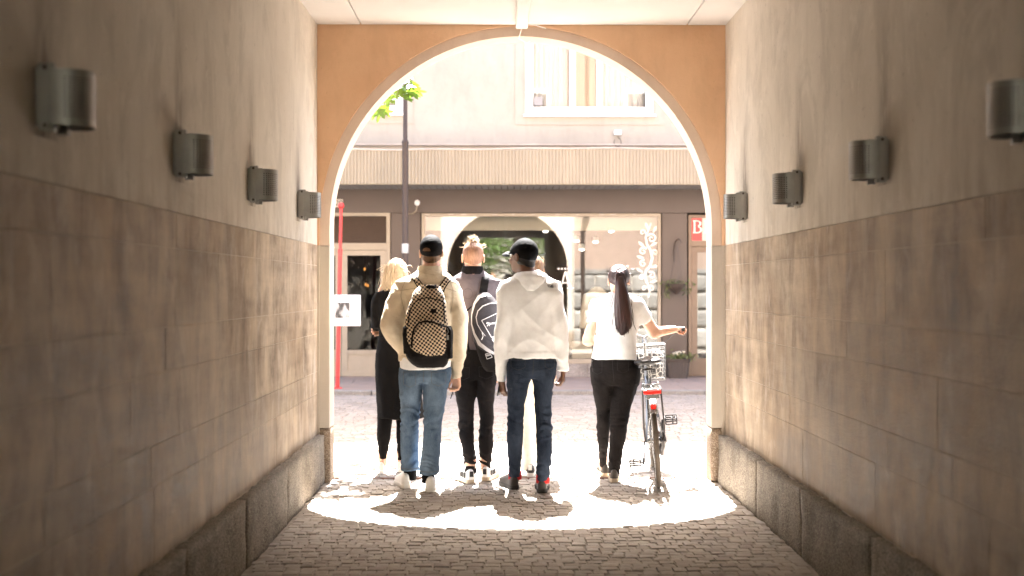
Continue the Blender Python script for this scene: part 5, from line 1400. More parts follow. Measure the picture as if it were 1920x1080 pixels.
# the chequered backpack
Y = 8.62
bp = thing('backpack', 'beige and black chequered backpack on the back of the beige jacket', 'backpack', (PX(800, Y), Y, PZ(688, Y)))
CHECK = m_knit('chequered_canvas', (0.60, 0.48, 0.34), (0.009, 0.006, 0.005), 68, 68, R(9))
sh_ = loft(rows([(534, 790, 822, .04, .03), (541, 781, 827, .035, .05), (551, 774, 832, .03, .068), (570, 766, 836, .02, .082), (600, 759.5, 838, .01, .094), (625, 757, 842, .005, .10), (650, 757.5, 844, .0, .104), (670, 763, 843, .0, .104), (682, 771, 839, .005, .092), (689, 782, 832, .01, .07)], Y, Y), 2.6)
pk = loft(rows([(600, 788, 822, -.07, .035), (606, 781, 830, -.072, .048), (625, 776, 834, -.075, .055), (650, 776, 834, -.07, .058), (668, 782, 832, -.06, .05)], Y, Y), 2.8)
sp_ = [loft(rows([(612, 836, 846, .02, .07), (620, 836, 849, .02, .075), (672, 836, 849, .02, .075)], Y, Y), 2.6), loft(rows([(612, 756, 764, .02, .07), (625, 754, 764, .02, .075), (662, 757, 768, .02, .075)], Y, Y), 2.6)]
F = Field([sh_, pk] + sp_, .005)
for p, k in ((sh_, 0), (pk, .012), (sp_[0], .006), (sp_[1], .006)): F.add(p, k)
F.warp(lambda x, y, z: .005 * perlin(x * 11, y * 11, z * 13) + .002 * perlin(x * 35, y * 30, z * 40))
V, Q = F.mesh(); ctr = V[Q].mean(1)
px_ = ctr[:, 0] * FPX / ctr[:, 1] + VPX; py_ = VPY - (ctr[:, 2] - EYE) * FPX / ctr[:, 1]
bz = np.interp(px_, [754, 762, 770, 780, 800, 832, 840, 850], [612, 634, 652, 660, 667, 666, 640, 608])
black = (py_ > bz) | ((px_ > 836.5) & (py_ > 611)) | ((px_ < 763) & (py_ > 612))
shell = part_of('main_shell', V, Q, ~black, CHECK, bp); part_of('base_panel', V, Q, black, C['strap'], bp); bS = Surf(V, Q)
Ys = 8.53
band(bS, [(772, 652), (773, 632), (777, 615), (786, 605), (798, 602), (812, 604), (824, 608), (834, 613)], 3.4, Ys, .006, C['strap'], 'pocket_piping', bp, 2)
band(bS, [(764, 612), (767, 588), (774, 570), (786, 561), (800, 558), (815, 561), (828, 565)], 2.0, Ys, .004, C['strap'], 'zip', bp, 2)
band(bS, [(830, 556), (832, 580), (833.5, 606)], 1.6, Ys, .004, C['strap'], 'zip', bp, 2)
ruled(bS, [(807, 580), (808, 587)], [(818, 579), (818, 587)], Ys, .003, C['strap'], 'woven_patch', bp)
band(bS, [(839, 616), (841, 622), (838, 627)], 1.6, Ys + .05, .006, M['steel'], 'carabiner', bp)
ruled(bS, [(838, 628), (838, 637)], [(842, 628), (842, 637)], Ys + .05, .006, M['steel'], 'key_tag', bp)
for A, B in (([(769, 521), (775, 527), (782, 538), (785, 547)], [(780, 517), (787, 525), (794, 534), (797, 541)]), ([(846, 524), (840, 532), (834, 542), (832, 550)], [(834, 519), (829, 527), (823, 536), (820, 541)])):
    for k, T in ((0, C['strap']), (1, CHECK)):
        g = 0.0 if k == 0 else 0.17
        A2 = [(a[0] + (b[0] - a[0]) * g, a[1] + (b[1] - a[1]) * g) for a, b in zip(A, B)]; B2 = [(b[0] + (a[0] - b[0]) * g, b[1] + (a[1] - b[1]) * g) for a, b in zip(A, B)]
        ruled(jS, A2, B2, 8.72, .016 + .004 * k, T, 'shoulder_strap' if k == 0 else 'strap_pad', bp, 4)
hx0, hx1, hz = PX(797, Y), PX(819, Y), PZ(541, Y)
MB().tube([(hx0, Y + .02, hz), (hx0 + .02, Y - .005, hz + .012), (hx1 - .02, Y - .005, hz + .010), (hx1, Y + .02, hz)], .013, 8).build('grab_handle', C['strap'], bp, True)

# ---------------------------------------------------------------- woman with blond hair in black
Y, yc = 9.56, 9.62
p1 = person('blond-haired woman in black top and long black skirt, hand at her face', 735, Y)
tor = loft(rows([(534, 728, 752, 0, .045), (542, 720, 760, 0, .06), (550, 706, 767, 0, .08), (558, 701, 773, 0, .09), (575, 705, 769, 0, .105), (600, 709, 765, 0, .10), (632, 710, 762, 0, .095), (645, 709, 764, 0, .10)], Y, yc))
aL = loft(rows([(548, 704, 722, 0, .05), (560, 695.5, 716, 0, .055), (580, 693.5, 714, 0, .052), (600, 695, 714, .01, .048), (614, 699, 715, .03, .046)], Y, yc))
fL = cone((PX(704, Y), yc + .05, PZ(611, Y)), (PX(706, Y), yc + .10, PZ(566, Y)), .045, .034)
aR = loft(rows([(548, 756, 770, 0, .05), (560, 760, 778, 0, .055), (590, 762, 780, .0, .05), (612, 760, 777, .03, .046)], Y, yc))
fR = cone((PX(768, Y), yc + .04, PZ(609, Y)), (PX(722, Y), yc + .13, PZ(618, Y)), .044, .032)
solid('top', [tor, (aL, .02), (aR, .02), (fL, .02), (fR, .02)], .0065, C['black'], p1, sf(.006, 9.0))
sk = loft(rows([(634, 709, 764, 0, .100), (648, 706, 770, 0, .118), (665, 703, 777, -.005, .135), (700, 702, 783, 0, .15), (740, 703, 789, 0, .165), (784, 706, 795, .01, .175)], Y, yc), 2.2)
solid('skirt', [sk], .0065, C['black'], p1, lambda x, y, z: .012 * np.clip((PZ(640, 9.56) - z) * 3, 0, 1) * perlin(x * 15, y * 12, z * 2.0) + .004 * perlin(x * 9, y * 9, z * 14))
band_w = loft(rows([(632, 708, 765, 0, .104), (641, 708, 766, 0, .107)], Y, yc), 2.2)
solid('waistband', [band_w], .006, C['collar'], p1)
lg = [loft(rows([(760, 706, 738, 0, .08), (785, 706, 735, 0, .075), (815, 705.5, 732, -.01, .066), (845, 708, 727, .01, .052), (862, 708.5, 723.5, .02, .042)], Y, yc)),
      loft(rows([(760, 742, 772, .03, .08), (785, 741, 768, .04, .075), (815, 741, 766, .04, .066), (845, 742, 760, .06, .052), (866, 742.5, 757, .07, .042)], Y, yc))]
solid('leggings', [lg[0], lg[1]], .0065, C['black'], p1, tf(PZ(820, Y), PZ(862, Y), PZ(790, Y), .003))
h1 = Head(744.5, 513.5, Y, yc + .03, -8, 8, -8, .95)
hL = hand((PX(706, Y), yc + .10, PZ(563, Y)), (.10, .05, 1), (.9, .1, -.1), (0, 1, .1), .95, .5)
hR = hand((PX(719, Y), yc + .11, PZ(617, Y)), (-1, -.55, -.30), (.35, -.9, 0), (0, -.2, 1), .92, .55)
ank = [(cone((PX(716, Y), yc + .02, .07), (PX(716, Y), yc + .02, .17), .032, .040), .02), (cone((PX(749.5, Y), yc + .07, .07), (PX(749.5, Y), yc + .07, .17), .032, .040), .02)]
body([tor, aL, aR, fL, fR, sk] + lg, h1.prims() + hL + hR + ank, h1.subs(), SK_PALE, p1)
shoe(p1, 715, 889, 6, SHOE['pink'], SHOE['white'], .25, .085, .06)
shoe(p1, 750, 889, -4, SHOE['pink'], SHOE['white'], .25, .085, .06, Yb=GY(886))
hp_ = [(h1.e((0, -.02, .036), (.086, .106, .098)), .005), (h1.e((-.012, -.055, -.04), (.082, .062, .09)), .03), (h1.k((-.02, -.065, -.07), (-.055, -.055, -.155), .060, .034), .03), (h1.k((.03, -.05, -.06), (.062, -.03, -.105), .05, .03), .03)]
hm, V, Q = solid('hair', hp_, .006, HAIR['blond'], p1, lambda x, y, z: .005 * perlin(x * 60 + z * 18, y * 50, z * 5) + .003 * perlin(x * 120 + z * 30, y * 90, z * 8), subs=[h1.e((0, .13, -.03), (.07, .08, .11))])
rg = np.random.default_rng(31); lines = []
for i in range(420):
    a = rg.uniform(-2.6, 2.6); r0 = rg.uniform(.0, .06)
    st_ = (r0 * math.sin(a) * .8, -.02 - r0 * .6 * math.cos(a), .134 - .3 * r0 ** 1.2 - .01)
    lx = .092 * math.sin(a * .62); ly = -.03 - .09 * math.cos(a * .55)
    end = (lx * .8 - .03 - .05 * rg.random(), ly * .85, -.06 - rg.uniform(.02, .11))
    mid = (lx * 1.05, ly * 1.08 - .012, rg.uniform(.0, .06))
    j = rg.normal(size=3) * .008
    lines.append([h1.w(q) for q in bez(st_, (mid[0] * .7, mid[1], .12), np.array(mid) + j, np.array(end) + j * 2, 9)])
for i in range(36):
    a = rg.uniform(-2, 2); s0 = np.array((.085 * math.sin(a), -.03 - .085 * math.cos(a), rg.uniform(.03, .11))); d = np.array((math.sin(a), -math.cos(a) * .4, rg.uniform(-.3, .6)))
    lines.append([h1.w(q) for q in bez(s0 * .9, s0 + d * .02, s0 + d * .05 + (0, 0, -.01), s0 + d * rg.uniform(.04, .09) + (0, 0, rg.uniform(-.06, .02)), 7)])
strands('loose_hair', lines, .0016, HAIR['blond'], hm)

# ---------------------------------------------------------------- man with the top knot
Y, yc = 9.2, 9.24
p3 = person('man in mauve shirt and black trousers with a blond top knot', 890, Y)
tor = loft(rows([(500, 872, 902, 0, .056), (508, 868, 906, 0, .065), (516, 856, 918, 0, .085), (524, 845, 930, -.005, .10), (534, 840, 936, -.005, .112), (555, 842, 934, 0, .125), (590, 846, 930, 0, .125), (630, 848, 928, 0, .122), (655, 847, 930, 0, .125)], Y, yc), 2.3)
aL = loft(rows([(526, 838, 862, 0, .055), (545, 832, 860, 0, .06), (580, 830, 857, 0, .055), (620, 832, 855, .02, .050), (660, 834, 853, .05, .045), (690, 836, 853, .07, .04)], Y, yc))
aR = loft(rows([(526, 918, 940, 0, .055), (545, 919, 947, 0, .06), (580, 922, 950, 0, .055), (620, 925, 948, .02, .050), (660, 929, 948, .05, .045), (690, 931, 948, .07, .04)], Y, yc))
s3, V, Q = solid('shirt', [tor, (aL, .025), (aR, .025)], .0065, C['mauve'], p3, sf(.007, 14.0, 9, 7)); s3S = Surf(V, Q)
collar('shirt_collar', C['collar'], s3, PX(886, Y), yc - .004, PZ(512, Y), PZ(499.5, Y), .075, .072, 1.12)
lg = [loft(rows([(648, 848, 930, 0, .123), (672, 847, 931, 0, .125), (696, 846, 932, -.005, .128), (712, 850, 930, 0, .115)], Y, yc), 2.4),
      loft(rows([(690, 846, 893, 0, .11), (715, 849, 893, 0, .115), (745, 854, 891, .005, .095), (769, 858, 889, .01, .082), (808, 860, 887, 0, .072), (836, 866, 891.5, -.06, .066), (862, 870, 894, -.09, .06), (886, 871, 895, -.10, .062)], Y, yc)),
      loft(rows([(690, 890, 932, 0, .11), (715, 893, 931, 0, .115), (758, 896, 926, .01, .09), (785, 899.5, 925.5, .01, .078), (808, 898, 925, .015, .072), (840, 896.5, 925, .02, .066), (866, 898, 920, .02, .06), (881, 898, 921, .015, .062)], Y, yc))]
t3, V, Q = solid('trousers', [lg[0], (lg[1], .02), (lg[2], .02)], .0065, C['blackden'], p3, tf(PZ(800, Y), PZ(866, Y), PZ(735, Y), .0098, 7.0)); t3S = Surf(V, Q)
pockets(t3S, [(898, 925, 688, 711), (856, 880, 690, 713)], Y - .1, STITCH_K, t3)
MB().tube([(PX(853, Y), yc - .08, PZ(715, Y)), (PX(849, Y), yc - .10, PZ(735, Y)), (PX(845.5, Y), yc - .10, PZ(746, Y))], [.012, .012, .014], 6, flat=.25).build('belt_end', C['strap'], t3, True)
h3 = Head(886.5, 483.5, Y, yc + .02, 5, -1, 0, 1.0)
hh = hand((PX(843, Y), yc + .08, PZ(688, Y)), (0, .2, -1), (.9, .2, 0), (0, 1, 0), 1, .8) + hand((PX(940, Y), yc + .08, PZ(688, Y)), (0, .2, -1), (-.9, .2, 0), (0, 1, 0), 1, .8)
ank = [(cone((PX(883, Y), yc - .11, .08), (PX(883, Y), yc - .1, .17), .036, .04), .02), (cone((PX(909, Y), yc + .01, .08), (PX(909, Y), yc + .01, .17), .036, .04), .02)]
body([tor, aL, aR] + lg, h3.prims() + hh + ank, h3.subs(), SK_PALE, p3)
hs = hair_shell(h3, HAIR['stubble'], p3, .0022, -.055, .2, .03)
lines = []; base = np.array((0.0, -.035, .128)); rg = np.random.default_rng(17)
for i in range(170):      # swept up to the knot
    a = rg.uniform(0, 2 * math.pi); r = rg.uniform(.03, .062); s0 = np.array((r * math.sin(a), -.012 + r * 1.15 * math.cos(a), .035 + .090 * math.sqrt(max(0, 1 - (r / .076) ** 2)) + .002))
    lines.append([h3.w(q) for q in bez(s0, s0 + (0, 0, .012), base + rg.normal(size=3) * .008 + (0, 0, -.006), base + rg.normal(size=3) * .007 + (0, 0, .006), 7)])
for i in range(130):      # the spiky knot itself
    d = rg.normal(size=3); d[2] = abs(d[2]) * .9 + .15; d /= np.linalg.norm(d); L = rg.uniform(.026, .056); s0 = base + (0, 0, .004) + rg.normal(size=3) * .007
    lines.append([h3.w(q) for q in bez(s0, s0 + d * L * .4 + (0, 0, .008), s0 + d * L * .8, s0 + d * L + (0, 0, rg.uniform(-.025, .0)), 6)])
for i in range(26):
    a = rg.uniform(0, 2 * math.pi); s0 = np.array((.07 * math.sin(a), -.012 + .08 * math.cos(a), rg.uniform(.07, .1))); d = np.array((math.sin(a), math.cos(a), rg.uniform(.0, .8)))
    lines.append([h3.w(q) for q in bez(s0, s0 + d * .01, s0 + d * .02, s0 + d * rg.uniform(.02, .04), 5)])
strands('top_knot', lines, .0017, HAIR['fair'], hs)
MB().lathe(h3.w((0, -.035, .128)), [(.012, -.004), (.017, 0), (.017, .008), (.012, .012)], 12).build('hair_tie', C['collar'], hs, True)
shoe(p3, 884, 908, 20, SHOE['white'], SHOE['offwhite'], .29, .10, .082, accent=SHOE['black'])
shoe(p3, 909, 903, -16, SHOE['white'], SHOE['offwhite'], .29, .10, .082, accent=SHOE['black'])

# grey daypack slung from his right shoulder
Y = 9.0
dp = thing('daypack', 'dark grey daypack with white curved bands on the mauve shirt', 'backpack', (PX(915, Y), Y, PZ(690, Y)))
GREYN = m_cloth('grey_nylon', (0.036, 0.032, 0.035), 0.6, .15, 300, .2, 0); WHITEN = m_cloth('pale_nylon', (0.40, 0.37, 0.365), 0.6, .08)
sh_ = loft(rows([(549, 896, 916, .06, .03), (556, 891, 924, .05, .055), (570, 886, 935, .04, .075), (590, 881, 945, .03, .09), (612, 881.5, 950, .02, .10), (632, 886, 952, .02, .10), (655, 893, 953, .02, .10), (676, 899, 950, .03, .09), (690, 905, 946, .04, .075), (697, 912, 940, .04, .05)], Y, Y), 2.6)
F = Field([sh_], .005); F.add(sh_, 0); F.warp(lambda x, y, z: .005 * perlin(x * 10, y * 10, z * 12) + .002 * perlin(x * 30, y * 30, z * 34)); V, Q = F.mesh()
ctr = V[Q].mean(1); py_ = VPY - (ctr[:, 2] - EYE) * FPX / ctr[:, 1]; px_ = ctr[:, 0] * FPX / ctr[:, 1] + VPX
low = py_ > np.interp(px_, [885, 900, 928, 955], [634, 655, 668, 676])
dsh = part_of('main_shell', V, Q, ~low, GREYN, dp); part_of('lower_panel', V, Q, low, C['blackden'], dp); dS = Surf(V, Q); Yd = 8.92
band(dS, [(913, 552), (898, 556), (889, 570), (884, 590), (884, 608), (889, 626), (899, 645), (914, 656), (930, 665), (944, 671)], [4, 7, 4, 2.2, 2.2, 4, 7, 6.5, 4, 2], Yd, .004, WHITEN, 'pale_band', dp, 3)
band(dS, [(946, 572), (932, 568), (918, 569), (905, 574), (896, 583), (892.5, 595), (895, 608), (902, 620), (910, 630)], [2, 2, 2, 2.2, 2, 1.7, 1.4, 1.2, 1], Yd, .004, WHITEN, 'pale_band', dp, 2)
for a, b in (((903, 601), (948, 580)), ((903, 601), (922, 633)), ((922, 633), (950, 618))):
    band(dS, [a, ((a[0] + b[0]) / 2, (a[1] + b[1]) / 2), b], 1.5, Yd, .004, WHITEN, 'logo_box_edge', dp, 1)
# leaping cat mark
cat_u = [(911.5, 606.5), (913, 603.8), (916, 604.6), (920, 605.6), (925, 604.6), (930, 604.0), (936, 601.5), (942, 597)]
cat_l = [(911.7, 607.4), (913.5, 607.4), (916, 607.4), (920, 608.2), (925, 607.6), (930, 607.8), (936, 604.5), (942, 598)]
ruled(dS, cat_u, cat_l, Yd, .0045, WHITEN, 'cat_emblem', dp, 2)
for A, B in (([(915.5, 607), (912.5, 611.5)], [(917, 607.4), (914, 612)]), ([(918.5, 607.6), (916, 611)], [(919.8, 607.8), (917.4, 611.5)]), ([(929, 607), (932, 613)], [(931, 606.4), (933.6, 612.6)])):
    ruled(dS, A, B, Yd, .0045, WHITEN, 'cat_emblem_limb', dp, 1)
ruled(dS, [(922, 636), (928, 646)], [(927, 632), (934, 641)], Yd, .004, WHITEN, 'logo_patch', dp, 3)
for a, b in (((910, 664), (918, 661.5)), ((918, 661.5), (923, 670)), ((923, 670), (913, 673.5)), ((913, 673.5), (910, 664)), ((912.5, 668), (920, 665.5))):
    band(dS, [a, ((a[0] + b[0]) / 2, (a[1] + b[1]) / 2), b], 1.0, Yd, .004, WHITEN, 'maker_label', dp, 1)
for i, x in enumerate((912, 914, 916, 918)):
    band(dS, [(x - .6, 664.8 - .3 * i), (x, 666 - .3 * i), (x + .6, 667 - .3 * i)], 1.1, Yd, .004, WHITEN, 'maker_label', dp, 1)
ruled(s3S, [(903, 519), (901, 530), (899, 543), (898, 556)], [(918, 517), (916, 530), (914, 543), (913, 556)], 9.08, .012, C['strap'], 'shoulder_strap', dp, 3)
MB().tube([(PX(884, Y), Y + .03, PZ(575, Y)), (PX(876, Y), Y + .05, PZ(582, Y)), (PX(872, Y), Y + .06, PZ(600, Y)), (PX(876, Y), Y + .05, PZ(640, Y)), (PX(880, Y), Y + .02, PZ(662, Y))], .012, 8, flat=.3).build('loose_strap', C['strap'], dp, True)
MB().tube([(PX(888, Y) + .035 * math.cos(a) - .045, Y + .10, PZ(551, Y) + .038 * math.sin(a)) for a in np.linspace(0, 6.2, 22)], .0010, 5).build('cord_loop', GREYN, dp, True)
MB().tube([(PX(904, Yd), Yd - .03, PZ(623, Yd)), (PX(906, Yd), Yd - .035, PZ(630, Yd)), (PX(903, Yd), Yd - .035, PZ(637, Yd))], .003, 5).build('zip_pull', WHITEN, dp, True)

# ---------------------------------------------------------------- man in the white hoodie
Y, yc = 8.72, 8.75
p4 = person('man in white hooded sweatshirt, dark jeans and black cap, holding a phone', 998, Y)
tor = loft(rows([(508, 976, 1012, 0, .065), (515, 966, 1022, -.005, .085), (522, 954, 1034, -.01, .10), (531, 944, 1044, -.01, .115), (545, 940, 1050, -.01, .125), (575, 946, 1048, 0, .132), (610, 952, 1046, 0, .13), (645, 953, 1045, 0, .132), (671, 952, 1045, 0, .13)], Y, yc), 2.3)
aL = loft(rows([(528, 940, 972, 0, .065), (545, 933, 970, 0, .075), (575, 931, 966, -.01, .07), (607, 929, 961, -.015, .066), (640, 928, 958, 0, .06), (680, 928, 953, .03, .054), (700, 929, 951, .045, .05), (705, 929, 951, .046, .045)], Y, yc))
aR = loft(rows([(528, 1022, 1050, 0, .062), (545, 1026, 1054, 0, .072), (575, 1030, 1058.5, -.01, .07), (607, 1034, 1063, -.01, .066), (640, 1039, 1066.5, .0, .06), (675, 1043, 1067.5, .02, .054), (694, 1046, 1067.5, .035, .048)], Y, yc))
cz = [loft(rows([(700, 929.5, 950.5, .046, .046), (717, 931, 950, .05, .042)], Y, yc)), loft(rows([(681, 1044.5, 1067.5, .03, .05), (697, 1046, 1067, .036, .044)], Y, yc))]
hem = loft(rows([(660, 951, 1046, 0, .134), (672, 953, 1044, 0, .128)], Y, yc), 2.3)
hw, V, Q = solid('sweatshirt', [tor, (aL, .035), (aR, .035), (cz[0], .004), (cz[1], .004), (hem, .004)], .0065, C['hood'], p4, lambda x, y, z: .009 * perlin(x * 5 + z * 3.5 + 3, y * 5, z * 3.4) + .005 * perlin(x * 9 - z * 8, y * 8, z * 6 + 4) - .0060 * ridge(perlin(x * 4.5 - z * 4 + 6, y * 3, z * 2.2)) + .0035 - .0045 * ridge(perlin(x * 5 + z * 5 + 1.5, y * 3, z * 2.8 + 3)) + .0035 * np.exp(-((z - PZ(668, 8.72)) / .06) ** 2) * perlin(x * 30, y * 30, z * 8) + .006 * np.exp(-((z - PZ(690, 8.72)) / .10) ** 2) * perlin(x * 8, y * 8, z * 34)); hS = Surf(V, Q)
hX, hZ = PX(994, Y), PZ(519, Y)
hp_ = [(ell((hX, yc - .045, hZ), (.122, .095, .040)), .01), (ell((hX + .01, yc - .105, hZ - .04), (.085, .040, .060)), .04), (ell((hX + .012, yc - .115, hZ - .07), (.045, .028, .040)), .03), (ell((hX - .06, yc + .03, hZ - .005), (.055, .085, .038)), .03), (ell((hX + .06, yc + .03, hZ - .005), (.055, .085, .038)), .03)]
solid('hood', hp_, .006, C['hood'], hw, lambda x, y, z: .006 * perlin(x * 13, y * 12, z * 26 + 8 * np.abs(x - hX)) + .003 * perlin(x * 30, y * 26, z * 44), subs=[ell((hX - .005, yc + .005, hZ + .035), (.078, .075, .045))])
# half-dome mark and two short lines on the shoulder blade
BLK = simple('black_print', (0.015, 0.014, 0.014), 0.7)
for r0, r1 in ((6.2, 5.0), (4.2, 3.0), (2.2, .6)):
    arc = np.linspace(math.pi * .98, math.pi * .5, 7)
    ruled(hS, [(1038 + r0 * math.cos(t), 539.3 - r0 * math.sin(t) * .95) for t in arc], [(1038 + r1 * math.cos(t), 539.3 - r1 * math.sin(t) * .95) for t in arc], 8.62, .003, BLK, 'dome_print', hw, 2)
for yy, x0 in ((534.4, 1025.5), (536.2, 1026.5), (538, 1027.5)):
    band(hS, [(x0, yy), (x0 + 2, yy), (1031, yy + .1)], .8, 8.62, .003, BLK, 'line_print', hw, 1)
lg = [loft(rows([(664, 952, 1044, 0, .118), (676, 951, 1044, 0, .122), (692, 950.5, 1043, -.005, .126), (708, 953, 1041, 0, .115)], Y, yc), 2.4),
      loft(rows([(680, 951, 1000, 0, .11), (708, 951, 997, -.005, .118), (738, 951.5, 989, .0, .098), (760, 951, 983.5, .0, .086), (790, 950, 981.5, -.01, .076), (815, 950, 980.5, -.01, .074), (850, 951.5, 979, .04, .070), (888, 953.5, 977, .08, .066), (899, 954, 976.5, .09, .066)], Y, yc)),
      loft(rows([(680, 996, 1044, 0, .11), (708, 998, 1041.5, -.005, .118), (738, 1000, 1036, -.01, .096), (760, 1001, 1033.5, -.02, .085), (790, 1003, 1034, -.05, .075), (815, 1004, 1035.5, -.06, .074), (850, 1004.5, 1034.5, -.075, .070), (888, 1005, 1031, -.06, .066), (900, 1005.5, 1029.5, -.05, .066)], Y, yc))]
t4, V, Q = solid('trousers', [lg[0], (lg[1], .02), (lg[2], .02)], .0065, C['navy'], p4, tf(PZ(790, Y), PZ(872, Y), PZ(728, Y), .0098, 12.0)); t4S = Surf(V, Q)
pockets(t4S, [(958, 985, 676, 694), (1022, 1041, 675, 693)], Y - .1, STITCH_N, t4, .8)
band(t4S, [(1001, 674), (1000, 690), (999, 704)], .9, Y - .1, .003, STITCH_N, 'seat_seam', t4, 1)
h4 = Head(982, 482, Y, yc + .03, 42, 2, 0, 1.02)
hh = hand((PX(940, Y), yc + .05, PZ(713, Y)), (.1, .15, -1), (.75, .5, 0), (-.3, 1, 0), 1.0, .9) + hand((PX(1057, Y), yc + .045, PZ(694, Y)), (-.02, .1, -1), (-.8, .2, -.1), (.1, 1, 0), 1.0, 1.0)
ank = [(cone((PX(965, Y), yc + .11, .07), (PX(965, Y), yc + .10, .17), .036, .042), .02), (cone((PX(1017.5, Y), yc - .045, .07), (PX(1017.5, Y), yc - .05, .17), .036, .042), .02)]
body([tor, aL, aR] + lg, h4.prims() + hh + ank, h4.subs(), SK_DARK, p4)
for t in (-1, 1):
    MB().lathe(h4.w((t * .031, .091, .009)), [(.002, -.012), (.009, -.008), (.012, 0), (.009, .008), (.002, .012)], 12).build('eye', M['white_board'], p4, True)
cap(h4, C['cap'], p4, low=.0, brim_mat=m_cloth('black_brim_cloth', (0.02, 0.019, 0.02), .45))
hair_shell(h4, HAIR['black'], p4, .005, -.07)
MB().tube([h4.w((.03, -.118, .018)), h4.w((.055, -.15, .022)), h4.w((.065, -.16, .035))], [.006, .008, .008], 6, flat=.3).build('cap_strap_end', C['cap'], p4, True)
shoe(p4, 966, 919, 17, SHOE['brown'], SHOE['rubber'], .29, .10, .08)
shoe(p4, 1016.5, 926, -2, SHOE['brown'], SHOE['rubber'], .29, .104, .08)
for px, yy in ((966, yc + .105), (1017.5, yc - .060)):
    MB().lathe((PX(px, Y), yy, .07), [(.048, 0), (.048, .03), (.046, .06)], 18).build('sock', C['red'], p4, True)
ph = MB().cbox(-.036, .036, -.004, .004, -.07, .07, .003).build('phone', M['black_plastic'])
ph.location = (PX(938, Y), yc + .085, PZ(726, Y)); ph.rotation_euler = (R(12), R(-6), R(70))
tag(ph, 'black phone held low in the hand of the white hooded man', 'phone')

# ---------------------------------------------------------------- woman half hidden beyond the white hoodie
Y, yc = 9.5, 9.55
p5 = person('woman in cream trousers walking half hidden beyond the white hooded man', 1000, Y)
tor = loft(rows([(528, 990, 1014, 0, .05), (540, 975, 1028, 0, .08), (552, 966, 1037, 0, .095), (580, 970, 1033, 0, .105), (620, 974, 1030, 0, .098), (660, 968, 1034, 0, .11), (680, 966, 1036, 0, .115)], Y, yc))
aL = loft(rows([(545, 966, 984, 0, .05), (590, 962, 980, 0, .047), (640, 963, 978, .02, .04), (692, 966, 978, .05, .033)], Y, yc))
aR = loft(rows([(545, 1018, 1038, 0, .05), (590, 1024, 1043, 0, .047), (640, 1029, 1045, .02, .04), (696, 1034, 1046, .05, .033)], Y, yc))
solid('blouse', [tor, (aL, .02), (aR, .02)], .0075, C['pale'], p5, sf(.006, 33.))
lg = [loft(rows([(672, 966, 1036, 0, .115), (700, 964, 1037, 0, .122), (714, 968, 1034, 0, .11)], Y, yc), 2.3),
      loft(rows([(690, 965, 1003, 0, .1), (740, 968, 1001, 0, .085), (800, 972, 1000, 0, .075), (850, 974, 999, -.06, .072), (878, 974, 1000, -.08, .074)], Y, yc)),
      loft(rows([(690, 998, 1036, .03, .1), (740, 999, 1032, .08, .085), (800, 1001, 1028, .14, .075), (850, 1002, 1026, .2, .07), (872, 1002, 1026, .22, .072)], Y, yc))]
solid('trousers', lg, .0075, C['cream'], p5, tf(PZ(800, Y), PZ(868, Y), PZ(735, Y), .005, 19.))
h5 = Head(1001, 507, Y, yc + .02, 0, 4, 0, .94)
hh = hand((PX(1040, Y), yc + .06, PZ(694, Y)), (.05, .1, -1), (-.9, .2, 0), (0, 1, 0), .92, .7) + hand((PX(972, Y), yc + .06, PZ(690, Y)), (-.05, .1, -1), (.9, .2, 0), (0, 1, 0), .92, .7)
ank = [(cone((PX(987, Y), yc - .09, .07), (PX(987, Y), yc - .08, .17), .034, .04), .02), (cone((PX(1014, Y), yc + .22, .07), (PX(1014, Y), yc + .22, .17), .034, .04), .02)]
body([tor, aL, aR] + lg, h5.prims() + hh + ank, h5.subs(), SK_PALE, p5, .0065)
hm, V, Q = solid('hair', [(h5.e((0, -.014, .036), (.085, .105, .098)), .005), (h5.e((0, -.05, -.03), (.078, .06, .075)), .03)], .0065, HAIR['brown'], p5, lambda x, y, z: .003 * perlin(x * 90, y * 60, z * 9), subs=[h5.e((0, .13, -.03), (.07, .08, .11))])
lines = []; rg = np.random.default_rng(5)
for i in range(120):
    a = rg.uniform(-2.4, 2.4); s0 = np.array((.082 * math.sin(a), -.014 - .1 * math.cos(a), rg.uniform(-.05, .11))) * .98; d = rg.normal(size=3)
    lines.append([h5.w(q) for q in bez(s0, s0 + (0, 0, .01), s0 + d * .008 + (0, 0, -.02), s0 + d * .014 + (0, 0, -.04), 6)])
strands('loose_hair', lines, .0015, HAIR['fair'], hm)
shoe(p5, 994, 895, -4, SHOE['black'], SHOE['white'], .26, .09, .065, accent=SHOE['white'])
shoe(p5, 1015, 895, -4, SHOE['black'], SHOE['white'], .26, .09, .065, Yb=9.68, accent=SHOE['white'])

# ---------------------------------------------------------------- woman with the long dark ponytail, wheeling the bicycle
Y, yc = 9.2, 9.26
p6 = person('woman in white t-shirt and black jeans with long dark ponytail wheeling a bicycle', 1152, Y)
tor = loft(rows([(548, 1146, 1178, 0, .05), (554, 1138, 1187, 0, .062), (560, 1122, 1200, 0, .085), (568, 1112, 1208, 0, .10), (580, 1112, 1207, 0, .115), (600, 1119, 1202, 0, .125), (625, 1121, 1197, 0, .122), (640, 1119, 1197, 0, .122), (658, 1113, 1198, 0, .128), (674, 1108.5, 1200.5, 0, .138)], Y, yc), 2.2)
sL = loft(rows([(562, 1112, 1132, 0, .055), (578, 1105, 1128, 0, .062), (603, 1102, 1125, 0, .064)], Y, yc))
sR = [cone((PX(1196, Y), yc, PZ(574, Y)), (PX(1210, Y), yc + .03, PZ(596, Y)), .062, .062)]
el_ = (PX(1232, Y), yc + .10, PZ(625, Y)); wr = (1.330, 9.435, 1.132)
uaR = cone((PX(1203, Y), yc + .005, PZ(583, Y)), el_, .046, .043); faR = cone(el_, wr, .043, .028)
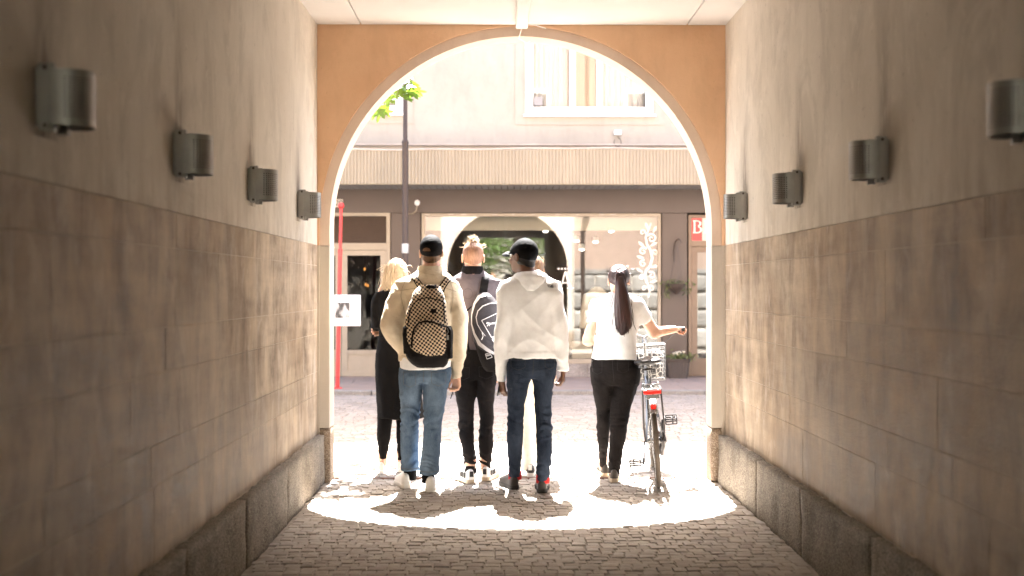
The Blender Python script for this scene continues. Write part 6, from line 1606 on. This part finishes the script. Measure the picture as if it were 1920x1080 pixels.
uaL = loft(rows([(575, 1108, 1124, 0, .045), (603, 1104, 1121, 0, .048), (628, 1096, 1117, .01, .047), (643, 1095.5, 1114, .02, .042)], Y, yc)); elL = (PX(1105, Y), yc + .03, PZ(640, Y)); wrL = (PX(1122, Y), yc + .25, PZ(640, Y))
faL = cone(elL, wrL, .043, .030)
F0 = [tor, (sL, .02), (sR[0], .03)]
cutp = Vector((PX(1212, Y), yc + .03, PZ(598, Y))); cutd = Vector((PX(1233, Y) - PX(1203, Y), .2, PZ(628, Y) - PZ(583, Y))).normalized()
F = Field([p[0] if isinstance(p, tuple) else p for p in F0], .0065)
for p in F0: F.add(p[0] if isinstance(p, tuple) else p, p[1] if isinstance(p, tuple) else .025)
g = np.meshgrid(*F.ax, indexing='ij'); far = sum((g[i] - cutp[i]) * cutd[i] for i in range(3))
F.F = np.maximum(F.F, np.where(g[0] > PX(1195, Y), far, -1).astype(np.float32))
F.warp(sf(.006, 40., 10, 4)); V, Q = F.mesh(); ts = mesh_obj('t_shirt', V, Q, C['tee'], p6, True)
lg = [loft(rows([(664, 1111, 1198, 0, .122), (676, 1109.5, 1199, 0, .128), (700, 1108, 1202, -.01, .14), (722, 1111, 1199, 0, .125)], Y, yc), 2.3),
      loft(rows([(690, 1108, 1158, 0, .125), (725, 1110.5, 1153, 0, .118), (750, 1116, 1150, .04, .10), (771, 1121, 1149, .08, .086), (805, 1121.5, 1147, .10, .075), (841, 1125, 1146, .12, .062), (866, 1128, 1143, .17, .05), (886, 1128.5, 1142.5, .19, .05)], Y, yc)),
      loft(rows([(690, 1150, 1202, 0, .125), (717, 1151, 1199.5, -.01, .122), (745, 1147, 1190, -.02, .105), (764, 1145, 1184.5, -.03, .094), (790, 1144, 1178.5, -.04, .082), (815, 1143.5, 1175.5, -.05, .078), (845, 1141.5, 1168.5, -.05, .066), (866, 1140, 1164, -.07, .056), (888, 1140, 1162.5, -.07, .054)], Y, yc))]
t6, V, Q = solid('trousers', [lg[0], (lg[1], .02), (lg[2], .02)], .0065, C['blackden'], p6, tf(PZ(798, Y), PZ(868, Y), PZ(735, Y), .0080, 25.)); t6S = Surf(V, Q)
pockets(t6S, [(1112, 1130, 677, 703), (1158, 1180, 677, 700)], Y - .1, STITCH_K, t6)
band(t6S, [(1149, 676), (1150, 695), (1152, 716)], .9, Y - .1, .003, STITCH_K, 'seat_seam', t6, 1)
h6 = Head(1162, 527, Y, yc + .02, 0, 2, 0, .95)
grip_c = Vector((PX(1274, 9.78), 9.78, PZ(619, 9.78)))
hR = hand(wr, (.78, .60, .10), (.1, .0, -1), (-.6, .8, 0), .95, 1.3)
hL = hand(wrL, (.5, .8, .2), (.5, -.2, -.6), (0, .2, 1), .95, .9)
ank = [(cone((PX(1136, Y), yc + .19, .07), (PX(1136, Y), yc + .18, .17), .032, .036), .02), (cone((PX(1151, Y), yc - .075, .07), (PX(1151, Y), yc - .07, .17), .034, .038), .02)]
body([tor] + lg, [(uaR, .02), (faR, .03), (uaL, .02), (faL, .03), (sL, .0)] [:4] + h6.prims() + hR + hL + ank, h6.subs(), SK_PALE, p6)
hp_ = [(h6.e((0, -.08, .045), (.05, .04, .05)), .02), (h6.e((0, -.118, .055), (.030, .028, .032)), .02)]
hm, V, Q = solid('hair', hp_, .0055, HAIR['dark'], p6, lambda x, y, z: .0022 * perlin(x * 90, y * 60, z * 14), subs=[h6.e((0, .15, -.02), (.10, .085, .13))])
hair_shell(h6, HAIR['dark'], hm, .009, -.040, .2, .03, 'side_hair')
# ponytail: a core and many strands falling from the tie
def pc(px, py, y): return np.array((PX(px, Y), y, PZ(py, Y)))
yb = yc - .10
core = loft([(PZ(518, Y), PX(1162, Y), yb - .02, .034, .030), (PZ(535, Y), PX(1162, Y), yb - .045, .044, .034), (PZ(560, Y), PX(1164, Y), yb - .055, .054, .034), (PZ(590, Y), PX(1166.5, Y), yb - .055, .068, .032), (PZ(610, Y), PX(1168, Y), yb - .05, .064, .026), (PZ(622, Y), PX(1166, Y), yb - .05, .035, .016), (PZ(628, Y), PX(1164, Y), yb - .05, .012, .008)])
solid('ponytail', [core], .0055, HAIR['dark'], hm, lambda x, y, z: .004 * perlin(x * 75 + z * 4, y * 40, z * 3.5) + .002 * perlin(x * 160, y * 80, z * 6))
lines = []; rg = np.random.default_rng(77)
for i in range(520):
    u = rg.uniform(-1, 1); v = rg.uniform(.2, 1); s0 = pc(1162 + u * 7, 512 + rg.uniform(0, 6), yb - .02 - .02 * v)
    ezx = 1166 + u * 17 + rg.normal() * 2; e_ = pc(ezx * .75 + .25 * 1166, rg.uniform(604, 632) - 10 * abs(u), yb - .052 - .025 * v * (1 - u * u))
    m1 = pc(1162 + u * 12, 540, yb - .045 - .034 * v * (1 - .5 * u * u)); m2 = pc(1166 + u * 18 + rg.normal(), 590, yb - .06 - .028 * v * (1 - .6 * u * u))
    lines.append(bez(s0, m1, m2, e_, 12))
for i in range(9):
    u = rg.normal(); s0 = pc(1165 + 16 * np.sign(u), rg.uniform(540, 590), yb - .05); lines.append(bez(s0, s0 + (np.sign(u) * .01, 0, -.05), s0 + (np.sign(u) * .03 * rg.random(), 0, -.1), s0 + (np.sign(u) * .06 * rg.random(), -.01, -.16), 8))
for i in range(200):     # hair combed back to the tie
    el = rg.uniform(-.45, math.pi + .45); d0 = np.array((math.cos(el), rg.uniform(-.1, .45) * math.sin(max(0, el)) , math.sin(el))); d0 /= np.linalg.norm(d0); d1 = np.array((0, -.96, .25)); ln = []
    for t in np.linspace(0, 1, 9):
        d = d0 * (1 - t) + d1 * t; d /= np.linalg.norm(d); ln.append(h6.w(np.array((0, -.012, .035)) + d * np.array((.0855, .1065, .0995)) * (1 + .012 * rg.random())))
    lines.append(ln)
for i in range(40):
    a = rg.uniform(-2.4, 2.4); s0 = np.array((.08 * math.sin(a), -.03, rg.uniform(-.06, .12))); d = np.array((math.sin(a), -.2, rg.uniform(-.5, .5)))
    lines.append([h6.w(q) for q in bez(s0, s0 + d * .012, s0 + d * .025 + (0, 0, .008), s0 + d * rg.uniform(.02, .05) + (0, 0, -.012), 6)])
strands('loose_hair', lines, .0016, HAIR['dark'], hm)
MB().lathe(h6.w((0, -.135, .05)), [(.024, -.012), (.031, -.008), (.031, .008), (.024, .012)], 14).build('hair_tie', C['collar'], hm, True)
shoe(p6, 1136, 893, 5, SHOE['grey'], SHOE['offwhite'], .255, .085, .07, Yb=9.385)
shoe(p6, 1151.5, 906, -6, SHOE['grey'], SHOE['offwhite'], .255, .09, .07)
# ================================================================== bicycle
CHROME = simple('bright_aluminium', (0.27, 0.27, 0.268), 0.28, 0.08, 14, metal=0.9, world=False)
BASKET = simple('grey_wire', (0.14, 0.138, 0.135), 0.4, 0.1, 14, metal=0.6, world=False)
FRAMEP = simple('silver_blue_paint', (0.13, 0.145, 0.17), 0.32, 0.06, 14, metal=0.5, world=False)
RUBBER = simple('tyre_rubber', (0.065, 0.050, 0.036), 0.75, 0.15, 20, 0.5, 150, world=False)
DARKM = simple('black_coated_steel', (0.03, 0.026, 0.026), 0.4, 0.1, 14, metal=0.3, world=False)
REDL = simple('red_lens', (0.70, 0.02, 0.012), 0.2, 0.05, 10, world=False, Emission_Color=(0.8, 0.02, 0.01, 1), Emission_Strength=0.0)
SADDLE = simple('black_saddle_cover', (0.018, 0.016, 0.016), 0.32, 0.1, 14, 0.2, 90, world=False)
bk = thing('bicycle', 'silver city bicycle with front basket and red reflectors pushed by the woman', 'bicycle', (PX(1235, GY(916.5)), GY(916.5), 0.003))
bk.rotation_euler = (0, R(-4.3), R(-5.0))
RW = 0.345
def ring(c, r, n, rad, flat=1.0):
    return [(c[0], c[1] + r * math.cos(2*math.pi*i/n), c[2] + r * math.sin(2*math.pi*i/n)) for i in range(n)]
def wheel(y, name):
    c = (0, y, RW)
    ty = MB().tube(ring(c, RW - .019, 48, 0), .019, 10, True).build('wheel', RUBBER, bk, True, False)
    MB().tube(ring(c, RW - .042, 48, 0), .011, 8, True).build('rim', CHROME, ty, True, False)
    MB().lathe(c, [(.012, -.05), (.024, -.035), (.024, -.030), (.014, -.028), (.014, .028), (.024, .030), (.024, .035), (.012, .05)], 16, 'x').build('hub', CHROME, ty, True, False)
    sp = MB()
    for i in range(32):
        a = 2*math.pi*i/32; s = .03 if i % 2 else -.03; b = a + (.55 if (i // 2) % 2 else -.55)
        sp.tube([(s, y + .022*math.cos(b), RW + .022*math.sin(b)), (0, y + (RW-.045)*math.cos(a), RW + (RW-.045)*math.sin(a))], .0014, 3)
    sp.build('spoke_set', CHROME, ty, False, False)
    return ty
wheel(0.0, 'rear'); wheel(1.06, 'front')
def fender(y, a0, a1, name):
    n = 26; V = []; F = []; r = RW + .022
    for i in range(n + 1):
        a = a0 + (a1 - a0) * i / n
        for x, dr in ((-.029, -.014), (-.024, -.002), (0, .006), (.024, -.002), (.029, -.014), (.022, -.006), (0, .002), (-.022, -.006)):
            V.append((x, y + (r + dr) * math.cos(a), RW + (r + dr) * math.sin(a)))
    for i in range(n):
        for k in range(8): F.append((i*8 + k, i*8 + (k+1) % 8, (i+1)*8 + (k+1) % 8, (i+1)*8 + k))
    F.append(tuple(range(8))); F.append(tuple(n*8 + k for k in reversed(range(8))))
    return MB().add(V, F).build(name, CHROME, bk, True, False)
fr_ = fender(0.0, R(142), R(10), 'rear_fender'); fender(1.06, R(165), R(62), 'front_fender')
stay = MB()
for s in (-1, 1): stay.tube([(s*.055, 0, RW), (s*.03, (RW+.01)*math.cos(R(146)), RW + (RW+.01)*math.sin(R(146)))], .003, 6)
stay.build('fender_stay', CHROME, fr_, True, False)
BB, ST, HT, HB = (0, .45, .285), (0, .30, .78), (0, .90, .86), (0, .955, .66)
f = MB()
f.tube([BB, ST], .016, 12).tube([HT, HB], .019, 12).tube([(0, .93, .74), (0, .75, .48), (0, .55, .32), BB], .019, 12).tube([(0, .925, .70), (0, .66, .50), (0, .385, .50)], .014, 10)
for s in (-1, 1):
    f.tube([(s*.02, .45, .285), (s*.055, .2, .32), (s*.06, 0, RW)], .010, 8).tube([(s*.014, .32, .72), (s*.045, .12, .48), (s*.06, 0, RW)], .009, 8)
f.build('frame', FRAMEP, bk, True, False)
fk = MB()
for s in (-1, 1): fk.tube([(s*.03, .965, .63), (s*.045, .99, .55), (s*.05, 1.06, RW)], .011, 8)
fk.tube([(-.03, .965, .63), (.03, .965, .63)], .014, 8); fk.build('fork', FRAMEP, bk, True, False)
MB().tube([ST, (0, .265, .872)], .0135, 12).lathe((0, .31, .765), [(.02, 0), (.022, .012), (.02, .024)], 12).build('seat_post', CHROME, bk, True, False)
# saddle: wide at the back, tapering nose, two springs
sd = [(ell((-.042, .235, .905), (.062, .085, .026)), .02), (ell((.042, .235, .905), (.062, .085, .026)), .02), (cone((0, .27, .905), (0, .45, .905), .034, .020), .03)]
F = Field([p for p, _ in sd], .005)
for p, k in sd: F.add(p, k)
F.warp(lambda x, y, z: .002 * perlin(x*20, y*20, z*20)); V, Q = F.mesh(); so = mesh_obj('saddle', V, Q, SADDLE, bk, True, False)
for s in (-1, 1):
    MB().tube([(s*.045 + .014*math.cos(t), .235 + .014*math.sin(t), .845 + .042*t/25) for t in np.linspace(0, 25, 60)], .0035, 5).build('spring', CHROME, so, True, False)
MB().tube([(-.045, .235, .845), (0, .265, .845), (.045, .235, .845)], .008, 8).tube([(0, .265, .85), (0, .42, .885)], .006, 6).build('saddle_rail', DARKM, so, True, False)
# handlebar, grips, brake levers, stem
st_ = MB(); st_.tube([(0, .90, .85), (0, .872, .98), (0, .865, 1.02)], .0125, 10).tube([(0, .865, 1.0), (0, .885, 1.035), (0, .90, 1.055)], .016, 10); st_.build('stem', CHROME, bk, True, False)
hb = []
for t in np.linspace(-1, 1, 25):
    a = abs(t); hb.append((.285 * math.copysign(min(1, a * 1.05), t), .90 - .27 * max(0, a - .35) ** 1.25 * 1.75, 1.055 + .06 * min(1, a * 2)))
MB().tube(hb, .012, 10).build('handlebar', BASKET, bk, True, False)
for s in (-1, 1):
    e0, e1 = (s*.283, .72, 1.115), (s*.300, .585, 1.108)
    MB().tube([(s*.272, .755, 1.115), e0, (s*.29, .66, 1.112), e1], [.014, .016, .0165, .015], 12).build('grip', M['black_plastic'], bk, True, False)
    MB().tube([(s*.262, .80, 1.105), (s*.265, .80, 1.085), (s*.285, .72, 1.068), (s*.305, .62, 1.062)], [.007, .006, .005, .005], 8).build('brake_lever', CHROME, bk, True, False)
    MB().tube([(s*.26, .80, 1.10), (s*.20, .93, 1.03), (s*.05, 1.0, .93), (0, .96, .74)], .0025, 5).build('brake_cable', DARKM, bk, True, False)
MB().lathe((-.16, .85, 1.135), [(.024, 0), (.026, .008), (.018, .022), (.004, .026)], 16).build('bell', CHROME, bk, True, False)
# rack with struts, wide reflector and round rear light
rk = MB()
for s in (-1, 1): rk.tube([(s*.05, .26, .735), (s*.062, .1, .735), (s*.062, -.24, .735), (s*.045, -.27, .735)], .006, 8)
rk.tube([(-.045, -.27, .735), (.045, -.27, .735)], .006, 8)
for y in (.12, 0, -.12): rk.tube([(-.062, y, .735), (.062, y, .735)], .005, 6)
rk.tube([(0, .26, .742), (0, -.25, .742)], .005, 6)
rko = rk.build('rack', CHROME, bk, True, False)
for s in (-1, 1):
    MB().tube([(s*.064, -.10, .732), (s*.075, -.03, .45), (s*.068, 0, RW)], .010, 8, flat=.6).build('rack_strut', DARKM, rko, True, False)
    MB().tube([(s*.064, -.17, .732), (s*.072, -.09, .50), (s*.068, 0, RW + .01)], .006, 8).build('rack_strut', DARKM, rko, True, False)
MB().tube([(-.05, .2, .765), (-.055, -.1, .765), (-.03, -.2, .77), (.03, -.2, .77), (.055, -.1, .765), (.05, .2, .765)], .004, 6).build('rack_clip', CHROME, rko, True, False)
rf = MB(); rf.cbox(-.062, .062, -.285, -.272, .705, .732, .005).build('wide_reflector', REDL, rko, False, False)
MB().cbox(-.045, .045, -.276, -.262, .67, .745, .006).build('reflector_plate', CHROME, rko, False, False)
la = R(134); lx, lz = (RW + .03) * math.cos(la), RW + (RW + .03) * math.sin(la)
MB().lathe((0, lx - .012, lz), [(.0, .0), (.018, .0), (.021, .004), (.021, .014), (.016, .022)], 20, 'y').build('round_light', REDL, fr_, True, False)
MB().lathe((0, lx + .002, lz), [(.024, 0), (.026, .006), (.018, .02)], 20, 'y').build('light_housing', CHROME, fr_, True, False)
# chain case, cranks, pedals, kickstand
MB().tube([(.052, .45 + .09*math.cos(a), .285 + .09*math.sin(a)) for a in np.linspace(-1.57, 1.57, 10)] + [(.055, .2, .385), (.062, .0, .395), (.062, -.05, RW), (.062, 0, .30), (.055, .25, .205)], .016, 8, True, .5).build('chain_case', DARKM, bk, True, False)
MB().lathe(BB, [(.02, -.055), (.02, .055)], 14, 'x').build('bottom_bracket', CHROME, bk, True, False)
ca = R(62)
for s in (-1, 1):
    d = Vector((0, math.cos(ca), math.sin(ca))) * .168 * s
    p0 = Vector(BB) + Vector((s*.062, 0, 0)); p1 = Vector(BB) + d + Vector((s*.085, 0, 0))
    cr = MB().tube([p0, p1], [.012, .010], 8, flat=.6).build('crank', DARKM, bk, True, False)
    pd = MB(); px0, px1 = (.10, .185)
    def bar(a, b, r=.005): pd.tube([a, b], r, 6)
    for yy in (-.032, .032): bar((p1.x + s*.022, p1.y + yy, p1.z + .012 * (1 if yy > 0 else -1)), (p1.x + s*.105, p1.y + yy, p1.z + .012 * (1 if yy > 0 else -1)), .007)
    for xx in (.022, .075, .105): bar((p1.x + s*xx, p1.y - .038, p1.z - .014), (p1.x + s*xx, p1.y + .038, p1.z + .014), .006)
    bar((p1.x, p1.y, p1.z), (p1.x + s*.105, p1.y, p1.z), .006)
    for xx in (.022, .075, .105): bar((p1.x + s*xx, p1.y - .03, p1.z - .034), (p1.x + s*xx, p1.y - .03, p1.z + .034), .005)
    for zz in (-.034, .034): bar((p1.x + s*.022, p1.y - .03, p1.z + zz), (p1.x + s*.105, p1.y - .03, p1.z + zz), .005)
    pd.build('pedal', DARKM, bk, True, False)
MB().tube([(-.06, .32, .29), (-.085, .16, .235), (-.095, .02, .18)], .008, 8).build('kickstand', DARKM, bk, True, False)
MB().lathe((.07, 0, RW), [(.03, -.01), (.034, 0), (.02, .012)], 14, 'x').build('gear_cover', DARKM, bk, True, False)
# wire basket
bs = MB(); x0, x1, y0, y1, z0, z1 = -.17, .17, 1.02, 1.27, .70, .985
def wire(a, b, r=.0019): bs.tube([a, b], r, 4)
for i in range(13):
    x = x0 + (x1 - x0) * i / 12; k = .88
    for y in (y0, y1): wire((x * k, y + (.015 if y == y0 else -.015), z0), (x, y, z1))
    wire((x * k, y0 + .015, z0), (x * k, y1 - .015, z0))
for i in range(1, 9):
    y = y0 + (y1 - y0) * i / 9
    for x in (x0, x1): wire((x * .88, y, z0), (x, y, z1))
for j in range(10):
    t = j / 9; k = .88 + .12 * t; z = z0 + (z1 - z0) * t; q = .015 * (1 - t); c = [(x0*k, y0+q, z), (x1*k, y0+q, z), (x1*k, y1-q, z), (x0*k, y1-q, z)]
    r = .0055 if j in (0, 9) else .0019
    for a in range(4): wire(c[a], c[(a+1) % 4], r)
bs.build('basket', BASKET, bk, False, False)
MB().tube([(0, 1.02, .82), (0, .93, .80)], .008, 6).build('basket_bracket', DARKM, bk, True, False)
# spotted bag in the basket
def m_spot():
    g = NT('spotted_print'); v = g.pos((1, 1, 1), False)
    d = g.n('TexVoronoi', {'Vector': v, 'Scale': 24.0}, feature='DISTANCE_TO_EDGE').outputs[0]
    return g.fin(g.ramp(d, [(0.07, (0.42, 0.40, 0.37)), (0.12, (0.02, 0.018, 0.018))]), .6)
V, Q = sdf_thing([loft([(.715, 0, 1.145, .135, .095), (.80, 0, 1.145, .145, .10), (.90, 0.01, 1.145, .14, .09), (.945, .02, 1.145, .10, .06)], 3.0)], .008, .02, lambda x, y, z: .008 * perlin(x*14, y*14, z*14))
bag = mesh_obj('shopping_bag', V, Q, m_spot(), None, True)
bag.matrix_world = Matrix.LocRotScale(bk.location, bk.rotation_euler, None)
tag(bag, 'black and white spotted bag lying in the bicycle basket', 'bag')
